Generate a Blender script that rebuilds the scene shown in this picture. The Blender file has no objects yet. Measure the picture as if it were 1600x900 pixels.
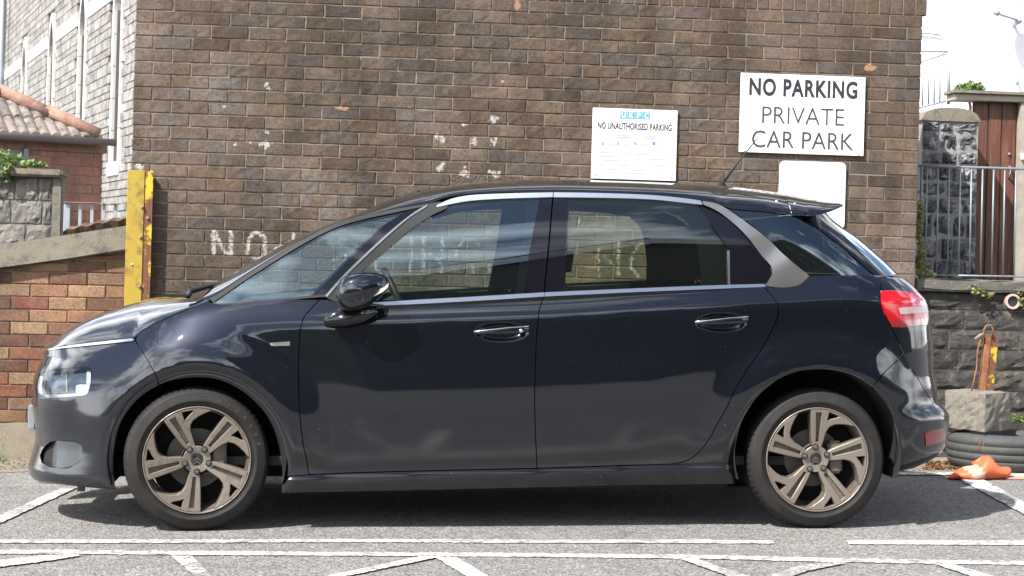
import bpy, bmesh, math, random
import numpy as np
from mathutils import Vector, Matrix, Euler
from mathutils.geometry import delaunay_2d_cdt

random.seed(7)
rng = np.random.default_rng(7)
R = math.radians
scene = bpy.context.scene
COL = scene.collection

# ------------------------------------------------------------------ camera
F_PX, HORIZON = 2961.0, 400.0
YAW, ROLL = R(-5.2), R(1.62)
CAM_POS = Vector((-0.767, -8.435, 1.23))
RC = (Matrix.Rotation(YAW, 3, 'Z') @ Matrix.Rotation(R(90), 3, 'X') @ Matrix.Rotation(ROLL, 3, 'Z'))
cam_data = bpy.data.cameras.new('camera')
cam = bpy.data.objects.new('camera', cam_data)
COL.objects.link(cam)
cam.matrix_world = Matrix.Translation(CAM_POS) @ RC.to_4x4()
cam_data.sensor_width = 36.0
cam_data.lens = 36.0 * F_PX / 1600.0
cam_data.shift_y = (HORIZON - 450.0) / 1600.0
cam_data.clip_start = 0.1
cam_data.clip_end = 3000
cam_data.dof.use_dof = True
cam_data.dof.focus_distance = 8.6
cam_data.dof.aperture_fstop = 10.0
scene.camera = cam

# ------------------------------------------------------------------ world and sun
SUN_TRAVEL = Vector((0.66, 0.55, -1.0)).normalized()
to_sun = -SUN_TRAVEL
world = bpy.data.worlds.new('World')
scene.world = world
world.use_nodes = True
wn = world.node_tree.nodes
sky = wn.new('ShaderNodeTexSky')
sky.sky_type = 'NISHITA'
sky.sun_disc = False
sky.sun_elevation = math.asin(to_sun.z)
sky.sun_rotation = math.atan2(to_sun.x, to_sun.y)
sky.air_density = 1.0
sky.dust_density = 1.5
sky.ozone_density = 1.0
# fair-weather cloud over the whole sky
wl = world.node_tree.links
wtc = wn.new('ShaderNodeTexCoord'); wmap = wn.new('ShaderNodeMapping'); wmap.inputs['Scale'].default_value = (1.0, 1.0, 2.2)
wl.new(wtc.outputs['Generated'], wmap.inputs[0])
wno = wn.new('ShaderNodeTexNoise'); wno.inputs['Scale'].default_value = 2.6; wno.inputs['Detail'].default_value = 9; wno.inputs['Roughness'].default_value = 0.58
wl.new(wmap.outputs[0], wno.inputs['Vector'])
wrp = wn.new('ShaderNodeValToRGB'); wrp.color_ramp.elements[0].position = 0.46; wrp.color_ramp.elements[1].position = 0.64; wrp.color_ramp.elements[0].color = (0.02, 0.02, 0.02, 1)
wsp = wn.new('ShaderNodeSeparateXYZ'); wl.new(wtc.outputs['Generated'], wsp.inputs[0])
wel = wn.new('ShaderNodeMapRange'); wel.inputs[1].default_value = 0.05; wel.inputs[2].default_value = 0.95; wel.inputs[3].default_value = 0.09; wel.inputs[4].default_value = -0.11
wl.new(wsp.outputs[2], wel.inputs[0])                 # cumulus crowd together towards the horizon
wad = wn.new('ShaderNodeMath'); wad.operation = 'ADD'; wl.new(wno.outputs[0], wad.inputs[0]); wl.new(wel.outputs[0], wad.inputs[1])
wl.new(wad.outputs[0], wrp.inputs[0])
wmx = wn.new('ShaderNodeMix'); wmx.data_type = 'RGBA'
wl.new(wrp.outputs[0], wmx.inputs[0]); wl.new(sky.outputs[0], wmx.inputs[6]); wmx.inputs[7].default_value = (27.0, 27.0, 27.4, 1)
wl.new(wmx.outputs[2], wn['Background'].inputs[0])
wn['Background'].inputs[1].default_value = 0.085
sun_data = bpy.data.lights.new('sun', 'SUN')
sun_data.energy = 5.0
sun_data.angle = R(0.55)
sun_data.color = (1.0, 0.955, 0.89)
sun = bpy.data.objects.new('sun', sun_data)
COL.objects.link(sun)
sun.rotation_euler = SUN_TRAVEL.to_track_quat('-Z', 'Y').to_euler()
sun.location = (-8, -8, 14)

vs = scene.view_settings
vs.view_transform = 'Standard'
vs.look = 'None'
vs.exposure = 1.03
vs.gamma = 1.0
vs.use_curve_mapping = False
scene.cycles.use_denoising = True
scene.cycles.max_bounces = 10
scene.cycles.transparent_max_bounces = 24
scene.cycles.glossy_bounces = 5
scene.cycles.sample_clamp_indirect = 6.0
scene.cycles.caustics_reflective = False
scene.cycles.caustics_refractive = False

# ------------------------------------------------------------------ rays from the photograph's view
SLOPE = 0.019                      # the car park rises gently to the right
TH = math.atan(SLOPE)
def ray_dir(px, py):
    return RC @ Vector(((px - 800.0) / F_PX, -(py - HORIZON) / F_PX, -1.0))
def on_y(px, py, Y):
    d = ray_dir(px, py); t = (Y - CAM_POS.y) / d.y
    return CAM_POS + d * t
def on_ground(px, py, lift=0.0):
    d = ray_dir(px, py)
    t = (SLOPE * CAM_POS.x + lift - CAM_POS.z) / (d.z - SLOPE * d.x)
    return CAM_POS + d * t
def gz(x):
    return SLOPE * x
CT, ST = math.cos(TH), math.sin(TH)
def to_local(v):                   # world -> car frame (tilted with the ground)
    return Vector((v.x * CT + v.z * ST, v.y, -v.x * ST + v.z * CT))
CAM_L = to_local(CAM_POS)
def on_y_local(px, py, Y):
    d = to_local(ray_dir(px, py)); t = (Y - CAM_L.y) / d.y
    return CAM_L + d * t

# ------------------------------------------------------------------ object helpers
def link(o, parent=None):
    COL.objects.link(o)
    if parent is not None:
        o.parent = parent
    return o
def tag(o, label=None, cat=None, group=None, kind=None):
    if label: o['label'] = label
    if cat: o['category'] = cat
    if group: o['group'] = group
    if kind: o['kind'] = kind
    return o
def empty(name, loc=(0, 0, 0), parent=None, label=None, cat=None, group=None):
    o = bpy.data.objects.new(name, None)
    o.empty_display_size = 0.1
    o.location = loc
    link(o, parent)
    return tag(o, label, cat, group)
def mesh_obj(name, verts, faces, mat, parent=None, smooth=False, loc=(0, 0, 0)):
    me = bpy.data.meshes.new(name)
    me.from_pydata([tuple(v) for v in verts], [], [tuple(f) for f in faces])
    me.materials.append(mat)
    if smooth:
        me.polygons.foreach_set('use_smooth', [True] * len(me.polygons))
    me.update()
    o = bpy.data.objects.new(name, me)
    o.location = loc
    return link(o, parent)
def bm_obj(name, bm, mat, parent=None, smooth=False, loc=(0, 0, 0), recalc=True):
    if recalc:
        bmesh.ops.recalc_face_normals(bm, faces=bm.faces)
    me = bpy.data.meshes.new(name)
    bm.to_mesh(me); bm.free()
    for m in (mat if isinstance(mat, (list, tuple)) else [mat]):
        me.materials.append(m)
    if smooth:
        me.polygons.foreach_set('use_smooth', [True] * len(me.polygons))
    o = bpy.data.objects.new(name, me)
    o.location = loc
    return link(o, parent)
def add_box(bm, x0, x1, y0, y1, z0, z1, bevel=0.0, mat=0):
    vs_ = [bm.verts.new(p) for p in ((x0, y0, z0), (x1, y0, z0), (x1, y1, z0), (x0, y1, z0),
                                     (x0, y0, z1), (x1, y0, z1), (x1, y1, z1), (x0, y1, z1))]
    fs = [bm.faces.new([vs_[i] for i in f]) for f in ((0, 3, 2, 1), (4, 5, 6, 7), (0, 1, 5, 4), (1, 2, 6, 5), (2, 3, 7, 6), (3, 0, 4, 7))]
    for f in fs: f.material_index = mat
    if bevel > 0:
        es = list({e for f in fs for e in f.edges})
        bmesh.ops.bevel(bm, geom=es, offset=bevel, segments=1 if bevel < 0.004 else 2, affect='EDGES')
    return vs_
def box_obj(name, x0, x1, y0, y1, z0, z1, mat, parent=None, bevel=0.0):
    bm = bmesh.new(); add_box(bm, x0, x1, y0, y1, z0, z1, bevel)
    return bm_obj(name, bm, mat, parent)
def add_tube(bm, pts, rad, seg=8, caps=True):
    pts = [Vector(p) for p in pts]
    rads = rad if isinstance(rad, (list, tuple)) else [rad] * len(pts)
    rings = []
    for i, p in enumerate(pts):
        t = (pts[min(i + 1, len(pts) - 1)] - pts[max(i - 1, 0)])
        t = t.normalized() if t.length > 1e-9 else Vector((0, 0, 1))
        a = t.cross(Vector((0, 0, 1)))
        if a.length < 1e-3: a = t.cross(Vector((0, 1, 0)))
        a.normalize(); b = t.cross(a)
        rings.append([bm.verts.new(p + (a * math.cos(2 * math.pi * k / seg) + b * math.sin(2 * math.pi * k / seg)) * rads[i]) for k in range(seg)])
    for i in range(len(rings) - 1):
        for k in range(seg):
            bm.faces.new((rings[i][k], rings[i][(k + 1) % seg], rings[i + 1][(k + 1) % seg], rings[i + 1][k]))
    if caps:
        bm.faces.new(rings[0][::-1]); bm.faces.new(rings[-1])
def tube_obj(name, pts, rad, mat, parent=None, seg=8):
    bm = bmesh.new(); add_tube(bm, pts, rad, seg)
    return bm_obj(name, bm, mat, parent, smooth=True)
def add_prism(bm, poly, y0, y1):
    """poly: list of (x, z); extruded from y0 to y1"""
    a = [bm.verts.new((p[0], y0, p[1])) for p in poly]
    b = [bm.verts.new((p[0], y1, p[1])) for p in poly]
    bm.faces.new(a); bm.faces.new(b[::-1])
    n = len(poly)
    for i in range(n):
        bm.faces.new((a[i], b[i], b[(i + 1) % n], a[(i + 1) % n]))
def prism_obj(name, poly, y0, y1, mat, parent=None, bevel=0.0):
    bm = bmesh.new(); add_prism(bm, poly, y0, y1)
    if bevel:
        bmesh.ops.bevel(bm, geom=list(bm.edges), offset=bevel, segments=1, affect='EDGES')
    return bm_obj(name, bm, mat, parent)

# ------------------------------------------------------------------ materials
def new_mat(name):
    m = bpy.data.materials.new(name); m.use_nodes = True
    nt = m.node_tree
    return m, nt, nt.nodes['Principled BSDF']
def N(nt, kind, **kw):
    n = nt.nodes.new(kind)
    for k, v in kw.items():
        if k.startswith('i_'):
            n.inputs[k[2:]].default_value = v
        else:
            setattr(n, k, v)
    return n
def noise(nt, scale, detail=4, rough=0.55, coord='Object', vec=None):
    if vec is None:
        tc = N(nt, 'ShaderNodeTexCoord'); vec = tc.outputs[coord]
    n = N(nt, 'ShaderNodeTexNoise')
    n.inputs['Scale'].default_value = scale; n.inputs['Detail'].default_value = detail
    n.inputs['Roughness'].default_value = rough
    nt.links.new(vec, n.inputs['Vector'])
    return n
def ramp(nt, src, stops):
    r = N(nt, 'ShaderNodeValToRGB')
    el = r.color_ramp.elements
    while len(el) < len(stops): el.new(0.5)
    for e, (p, c) in zip(el, stops):
        e.position = p
        e.color = (c, c, c, 1) if isinstance(c, (int, float)) else (*c, 1)
    nt.links.new(src, r.inputs[0])
    return r
def mixc(nt, fac, a, b, mode='MIX'):
    m = N(nt, 'ShaderNodeMix', data_type='RGBA', blend_type=mode)
    if isinstance(fac, (int, float)): m.inputs[0].default_value = fac
    else: nt.links.new(fac, m.inputs[0])
    for i, v in ((6, a), (7, b)):
        if isinstance(v, tuple): m.inputs[i].default_value = (*v, 1)
        else: nt.links.new(v, m.inputs[i])
    return m.outputs[2]
def mathn(nt, op, a, b=None, clamp=False):
    m = N(nt, 'ShaderNodeMath', operation=op, use_clamp=clamp)
    for i, v in ((0, a), (1, b)):
        if v is None: continue
        if isinstance(v, (int, float)): m.inputs[i].default_value = v
        else: nt.links.new(v, m.inputs[i])
    return m.outputs[0]
def bump(nt, b, src, strength, dist):
    n = N(nt, 'ShaderNodeBump')
    n.inputs['Strength'].default_value = strength; n.inputs['Distance'].default_value = dist
    nt.links.new(src, n.inputs['Height']); nt.links.new(n.outputs[0], b.inputs['Normal'])
    return n
def world_pos(nt):
    return N(nt, 'ShaderNodeNewGeometry').outputs['Position']
def simple_mat(name, col, rough=0.6, metal=0.0, var=0.12, nscale=30, bstr=0.0, bdist=0.002, coat=0.0, spec=0.5):
    m, nt, b = new_mat(name)
    n = noise(nt, nscale, 5, 0.6, vec=world_pos(nt))
    lo = tuple(c * (1 - var) for c in col); hi = tuple(min(1, c * (1 + var)) for c in col)
    nt.links.new(mixc(nt, n.outputs[0], lo, hi), b.inputs['Base Color'])
    b.inputs['Roughness'].default_value = rough
    b.inputs['Metallic'].default_value = metal
    b.inputs['Coat Weight'].default_value = coat
    b.inputs['Specular IOR Level'].default_value = spec
    if bstr: bump(nt, b, n.outputs[0], bstr, bdist)
    return m

M = {}
# brickwork: tone differs from brick to brick, soot and lime bloom drift over the wall
def brick_mat(name, tones, paint=True, bloom=0.5, grain=1.0):
    m, nt, b = new_mat(name)
    oi = N(nt, 'ShaderNodeObjectInfo'); ge = N(nt, 'ShaderNodeNewGeometry')
    r = mathn(nt, 'FRACT', mathn(nt, 'ADD', oi.outputs['Random'], ge.outputs['Random Per Island']))
    k = len(tones)
    cr = ramp(nt, r, [(i / (k - 1), c) for i, c in enumerate(tones)])
    pos = ge.outputs['Position']
    big = noise(nt, 1.3, 5, 0.6, vec=pos)
    mid = noise(nt, 14, 5, 0.65, vec=pos)
    fine = noise(nt, 160, 4, 0.7, vec=pos)
    c = mixc(nt, mathn(nt, 'MULTIPLY', ramp(nt, mid.outputs[0], [(0.42, 0), (0.72, 1)]).outputs[0], 0.55), cr.outputs[0], tuple(x * 0.62 for x in tones[0]))
    bl = ramp(nt, mathn(nt, 'ADD', mathn(nt, 'MULTIPLY', big.outputs[0], 0.6), mathn(nt, 'MULTIPLY', mid.outputs[0], 0.4)), [(0.5, 0), (0.68, 1)])
    c = mixc(nt, mathn(nt, 'MULTIPLY', bl.outputs[0], bloom), c, (0.33, 0.30, 0.29))
    c = mixc(nt, mathn(nt, 'MULTIPLY', ramp(nt, big.outputs[0], [(0.3, 1), (0.48, 0)]).outputs[0], 0.35), c, (0.07, 0.06, 0.052))
    stm = N(nt, 'ShaderNodeMapping'); nt.links.new(pos, stm.inputs[0]); stm.inputs['Scale'].default_value = (2.2, 1.0, 0.45)
    stn = noise(nt, 1.6, 6, 0.62, vec=stm.outputs[0])
    c = mixc(nt, 0.8, c, ramp(nt, stn.outputs[0], [(0.36, 0.52), (0.6, 1.0)]).outputs[0], 'MULTIPLY')
    c = mixc(nt, 0.45 * grain, c, ramp(nt, fine.outputs[0], [(0.3, 0.25), (0.7, 1.0)]).outputs[0], 'MULTIPLY')
    c = mixc(nt, 0.7 * grain, c, ramp(nt, noise(nt, 85, 4, 0.7, vec=pos).outputs[0], [(0.34, 0.35), (0.5, 1.0), (0.68, 1.35)]).outputs[0], 'MULTIPLY')
    if paint:
        at = N(nt, 'ShaderNodeAttribute', attribute_name='paint')
        pn = noise(nt, 90, 4, 0.65, vec=pos)
        pf = ramp(nt, mathn(nt, 'ADD', at.outputs['Fac'], mathn(nt, 'MULTIPLY', mathn(nt, 'SUBTRACT', mathn(nt, 'MULTIPLY', mathn(nt, 'ADD', pn.outputs[0], noise(nt, 38, 4, 0.7, vec=pos).outputs[0]), 0.5), 0.5), 3.0)), [(0.4, 0), (0.8, 0.72)])
        c = mixc(nt, pf.outputs[0], c, (0.52, 0.51, 0.49))
        at2 = N(nt, 'ShaderNodeAttribute', attribute_name='spall')
        pf2 = ramp(nt, mathn(nt, 'ADD', at2.outputs['Fac'], mathn(nt, 'MULTIPLY', mathn(nt, 'SUBTRACT', noise(nt, 45, 4, 0.7, vec=pos).outputs[0], 0.5), 2.2)), [(0.5, 0), (0.7, 0.8)])
        c = mixc(nt, pf2.outputs[0], c, (0.34, 0.19, 0.12))
    nt.links.new(c, b.inputs['Base Color'])
    b.inputs['Roughness'].default_value = 0.9
    b.inputs['Specular IOR Level'].default_value = 0.25
    bump(nt, b, mathn(nt, 'ADD', fine.outputs[0], mathn(nt, 'MULTIPLY', mid.outputs[0], 1.5)), 0.5, 0.004)
    return m
M['brick'] = brick_mat('brown_brick', [(0.092, 0.067, 0.05), (0.165, 0.117, 0.082), (0.132, 0.098, 0.073), (0.2, 0.148, 0.108), (0.117, 0.095, 0.082), (0.176, 0.127, 0.091)])
M['brick_low'] = brick_mat('rustic_brick', [(0.36, 0.23, 0.13), (0.14, 0.065, 0.05), (0.33, 0.19, 0.11), (0.29, 0.105, 0.065), (0.17, 0.09, 0.07), (0.4, 0.28, 0.165), (0.3, 0.13, 0.08)], bloom=0.15)
M['brick_red'] = brick_mat('red_brick', [(0.4, 0.18, 0.125), (0.46, 0.23, 0.17), (0.36, 0.16, 0.12), (0.43, 0.2, 0.145)], paint=False, bloom=0.25)
def mortar_mat(name, col):
    m, nt, b = new_mat(name)
    pos = world_pos(nt)
    n = noise(nt, 60, 5, 0.7, vec=pos)
    c = mixc(nt, n.outputs[0], tuple(x * 0.6 for x in col), tuple(x * 1.35 for x in col))
    at = N(nt, 'ShaderNodeAttribute', attribute_name='paint')
    pf = ramp(nt, mathn(nt, 'ADD', at.outputs['Fac'], mathn(nt, 'MULTIPLY', mathn(nt, 'SUBTRACT', n.outputs[0], 0.5), 1.1)), [(0.42, 0), (0.62, 0.8)])
    c = mixc(nt, pf.outputs[0], c, (0.5, 0.49, 0.47))
    nt.links.new(c, b.inputs['Base Color']); b.inputs['Roughness'].default_value = 0.95
    bump(nt, b, n.outputs[0], 0.6, 0.004)
    return m
M['mortar'] = mortar_mat('mortar', (0.235, 0.195, 0.155))
M['mortar_low'] = mortar_mat('mortar_low', (0.22, 0.18, 0.14))

def stone_mat(name, tones, lichen=(0.4, 0.38, 0.33), lf=0.4, scale=9, dark=(0.03, 0.03, 0.032)):
    m, nt, b = new_mat(name)
    oi = N(nt, 'ShaderNodeObjectInfo'); ge = N(nt, 'ShaderNodeNewGeometry')
    r = mathn(nt, 'FRACT', mathn(nt, 'ADD', oi.outputs['Random'], ge.outputs['Random Per Island']))
    k = len(tones)
    cr = ramp(nt, r, [(i / (k - 1), c) for i, c in enumerate(tones)])
    pos = ge.outputs['Position']
    a = noise(nt, scale, 8, 0.68, vec=pos); f = noise(nt, scale * 9, 5, 0.7, vec=pos)
    c = mixc(nt, ramp(nt, a.outputs[0], [(0.35, 0.8), (0.55, 0)]).outputs[0], cr.outputs[0], dark)
    c = mixc(nt, mathn(nt, 'MULTIPLY', ramp(nt, noise(nt, scale * 1.7, 6, 0.7, vec=pos).outputs[0], [(0.52, 0), (0.66, 1)]).outputs[0], lf), c, lichen)
    c = mixc(nt, 0.5, c, ramp(nt, f.outputs[0], [(0.3, 0.4), (0.65, 1)]).outputs[0], 'MULTIPLY')
    nt.links.new(c, b.inputs['Base Color']); b.inputs['Roughness'].default_value = 0.92
    b.inputs['Specular IOR Level'].default_value = 0.25
    bump(nt, b, mathn(nt, 'ADD', a.outputs[0], mathn(nt, 'MULTIPLY', f.outputs[0], 0.35)), 0.9, 0.02)
    return m
M['stone_dark'] = stone_mat('dark_stone', [(0.05, 0.049, 0.048), (0.085, 0.08, 0.074), (0.065, 0.064, 0.062), (0.11, 0.1, 0.088)], lf=0.35, lichen=(0.3, 0.28, 0.24))
M['stone_pier'] = stone_mat('slate_rubble', [(0.09, 0.1, 0.115), (0.17, 0.18, 0.195), (0.12, 0.12, 0.13), (0.23, 0.22, 0.21)], lichen=(0.5, 0.5, 0.48), lf=0.7, scale=7)
M['stone_left'] = stone_mat('grey_stone', [(0.2, 0.19, 0.175), (0.27, 0.255, 0.23), (0.16, 0.155, 0.15)], lichen=(0.4, 0.38, 0.33), lf=0.5, scale=6)
M['stone_church'] = stone_mat('pale_rubble', [(0.27, 0.265, 0.255), (0.38, 0.37, 0.355), (0.33, 0.3, 0.275), (0.22, 0.215, 0.21)], lichen=(0.5, 0.49, 0.47), lf=0.5, scale=6, dark=(0.1, 0.095, 0.09))
M['dressed'] = simple_mat('dressed_stone', (0.55, 0.54, 0.52), 0.85, var=0.2, nscale=3, bstr=0.3)
M['reveal'] = simple_mat('reveal_painted_shade', (0.12, 0.12, 0.118), 0.9, var=0.2, nscale=5)  # jamb stone darkened, painting shade into the window reveals
M['stone_joint'] = simple_mat('lime_joint', (0.16, 0.15, 0.135), 0.95, var=0.35, nscale=25, bstr=0.8, bdist=0.006)
M['pier_joint'] = simple_mat('pale_pier_mortar', (0.26, 0.26, 0.255), 0.95, var=0.4, nscale=14, bstr=0.9, bdist=0.015)
M['church_joint'] = simple_mat('pale_joint', (0.5, 0.49, 0.47), 0.95, var=0.25, nscale=12, bstr=0.6, bdist=0.01)
def concrete_mat(name, col, stain=(0.06, 0.055, 0.045), sf=0.6, scale=5):
    m, nt, b = new_mat(name)
    pos = world_pos(nt)
    a = noise(nt, scale, 8, 0.66, vec=pos); f = noise(nt, 140, 4, 0.7, vec=pos)
    c = mixc(nt, a.outputs[0], tuple(x * 0.75 for x in col), tuple(x * 1.25 for x in col))
    c = mixc(nt, mathn(nt, 'MULTIPLY', ramp(nt, noise(nt, scale * 2.3, 7, 0.7, vec=pos).outputs[0], [(0.5, 0), (0.65, 1)]).outputs[0], sf), c, stain)
    v = N(nt, 'ShaderNodeTexVoronoi'); v.inputs['Scale'].default_value = 38
    nt.links.new(pos, v.inputs['Vector'])
    sp = ramp(nt, mathn(nt, 'ADD', v.outputs['Distance'], mathn(nt, 'MULTIPLY', a.outputs[0], 0.6)), [(0.38, 1), (0.43, 0)])
    c = mixc(nt, mathn(nt, 'MULTIPLY', sp.outputs[0], 0.55), c, (0.5, 0.48, 0.42))
    c = mixc(nt, 0.55, c, ramp(nt, f.outputs[0], [(0.3, 0.35), (0.62, 1)]).outputs[0], 'MULTIPLY')
    nt.links.new(c, b.inputs['Base Color']); b.inputs['Roughness'].default_value = 0.93
    bump(nt, b, mathn(nt, 'ADD', f.outputs[0], a.outputs[0]), 0.7, 0.006)
    return m
M['coping'] = concrete_mat('weathered_concrete', (0.24, 0.215, 0.17))
M['plinth'] = concrete_mat('render_plinth', (0.27, 0.24, 0.18), sf=0.4)
M['concrete'] = concrete_mat('aggregate_block', (0.21, 0.195, 0.165), sf=0.5, scale=11)
M['coping_dark'] = concrete_mat('dark_coping', (0.14, 0.135, 0.12), sf=0.5)

def asphalt_nodes(nt, b, pos):
    agg = N(nt, 'ShaderNodeTexVoronoi'); agg.inputs['Scale'].default_value = 110
    nt.links.new(pos, agg.inputs['Vector'])
    st = N(nt, 'ShaderNodeSeparateColor'); nt.links.new(agg.outputs['Color'], st.inputs[0])
    fine = noise(nt, 260, 3, 0.7, vec=pos); big = noise(nt, 0.9, 6, 0.6, vec=pos); mid = noise(nt, 9, 5, 0.65, vec=pos)
    c = ramp(nt, st.outputs[0], [(0.0, (0.12, 0.117, 0.114)), (0.45, (0.26, 0.255, 0.247)), (0.8, (0.34, 0.33, 0.315)), (1.0, (0.46, 0.445, 0.42))]).outputs[0]
    gap = ramp(nt, agg.outputs['Distance'], [(0.25, 1.0), (0.75, 0.45)])
    c = mixc(nt, 0.8, c, gap.outputs[0], 'MULTIPLY')
    c = mixc(nt, 0.7, c, ramp(nt, big.outputs[0], [(0.3, 0.72), (0.7, 1.0)]).outputs[0], 'MULTIPLY')
    c = mixc(nt, 0.6, c, ramp(nt, mid.outputs[0], [(0.3, 0.62), (0.65, 1.0)]).outputs[0], 'MULTIPLY')
    oil = noise(nt, 2.7, 5, 0.6, vec=pos)
    c = mixc(nt, ramp(nt, oil.outputs[0], [(0.6, 0.0), (0.72, 0.5)]).outputs[0], c, (0.05, 0.048, 0.046))
    h = mathn(nt, 'ADD', mathn(nt, 'MULTIPLY', agg.outputs['Distance'], -0.8), mathn(nt, 'MULTIPLY', fine.outputs[0], 0.5))
    return c, h, mid, fine
m, nt, b = new_mat('asphalt'); pos = world_pos(nt)
c, h, _, _ = asphalt_nodes(nt, b, pos)
nt.links.new(c, b.inputs['Base Color']); b.inputs['Roughness'].default_value = 0.88
bump(nt, b, h, 0.8, 0.006); M['asphalt'] = m
m, nt, b = new_mat('road_paint'); pos = world_pos(nt)
c, h, mid, fine = asphalt_nodes(nt, b, pos)
w = mathn(nt, 'ADD', mathn(nt, 'MULTIPLY', noise(nt, 22, 6, 0.72, vec=pos).outputs[0], 0.75), mathn(nt, 'MULTIPLY', noise(nt, 2.1, 3, 0.5, vec=pos).outputs[0], 0.4))
wf = ramp(nt, w, [(0.44, 0.92), (0.54, 0.55), (0.64, 0.05)])
c = mixc(nt, wf.outputs[0], c, (0.72, 0.715, 0.7))
nt.links.new(c, b.inputs['Base Color']); b.inputs['Roughness'].default_value = 0.7
bump(nt, b, h, 0.5, 0.004); M['road_paint'] = m
M['dirt'] = simple_mat('dirt', (0.2, 0.17, 0.13), 0.95, var=0.6, nscale=70, bstr=0.9, bdist=0.01)
M['bank'] = simple_mat('bank_green', (0.05, 0.065, 0.03), 0.95, var=0.5, nscale=1.2)

def rusty_paint(name, paint, rust, lo, hi, rough=0.5, scale=14):
    m, nt, b = new_mat(name)
    pos = world_pos(nt)
    a = noise(nt, scale, 8, 0.68, vec=pos); f = noise(nt, 120, 4, 0.7, vec=pos)
    r = ramp(nt, f.outputs[0], [(0.3, tuple(x * 0.45 for x in rust)), (0.7, rust)])
    p = mixc(nt, f.outputs[0], tuple(x * 0.8 for x in paint), tuple(min(1, x * 1.1) for x in paint))
    k = ramp(nt, a.outputs[0], [(lo, 0), (hi, 1)])
    nt.links.new(mixc(nt, k.outputs[0], p, r.outputs[0]), b.inputs['Base Color'])
    b.inputs['Roughness'].default_value = rough
    bump(nt, b, mathn(nt, 'ADD', mathn(nt, 'MULTIPLY', k.outputs[0], -0.4), mathn(nt, 'MULTIPLY', f.outputs[0], 0.5)), 0.5, 0.003)
    return m
M['yellow'] = rusty_paint('yellow_paint', (0.38, 0.27, 0.035), (0.27, 0.16, 0.045), 0.5, 0.66)
M['yellow_rust'] = rusty_paint('rusted_yellow', (0.6, 0.4, 0.03), (0.2, 0.085, 0.045), 0.43, 0.47, scale=13)
M['rust_dark'] = rusty_paint('dark_rust', (0.16, 0.11, 0.08), (0.09, 0.045, 0.028), 0.35, 0.55, 0.85)
M['rust'] = rusty_paint('rust', (0.3, 0.13, 0.06), (0.2, 0.07, 0.03), 0.4, 0.6, 0.85)
M['slate_grey'] = simple_mat('dark_gutter', (0.11, 0.09, 0.085), 0.6)
M['galv'] = simple_mat('galvanised', (0.42, 0.45, 0.48), 0.42, 0.85, var=0.2, nscale=20)
M['grey_rail'] = simple_mat('grey_painted_rail', (0.32, 0.36, 0.4), 0.5, 0.2, var=0.2, nscale=20)
M['white_rail'] = simple_mat('pale_rail', (0.22, 0.245, 0.275), 0.45, 0.3, var=0.15)
M['render'] = simple_mat('white_render', (0.82, 0.82, 0.82), 0.9, var=0.04, nscale=2)
m, nt, b = new_mat('brown_timber'); pos = world_pos(nt)
mp = N(nt, 'ShaderNodeMapping'); nt.links.new(pos, mp.inputs[0]); mp.inputs['Scale'].default_value = (14, 14, 1.1)
n1 = noise(nt, 3.5, 8, 0.65, vec=mp.outputs[0])
nt.links.new(ramp(nt, n1.outputs[0], [(0.3, (0.055, 0.022, 0.014)), (0.55, (0.13, 0.05, 0.03)), (0.75, (0.2, 0.095, 0.06))]).outputs[0], b.inputs['Base Color'])
b.inputs['Roughness'].default_value = 0.6; bump(nt, b, n1.outputs[0], 0.4, 0.004); M['timber'] = m
M['grey_timber'] = simple_mat('grey_timber', (0.33, 0.3, 0.25), 0.85, var=0.35, nscale=16, bstr=0.4)
M['sign'] = simple_mat('white_sign', (0.84, 0.845, 0.85), 0.35, var=0.02, nscale=3)
M['ink'] = simple_mat('black_ink', (0.025, 0.023, 0.03), 0.5, var=0.3)
M['ink_thin'] = simple_mat('dark_ink', (0.05, 0.05, 0.055), 0.5, var=0.3)
M['ink_grey'] = simple_mat('faded_ink', (0.27, 0.285, 0.31), 0.5)
M['ink_mid'] = simple_mat('grey_ink', (0.3, 0.33, 0.38), 0.5)
M['ink_blue'] = simple_mat('pale_blue_ink', (0.13, 0.33, 0.56), 0.45)
M['ink_deep'] = simple_mat('blue_ink', (0.08, 0.22, 0.6), 0.45)
M['tile'] = stone_mat('grey_tile', [(0.2, 0.17, 0.15), (0.28, 0.24, 0.21), (0.24, 0.2, 0.18)], lf=0.3, scale=8)
M['ridge'] = stone_mat('clay_ridge', [(0.3, 0.18, 0.14), (0.35, 0.22, 0.17), (0.27, 0.165, 0.13)], lf=0.2, scale=6, dark=(0.22, 0.1, 0.07))
def leaf_mat(name, a, c2):
    m, nt, b = new_mat(name)
    ge = N(nt, 'ShaderNodeNewGeometry')
    nt.links.new(ramp(nt, ge.outputs['Random Per Island'], [(0, a), (1, c2)]).outputs[0], b.inputs['Base Color'])
    b.inputs['Roughness'].default_value = 0.55
    b.inputs['Subsurface Weight'].default_value = 0.0
    tr = N(nt, 'ShaderNodeBsdfTranslucent'); mx = N(nt, 'ShaderNodeMixShader'); mx.inputs[0].default_value = 0.3
    nt.links.new(ramp(nt, ge.outputs['Random Per Island'], [(0, a), (1, c2)]).outputs[0], tr.inputs[0])
    out = nt.nodes['Material Output']
    nt.links.new(b.outputs[0], mx.inputs[1]); nt.links.new(tr.outputs[0], mx.inputs[2]); nt.links.new(mx.outputs[0], out.inputs[0])
    return m
M['leaf'] = leaf_mat('leaf', (0.06, 0.12, 0.025), (0.16, 0.24, 0.06))
M['ivy'] = leaf_mat('ivy_leaf', (0.12, 0.15, 0.04), (0.34, 0.33, 0.12))
M['weed'] = leaf_mat('weed_leaf', (0.07, 0.14, 0.03), (0.22, 0.3, 0.1))
M['dead_leaf'] = leaf_mat('dead_leaf', (0.1, 0.04, 0.02), (0.26, 0.13, 0.06))
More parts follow.
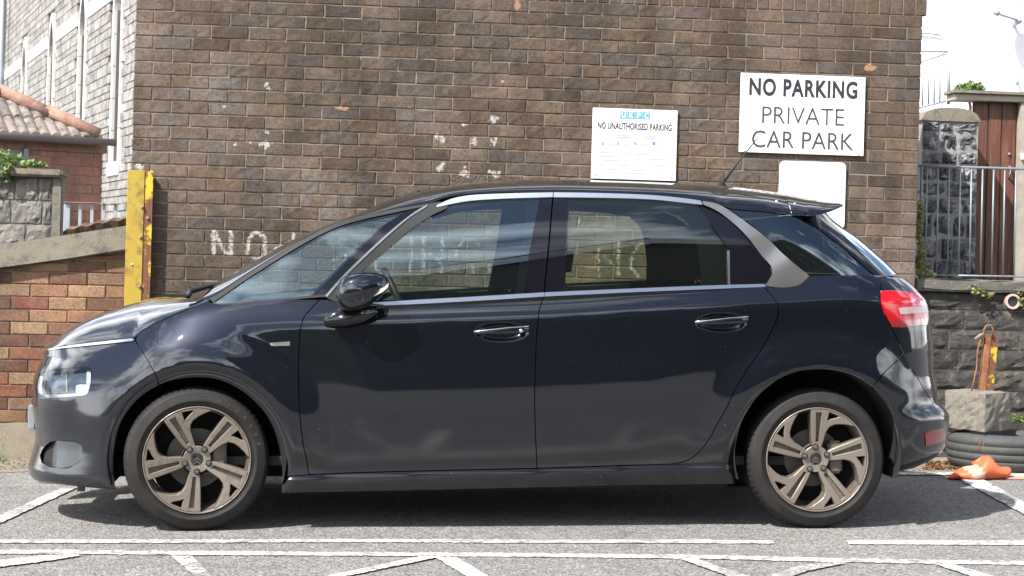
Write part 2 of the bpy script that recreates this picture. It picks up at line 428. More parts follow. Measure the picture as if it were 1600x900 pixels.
M['twig'] = simple_mat('twig', (0.09, 0.07, 0.05), 0.9)
M['orange'] = simple_mat('orange_plastic', (0.62, 0.125, 0.05), 0.5, var=0.12, nscale=25)
M['orange_pale'] = simple_mat('faded_band', (0.6, 0.32, 0.24), 0.5, var=0.2, nscale=25)
M['old_tyre'] = simple_mat('old_rubber', (0.05, 0.053, 0.052), 0.75, var=0.4, nscale=30, bstr=0.2)
M['dish'] = simple_mat('dish_grey', (0.36, 0.38, 0.41), 0.5)
M['clay_pipe'] = simple_mat('clay_pipe', (0.5, 0.36, 0.32), 0.7)

# ---- splines
def pchip(xk, yk):
    xk = np.asarray(xk, float); yk = np.asarray(yk, float)
    h = np.diff(xk); dl = np.diff(yk) / h
    d = np.zeros_like(yk)
    for i in range(1, len(xk) - 1):
        if dl[i - 1] * dl[i] > 0:
            w1 = 2 * h[i] + h[i - 1]; w2 = h[i] + 2 * h[i - 1]
            d[i] = (w1 + w2) / (w1 / dl[i - 1] + w2 / dl[i])
    d[0] = dl[0]; d[-1] = dl[-1]
    def f(x):
        x = np.asarray(x, float)
        xc = np.clip(x, xk[0], xk[-1])
        i = np.clip(np.searchsorted(xk, xc) - 1, 0, len(xk) - 2)
        t = (xc - xk[i]) / h[i]
        return ((2 * t**3 - 3 * t**2 + 1) * yk[i] + (t**3 - 2 * t**2 + t) * h[i] * d[i]
                + (-2 * t**3 + 3 * t**2) * yk[i + 1] + (t**3 - t**2) * h[i] * d[i + 1])
    return f
def smooth_pts(pts, step=6.0):
    """Catmull-Rom through 2-D points"""
    if len(pts) < 3:
        pts2 = pts
        out = []
        for a, b2 in zip(pts[:-1], pts[1:]):
            n = max(1, int(math.dist(a, b2) / step))
            out += [(a[0] + (b2[0] - a[0]) * k / n, a[1] + (b2[1] - a[1]) * k / n) for k in range(n)]
        return out + [pts[-1]]
    P = [np.array(p, float) for p in pts]
    P = [2 * P[0] - P[1]] + P + [2 * P[-1] - P[-2]]
    out = []
    for i in range(1, len(P) - 2):
        p0, p1, p2, p3 = P[i - 1], P[i], P[i + 1], P[i + 2]
        n = max(1, int(np.linalg.norm(p2 - p1) / step))
        t0 = 0; t1 = t0 + max(1e-6, np.linalg.norm(p1 - p0))**0.5; t2 = t1 + max(1e-6, np.linalg.norm(p2 - p1))**0.5; t3 = t2 + max(1e-6, np.linalg.norm(p3 - p2))**0.5
        for k in range(n):
            t = t1 + (t2 - t1) * k / n
            A1 = (t1 - t) / (t1 - t0) * p0 + (t - t0) / (t1 - t0) * p1
            A2 = (t2 - t) / (t2 - t1) * p1 + (t - t1) / (t2 - t1) * p2
            A3 = (t3 - t) / (t3 - t2) * p2 + (t - t2) / (t3 - t2) * p3
            B1 = (t2 - t) / (t2 - t0) * A1 + (t - t0) / (t2 - t0) * A2
            B2 = (t3 - t) / (t3 - t1) * A2 + (t - t1) / (t3 - t1) * A3
            out.append(tuple((t2 - t) / (t2 - t1) * B1 + (t - t1) / (t2 - t1) * B2))
    return out + [tuple(P[-2])]

def area2(poly):
    p = np.array(poly); x, y = p[:, 0], p[:, 1]
    return float(np.sum(x * np.roll(y, -1) - y * np.roll(x, -1)))
def inset(poly, w):
    p = np.array(poly)
    if area2(poly) < 0: p = p[::-1]
    t1 = p - np.roll(p, 1, 0); t2 = np.roll(p, -1, 0) - p
    t1 /= np.linalg.norm(t1, axis=1)[:, None] + 1e-12; t2 /= np.linalg.norm(t2, axis=1)[:, None] + 1e-12
    n1 = np.stack([-t1[:, 1], t1[:, 0]], 1); n2 = np.stack([-t2[:, 1], t2[:, 0]], 1)
    n = n1 + n2; ln = np.linalg.norm(n, axis=1)[:, None]; n = n / np.maximum(ln, 0.3)
    sc = 1.0 / np.maximum(0.5, np.sum(n * n1, 1))[:, None]
    return [tuple(q) for q in (p + n * sc * w)]
def in_poly(pts, poly):
    pts = np.asarray(pts); poly = np.asarray(poly)
    x, y = pts[:, 0], pts[:, 1]; inside = np.zeros(len(pts), bool)
    x0, y0 = poly[:, 0], poly[:, 1]; x1, y1 = np.roll(x0, -1), np.roll(y0, -1)
    for a, b2, c2, e in zip(x0, y0, x1, y1):
        cond = (b2 > y) != (e > y)
        with np.errstate(divide='ignore', invalid='ignore'):
            xi = (c2 - a) * (y - b2) / (e - b2) + a
        inside ^= cond & (x < xi)
    return inside
def seg_dist(pts, poly):
    pts = np.asarray(pts); p = np.asarray(poly); q = np.roll(p, -1, 0)
    best = np.full(len(pts), 9.0)
    for a, b2 in zip(p, q):
        ab = b2 - a; t = np.clip(((pts - a) @ ab) / (ab @ ab + 1e-12), 0, 1)
        best = np.minimum(best, np.linalg.norm(pts - (a + t[:, None] * ab), axis=1))
    return best
def triangulate(poly, holes=(), grid=0.02, extra=None):
    allp = np.array(poly)
    lo, hi = allp.min(0), allp.max(0)
    gx, gz_ = np.meshgrid(np.arange(lo[0] + grid * .5, hi[0], grid), np.arange(lo[1] + grid * .5, hi[1], grid))
    gx = gx + (np.arange(gx.shape[0]) % 2)[:, None] * grid * 0.5
    pts = np.stack([gx.ravel(), gz_.ravel()], 1)
    if extra is not None and len(extra): pts = np.vstack([pts, extra])
    if len(pts):
        ok = in_poly(pts, poly)
        for h in holes: ok &= ~in_poly(pts, h)
        pts = pts[ok]
    if len(pts):
        ok = seg_dist(pts, poly) > grid * 0.32
        for h in holes: ok &= seg_dist(pts, h) > grid * 0.32
        if extra is not None and len(extra):
            pass
        pts = pts[ok]
    verts = [tuple(p) for p in poly]; edges = [(i, (i + 1) % len(poly)) for i in range(len(poly))]
    loops = [list(range(len(poly)))]
    for h in holes:
        o = len(verts); verts += [tuple(p) for p in h]
        edges += [(o + i, o + (i + 1) % len(h)) for i in range(len(h))]; loops.append(list(range(o, o + len(h))))
    verts += [tuple(p) for p in pts]
    res = delaunay_2d_cdt([Vector(v) for v in verts], edges, [], 0, 1e-6)
    ov = np.array([tuple(v) for v in res[0]]); of = res[2]
    cen = np.array([ov[list(f)].mean(0) for f in of])
    ok = in_poly(cen, poly)
    for h in holes: ok &= ~in_poly(cen, h)
    faces = [tuple(f) for f, k in zip(of, ok) if k]
    return ov, faces
def boundary_edges(faces):
    cnt = {}
    for f in faces:
        for i in range(len(f)):
            a, b2 = f[i], f[(i + 1) % len(f)]
            cnt[(a, b2)] = cnt.get((a, b2), 0) + 1
    return [e for e in cnt if (e[1], e[0]) not in cnt]
def text_mesh(body, size, offset=0.0, extrude=0.0, spacing=1.0):
    cu = bpy.data.curves.new('lettering', 'FONT'); cu.body = body; cu.size = size; cu.offset = offset
    cu.extrude = extrude; cu.align_x = 'CENTER'; cu.align_y = 'CENTER'; cu.space_character = spacing; cu.resolution_u = 4
    o = bpy.data.objects.new('lettering', cu); COL.objects.link(o)
    bpy.context.view_layer.update()
    dg = bpy.context.evaluated_depsgraph_get()
    me = bpy.data.meshes.new_from_object(o.evaluated_get(dg))
    bpy.data.objects.remove(o)
    return me
# ================================================================== the setting
# ---- ground
gs = 700.0
mesh_obj('ground', [(-gs, -gs, gz(-gs)), (gs, -gs, gz(gs)), (gs, gs, gz(gs)), (-gs, gs, gz(-gs))], [(0, 1, 2, 3)], M['asphalt'])['kind'] = 'structure'
# unseen wooded rise, added behind the viewer to darken reflections in the car's paint
bv_, bf_ = [], []
nx_ = 60
for i in range(nx_ + 1):
    x = -90 + 180 * i / nx_
    for j, (y, h) in enumerate(((-21, 0.0), (-23.5, 2.6), (-28, 4.6), (-36, 6.2), (-60, 7.5))):
        bv_.append((x, y + random.uniform(-0.8, 0.8), gz(x) - 0.1 + h * random.uniform(0.85, 1.2)))
for i in range(nx_):
    for j in range(4):
        a = i * 5 + j; bf_.append((a, a + 5, a + 6, a + 1))
mesh_obj('added_hill', bv_, bf_, M['bank'], smooth=True)['kind'] = 'structure'

# ---- painted bay markings
def ground_poly(name, pts, mat, lift=0.004, jit=0.0):
    q = []
    n = len(pts)
    for i in range(n):
        a, b2 = pts[i], pts[(i + 1) % n]
        k = max(1, int(math.dist(a, b2) / 3)) if jit else 1
        for t in range(k):
            q.append((a[0] + (b2[0] - a[0]) * t / k + (random.uniform(-jit, jit) if t else 0), a[1] + (b2[1] - a[1]) * t / k + (random.uniform(-jit, jit) * 0.5 if t else 0)))
    w = [on_ground(a, b2, lift) for a, b2 in q]
    poly = [(p.x, p.y) for p in w]
    ov = delaunay_2d_cdt([Vector(p) for p in poly], [(i, (i + 1) % len(poly)) for i in range(len(poly))], [], 1, 1e-7)
    vs3 = [(p[0], p[1], gz(p[0]) + lift) for p in ov[0]]
    fs = []
    for f in ov[2]:
        a, b2, c2 = (vs3[i] for i in f[:3])
        fs.append(tuple(f) if (b2[0] - a[0]) * (c2[1] - a[1]) - (b2[1] - a[1]) * (c2[0] - a[0]) > 0 else tuple(f[::-1]))
    o = mesh_obj(name, vs3, fs, mat); o['kind'] = 'structure'
    return o
for i, seg in enumerate([
        [(-700, 843), (250, 842.6), (560, 842), (820, 843), (1080, 843), (1210, 844.5), (1210, 849.5), (1080, 848.5), (820, 848), (560, 847), (250, 848), (-700, 849)],
        [(1322, 843.5), (1480, 844), (2300, 845.5), (2300, 852.5), (1480, 851), (1326, 850)],
        [(-700, 856.5), (130, 859), (400, 861.5), (800, 864), (1100, 867), (1300, 871.5), (1480, 875), (2300, 884), (2300, 890), (1480, 881), (1300, 878), (1100, 873), (800, 869.5), (400, 867.5), (130, 865.5), (-700, 863)]]):
    ground_poly('road_marking', seg, M['road_paint'], 0.004, 0.9)
for seg in [[(-200, 902), (-40, 880), (60, 868), (118, 864), (128, 868), (60, 878), (-40, 890), (-200, 914)],
            [(268, 868), (300, 868), (345, 915), (322, 915)],
            [(470, 908), (560, 889), (655, 869), (690, 869), (580, 892), (500, 908)],
            [(680, 870), (714, 870), (782, 912), (748, 912)],
            [(1062, 872.5), (1090, 873), (1185, 905), (1160, 908)],
            [(1180, 906), (1240, 886), (1285, 878.5), (1325, 879), (1260, 892), (1215, 908)],
            [(1460, 881), (1490, 881.5), (1585, 910), (1555, 912)],
            [(-190, 886), (0, 805), (96, 762), (124, 760), (20, 808), (-150, 886)],
            [(1488, 742), (1524, 742), (1705, 842), (1670, 842)],
            [(1384, 737.5), (1490, 737.5), (2300, 749), (2300, 753.5), (1490, 742), (1384, 741.5)]]:
    ground_poly('road_marking', seg, M['road_paint'], 0.007, 0.9)

# ---- the tall brown brick wall
YW = 2.90
pA, pB = on_y(212, 14, YW), on_y(235, 395, YW)
pC, pD = on_y(1435, 62, YW), on_y(1432, 428.6, YW)
COURSE = ((pA.z - pB.z) / 19 + (pC.z - pD.z) / 19) / 2
WALL_SH = (pC.z - pA.z) / (pC.x - pA.x)               # courses follow the lie of the land a little
XL, XR = on_y(209, 140, YW).x, on_y(1436.5, 200, YW).x
PITCH = COURSE * 2.935
JT = 0.0072
def wall_z(x, row):                                     # lower edge of course `row`, counted down from the first line
    return pA.z + WALL_SH * (x - pA.x) - row * COURSE
wall = empty('brick_wall', (0.5 * (XL + XR), YW, gz(0)), label='tall brown brick wall behind the car carrying the white signs', cat='wall')
wall_base = Vector(wall.location)
# paint strokes and patches, traced on the wall: (x0, y0, x1, y1, half width)
STROKES = [(333, 362, 334, 396, 4.5), (335, 362, 350, 392, 4), (361, 362, 361, 398, 4.5), (350, 392, 360, 398, 4),
           (387, 394, 389, 372, 4), (389, 372, 400, 362, 4), (400, 362, 413, 370, 4), (413, 370, 415, 398, 4), (396, 403, 410, 402, 4),
           (459, 366, 459, 378, 3.5), (452, 378, 461, 378, 4), (430, 387, 447, 385, 4.5),
           (644, 372, 641, 424, 3.6), (662, 370, 661, 426, 3.8), (692, 370, 690, 425, 3.6), (672, 396, 690, 410, 3.5),
           (716, 384, 726, 374, 3.4), (726, 374, 742, 374, 3.4), (742, 374, 749, 384, 3.2), (713, 392, 712, 408, 3.6), (738, 415, 740, 428, 3.6), (764, 412, 764, 426, 4.0),
           (520, 400, 524, 430, 3), (540, 398, 541, 425, 3), (560, 392, 561, 424, 3), (585, 388, 588, 424, 3.5),
           (967, 376, 966, 430, 4), (935, 388, 936, 432, 3), (944, 402, 960, 414, 3.4), (1001, 380, 988, 396, 3.6), (988, 396, 985, 418, 3.6), (985, 418, 998, 432, 3.6), (1030, 420, 1022, 432, 3.4), (905, 340, 904, 350, 3)]
BLOTS = [(417, 131, 5), (420, 137, 4), (350, 167, 3.2), (418, 165, 2.6), (419, 184, 3), (416, 206, 3.5), (417, 225, 7.5), (407, 226, 4), (391, 224, 2.6), (348, 221, 2.4), (770, 187, 8), (728, 194, 4.5), (690, 217, 8.5), (740, 220, 6), (772, 222, 6.5), (689, 262, 7.5), (726, 270, 8), (772, 271, 8), (785, 127, 3.2), (838, 297, 6), (460, 270, 1.6), (214, 260, 7), (221, 263, 5), (1210, 1000, 2), (368, 225, 4)]
SPALLS = [(534, 168, 15, 5), (208, 222, 9, 9), (1360, 106, 12, 7), (808, 8, 6, 10), (930, 402, 8, 3), (925, 417, 14, 3), (691, 230, 8, 3), (1428, 236, 8, 4)]
def to_wall(px, py): p = on_y(px, py, YW); return p.x, p.z
KW = (XR - XL) / (1436.5 - 209)
SW = [(*to_wall(a, b2), *to_wall(c2, e), h * KW, 0.68 if a < 500 else 0.54) for a, b2, c2, e, h in STROKES]
BW = []
rgb_ = random.Random(77)
for a, b2, h in BLOTS:
    x_, z_ = to_wall(a, b2); BW.append((x_, z_, h * KW * 0.75))
    for _ in range(5):
        an_, ra_ = rgb_.uniform(0, 6.28), rgb_.uniform(0.5, 1.15) * h * KW
        BW.append((x_ + ra_ * math.cos(an_), z_ + ra_ * math.sin(an_), h * KW * rgb_.uniform(0.15, 0.5)))
PW = [(*to_wall(a, b2), h * KW * 0.8, k * KW * 0.8) for a, b2, h, k in SPALLS]
def paint_at(x, z):
    v = 0.0
    for x0, z0, x1, z1, h, am_ in SW:
        dx, dz = x1 - x0, z1 - z0; t = max(0, min(1, ((x - x0) * dx + (z - z0) * dz) / (dx * dx + dz * dz + 1e-9)))
        d = math.hypot(x - x0 - dx * t, z - z0 - dz * t)
        v = max(v, am_ * max(0, min(1, 1.45 - d / h)))
    for x0, z0, h in BW:
        v = max(v, 0.74 * max(0, min(1, 1.5 - math.hypot(x - x0, z - z0) / h)))
    return v
def spall_at(x, z):
    return max([max(0, min(1, 1.6 - math.hypot((x - a) / h, (z - b2) / k))) for a, b2, h, k in PW])
def brick_verts(w, h, dep=0.05, bev=0.003, j=0.0012, nx=1, nz=1):
    """front at y=0, centred in x, base at z=0; front face as a grid, sides running back"""
    vs_, fs_ = [], []
    for k in range(nz + 1):
        for i in range(nx + 1):
            vs_.append((-w / 2 + bev + (w - 2 * bev) * i / nx, random.uniform(-j, j) * 0.5, bev + (h - 2 * bev) * k / nz))
    for k in range(nz):
        for i in range(nx):
            a = k * (nx + 1) + i; fs_.append((a, a + 1, a + nx + 2, a + nx + 1))
    ring = [i for i in range(nx + 1)] + [(k + 1) * (nx + 1) - 1 for k in range(1, nz + 1)] + [nz * (nx + 1) + i for i in range(nx - 1, -1, -1)] + [k * (nx + 1) for k in range(nz - 1, 0, -1)]
    def outer(i, y):
        x, _, z = vs_[i]
        ox = -w / 2 if x < -w / 2 + bev * 1.5 else (w / 2 if x > w / 2 - bev * 1.5 else x)
        oz = 0 if z < bev * 1.5 else (h if z > h - bev * 1.5 else z)
        return (ox + random.uniform(-j, j), y, oz + random.uniform(-j, j))
    o1 = len(vs_); vs_ += [outer(i, bev) for i in ring]
    o2 = len(vs_); vs_ += [(vs_[o1 + k][0], dep, vs_[o1 + k][2]) for k in range(len(ring))]
    n = len(ring)
    for k in range(n):
        a, b2 = ring[k], ring[(k + 1) % n]
        fs_.append((b2, a, o1 + k, o1 + (k + 1) % n)); fs_.append((o1 + (k + 1) % n, o1 + k, o2 + k, o2 + (k + 1) % n))
    return vs_, fs_
def brick_mesh(name, w, h, mat, **kw):
    vs_, fs_ = brick_verts(w, h, **kw)
    me = bpy.data.meshes.new(name); me.from_pydata(vs_, [], fs_); me.materials.append(mat); me.update()
    return me
def px_of(x, y, z):
    v = RC.transposed() @ (Vector((x, y, z)) - CAM_POS)
    return 800 + F_PX * v.x / -v.z, HORIZON - F_PX * v.y / -v.z
car_top = [(0, 900), (40, 640), (80, 540), (150, 495), (300, 455), (400, 408), (500, 356), (600, 318), (680, 294), (810, 282), (1000, 284), (1150, 293), (1310, 318), (1380, 404), (1440, 460), (1600, 900)]
def above_car(px, py):
    return py < np.interp(px, [p[0] for p in car_top], [p[1] for p in car_top]) - 8
def in_glass(px, py):
    return (560 < px < 1060 and 325 < py < 450)
SIGN_PX = [(927, 167, 1056, 285), (1157, 111, 1349, 247), (1217, 251, 1319, 355)]
cands = []
rows = int((pA.z - gz(XL)) / COURSE) + 2
HB = COURSE - JT
for r in range(-1, rows):
    x = XL
    half = (r % 2 == 1)
    first = True
    while x < XR - 0.02:
        w = PITCH - JT
        if first and half: w = PITCH / 2 - JT
        if first and r == 0: pass
        first = False
        if x + w > XR - 0.03: w = XR - x
        z = wall_z(x + w / 2, r)
        if w > 0.03 and z + HB > gz(x) + 0.005:
            cands.append((x + w / 2, w, z, r))
        x += w + JT
cands2 = []
for (xc, w, z, r) in cands:
    px, py = px_of(xc, YW, z + HB / 2)
    hid = any(a < px < c2 and b2 < py < e for a, b2, c2, e in SIGN_PX)
    vis = (not hid) and py > 4 and (above_car(px, py) or in_glass(px, py))
    pa = max(paint_at(xc + w * (i / 8 - 0.5), z + HB * (k + 0.5) / 3) for i in range(9) for k in range(3))
    sa = max(spall_at(xc + w * (i / 8 - 0.5), z + HB * (k + 0.5) / 3) for i in range(9) for k in range(3))
    full = w > PITCH * 0.8
    cands2.append((0 if vis else 1, 0 if full else 1, 0 if (pa > .3 or sa > .3) else 1, math.dist((xc, YW, z), CAM_POS), xc, w, z, r, pa, sa))
cands2.sort()
variants = [brick_mesh('brick', PITCH - JT, HB, M['brick'], j=0.0032, nx=5, nz=2) for _ in range(14)]
rest_v, rest_f, rest_paint = [], [], []
for i, (hidn, notfull, _, dist_, xc, w, z, r, pa, sa) in enumerate(cands2):
    yo = YW + random.uniform(-0.0018, 0.0018)
    painted = pa > 0.3 or sa > 0.3
    tilt = math.atan(WALL_SH) + random.uniform(-0.004, 0.004)
    if i < 300 and hidn == 0:
        if painted or notfull:
            me = brick_mesh('brick', w, HB, M['brick'], nx=max(2, int(w / 0.006)), nz=10, j=0.0016)
            at = me.attributes.new('paint', 'FLOAT', 'POINT'); at2 = me.attributes.new('spall', 'FLOAT', 'POINT')
            at.data.foreach_set('value', [paint_at(xc + v.co.x, z + v.co.z) for v in me.vertices])
            at2.data.foreach_set('value', [spall_at(xc + v.co.x, z + v.co.z) for v in me.vertices])
        else:
            me = random.choice(variants)
        o = bpy.data.objects.new('brick', me)
        o.location = Vector((xc, yo, z)) - wall_base; o.rotation_euler = (0, -tilt, 0)
        link(o, wall)
    else:
        vs_, fs_ = brick_verts(w, HB, j=0.003, **(dict(nx=max(2, int(w / 0.008)), nz=8) if painted else {}))
        o0 = len(rest_v)
        for v in vs_:
            p = (xc + v[0], yo + v[1], z + v[2] + WALL_SH * v[0])
            rest_v.append(tuple(Vector(p) - wall_base)); rest_paint.append(paint_at(p[0], p[2]) if painted else 0.0)
        rest_f += [tuple(o0 + k for k in f) for f in fs_]
# soldier course along the top, then the courses above it
sold_z = on_y(1300, 18.5, YW)
rsold = round((pA.z + WALL_SH * (sold_z.x - pA.x) - sold_z.z) / COURSE)
x = XL + 0.02
SB = COURSE - JT
while x < XR - 0.04:
    z = wall_z(x, -1) + COURSE
    vs_, fs_ = brick_verts(SB, COURSE * 3 - JT, j=0.002)
    o0 = len(rest_v); rest_v += [tuple(Vector((x + SB / 2 + v[0], YW + v[1], sold_z.z + WALL_SH * (x - sold_z.x) + v[2])) - wall_base) for v in vs_]
    rest_paint += [0.0] * len(vs_); rest_f += [tuple(o0 + k for k in f) for f in fs_]
    x += COURSE
top_z = sold_z.z + WALL_SH * (XL - sold_z.x) + COURSE * 3
me = bpy.data.meshes.new('brickwork'); me.from_pydata(rest_v, [], rest_f); me.materials.append(M['brick'])
at = me.attributes.new('paint', 'FLOAT', 'POINT'); at.data.foreach_set('value', rest_paint); me.update()
o = link(bpy.data.objects.new('brickwork', me), wall); o['kind'] = 'stuff'
# mortar bed behind the faces, carrying the paint across the joints
mv, mf_ = [], []
nxm, nzm = 420, 150
zlo, zhi = gz(XL) - 0.05, top_z + 0.05
for k in range(nzm + 1):
    for i in range(nxm + 1):
        mv.append((XL + 0.004 + (XR - XL - 0.008) * i / nxm, YW + 0.0056, zlo + (zhi - zlo) * k / nzm))
for k in range(nzm):
    for i in range(nxm):
        a = k * (nxm + 1) + i; mf_.append((a, a + 1, a + nxm + 2, a + nxm + 1))
pv = []
zmin_p, zmax_p = min(s[1] for s in list(SW) + list(BW)) - 0.1, max(s[1] for s in SW + BW) + 0.15
zmin_p = min(zmin_p, min(s[3] for s in SW) - .1)
for v in mv:
    pv.append(paint_at(v[0], v[2]) if zmin_p < v[2] < zmax_p else 0.0)
me = bpy.data.meshes.new('mortar'); me.from_pydata([tuple(Vector(v) - wall_base) for v in mv], [], mf_); me.materials.append(M['mortar'])
at = me.attributes.new('paint', 'FLOAT', 'POINT'); at.data.foreach_set('value', pv); me.update()
link(bpy.data.objects.new('mortar', me), wall)
bm = bmesh.new(); add_box(bm, XL + 0.006 - wall_base.x, XR - 0.006 - wall_base.x, 0.045, 1.2, zlo - wall_base.z, zhi - wall_base.z)
bm_obj('wall_core', bm, M['brick'], wall)
bm = bmesh.new(); add_box(bm, XL - 0.03 - wall_base.x, XR + 0.03 - wall_base.x, -0.03, 1.22, top_z + 0.052 - wall_base.z, top_z + 0.13 - wall_base.z, 0.01)
bm_obj('coping_slab', bm, M['coping'], wall)

# ---- signs on the wall
def sign(name, x0, y0, x1, y1, label, thick=0.006, radius=0.0, lift=0.010, rot_px=0.0):
    a, b2 = on_y(x0, y0, YW), on_y(x1, y1, YW)
    w, h = b2.x - a.x, a.z - b2.z
    cx, cz = (a.x + b2.x) / 2, (a.z + b2.z) / 2
    t = empty(name, (cx, YW - lift, cz), label=label, cat='sign')
    t.rotation_euler = (0, -rot_px, 0)
    bm = bmesh.new()
    if radius:
        pts = []
        for qx, qz, a0 in ((w / 2 - radius, h / 2 - radius, 0), (-w / 2 + radius, h / 2 - radius, 90), (-w / 2 + radius, -h / 2 + radius, 180), (w / 2 - radius, -h / 2 + radius, 270)):
            for k in range(7):
                aa = R(a0 + 15 * k); pts.append((qx + radius * math.cos(aa), qz + radius * math.sin(aa)))
        add_prism(bm, pts, -thick, 0)
    else:
        add_box(bm, -w / 2, w / 2, -thick, 0, -h / 2, h / 2, 0.0012)
    bm_obj('board', bm, M['sign'], t)
    return t, w, h, cx, cz
def letter(t, body, px0, px1, pyt, pyb, mat, off=0.0, spacing=1.0, proud=0.0012, thick=0.006, name='lettering'):
    """text scaled to fill the traced box (pixels at the box centre line)"""
    pa, pb = on_y(px0, (pyt + pyb) / 2, YW), on_y(px1, (pyt + pyb) / 2, YW)
    w = pb.x - pa.x; c = on_y((px0 + px1) / 2, (pyt + pyb) / 2, YW)
    h = on_y((px0 + px1) / 2, pyt, YW).z - on_y((px0 + px1) / 2, pyb, YW).z
    me = text_mesh(body, 1.0, off, 0.0, spacing)
    co = np.array([tuple(v.co) for v in me.vertices])
    lo, hi = co.min(0), co.max(0)
    for v in me.vertices:
        v.co = ((v.co.x - (lo[0] + hi[0]) / 2) / (hi[0] - lo[0]) * w, 0, (v.co.y - (lo[1] + hi[1]) / 2) / (hi[1] - lo[1]) * h)
    me.materials.append(mat); me.update()
    o = link(bpy.data.objects.new(name, me), t)
    o.location = (c.x - t.location.x, -thick - proud, c.z - t.location.z)
    return o
def screw(t, px, py, thick=0.006, r=0.006, mat=None):
    p = on_y(px, py, YW)
    bm = bmesh.new(); bmesh.ops.create_uvsphere(bm, u_segments=10, v_segments=6, radius=1)
    for v in bm.verts: v.co = Vector((v.co.x * r, v.co.y * 0.003, v.co.z * r))
    o = bm_obj('screw', bm, mat or M['ink_mid'], t, True); o.location = (p.x - t.location.x, -thick - 0.0005, p.z - t.location.z)
s1, *_ = sign('no_parking_sign', 1157, 114, 1348, 244, 'large white sign with black NO PARKING above PRIVATE CAR PARK')
letter(s1, 'NO PARKING', 1170, 1339, 124.5, 152.5, M['ink'], off=0.036, spacing=1.12)
letter(s1, 'PRIVATE', 1190, 1318, 168.5, 195, M['ink_thin'], off=-0.006)
letter(s1, 'CAR PARK', 1174, 1333, 206, 233, M['ink_thin'], off=0.0)
for q in ((1165, 117.5), (1343, 124), (1162.5, 236), (1340.5, 241.5)): screw(s1, *q)
s2, *_ = sign('parking_notice_sign', 926, 168.5, 1055, 283, 'white parking notice with pale blue logo and rows of small print')
for i, ch in enumerate('UKPC'):
    x0 = 968.5 + i * 11.8
    p0, p1 = on_y(x0, 174 + i * 0.35, YW), on_y(x0 + 10.8, 186 + i * 0.35, YW)
    bm = bmesh.new(); add_box(bm, p0.x - s2.location.x, p1.x - s2.location.x, -0.0072, -0.006, p1.z - s2.location.z, p0.z - s2.location.z)
    bm_obj('logo_tile', bm, M['ink_blue'], s2)
    letter(s2, ch, x0 + 2.4, x0 + 8.6, 175.8 + i * 0.35, 184.3 + i * 0.35, M['sign'], off=0.02, proud=0.0022)
letter(s2, 'NO UNAUTHORISED PARKING', 933.5, 1049, 192.5, 203.5, M['ink'], off=0.03, spacing=1.06)
letter(s2, 'TERMS OF PARKING APPLY AT ALL TIMES', 949, 1034, 205.5, 208.5, M['ink_grey'], off=0.0)
def print_line(px0, px1, py, hpx=1.2, mat='ink_grey'):
    p0, p1 = on_y(px0, py - hpx / 2, YW), on_y(px1, py + hpx / 2, YW)
    zc_ = on_y((px0 + px1) / 2, py, YW).z; hh = hpx * KW / 2
    bm = bmesh.new(); add_box(bm, p0.x - s2.location.x, p1.x - s2.location.x, -0.0068, -0.006, zc_ - hh - s2.location.z, zc_ + hh - s2.location.z)
    bm_obj('small_print', bm, M[mat], s2)
for px0, px1, py in ((943, 1041, 212.5), (946, 1036, 215.5), (936, 984, 239), (936, 984, 245), (940, 982, 251), (991, 1044, 242), (991, 1044, 249), (938, 980, 258), (990, 1040, 258), (945, 1030, 266), (950, 1035, 271)):
    print_line(px0, px1, py, 1.3)
for px, mt in ((941, 'ink_mid'), (965, 'ink_mid'), (992, 'ink_mid'), (1021, 'ink_deep')):
    print_line(px - 2.4, px + 2.4, 224.5, 5, mt)
    print_line(px + 5, px + 17, 225.5, 1.2)
screw(s2, 931, 273); screw(s2, 1048, 278)
s3, *_ = sign('blank_sign', 1217.5, 251, 1318, 358, 'blank white sign with rounded corners under the NO PARKING sign', radius=0.03)
for q in ((1224.5, 258), (1312.5, 261)): screw(s3, *q, r=0.005)

# ---- low rustic brick wall at the left with its sloping coping
YL = 2.985
low = empty('low_brick_wall', (on_y(100, 700, YL).x, YL, gz(-3)), label='low mixed orange and brown brick wall left of the car', cat='wall')
lb = Vector(low.location)
zc_a = on_y(0, 380, YL); zc_b = on_y(193, 394, YL)
lx0, lx1 = on_y(-75, 600, YL).x, on_y(212, 600, YL).x
cz0 = on_y(20, 660, YL).z                                     # top of plinth
LC = 19.25 * 0.00385 * (11.43 / 11.35)
LP = LC * 2.95
ctop = lambda x: np.interp(x, [on_y(0, 418, YL).x, on_y(193, 392, YL).x], [on_y(0, 418, YL).z, on_y(193, 392, YL).z]) if x > on_y(0, 418, YL).x else on_y(0, 418, YL).z - (on_y(0, 418, YL).x - x) * 0.12
for r in range(0, 24):
    x = lx0 + (LP / 2 if r % 2 else 0)
    while x < lx1:
        w = min(LP - JT, lx1 - x)
        z = cz0 + r * LC + 0.006 * (x - lx0)
        lim = float(ctop(x + w / 2)) - 0.012
        if w > 0.03 and z < lim - 0.015:
            h = min(LC - JT, lim - z)
            me = brick_mesh('brick', w, h, M['brick_low'], j=0.0025)
            o = bpy.data.objects.new('brick', me); o.location = Vector((x + w / 2, YL + random.uniform(-0.003, 0.003), z)) - lb
            link(o, low)
        x += w + JT
lxf = on_y(-420, 600, YL).x
ev, ef = [], []
for r in range(0, 24):
    x = lx0 + (LP / 2 if r % 2 else 0) - LP
    while x > lxf:
        w = LP - JT; z = cz0 + r * LC + 0.006 * (x - lx0); lim = float(ctop(x + w / 2)) - 0.012
        if z < lim - 0.015:
            vs_, fs_ = brick_verts(w, min(LC - JT, lim - z), j=0.0025); o0 = len(ev)
            ev += [tuple(Vector((x + w / 2 + v[0], YL + v[1], z + v[2])) - lb) for v in vs_]; ef += [tuple(o0 + k for k in f) for f in fs_]
        x -= LP
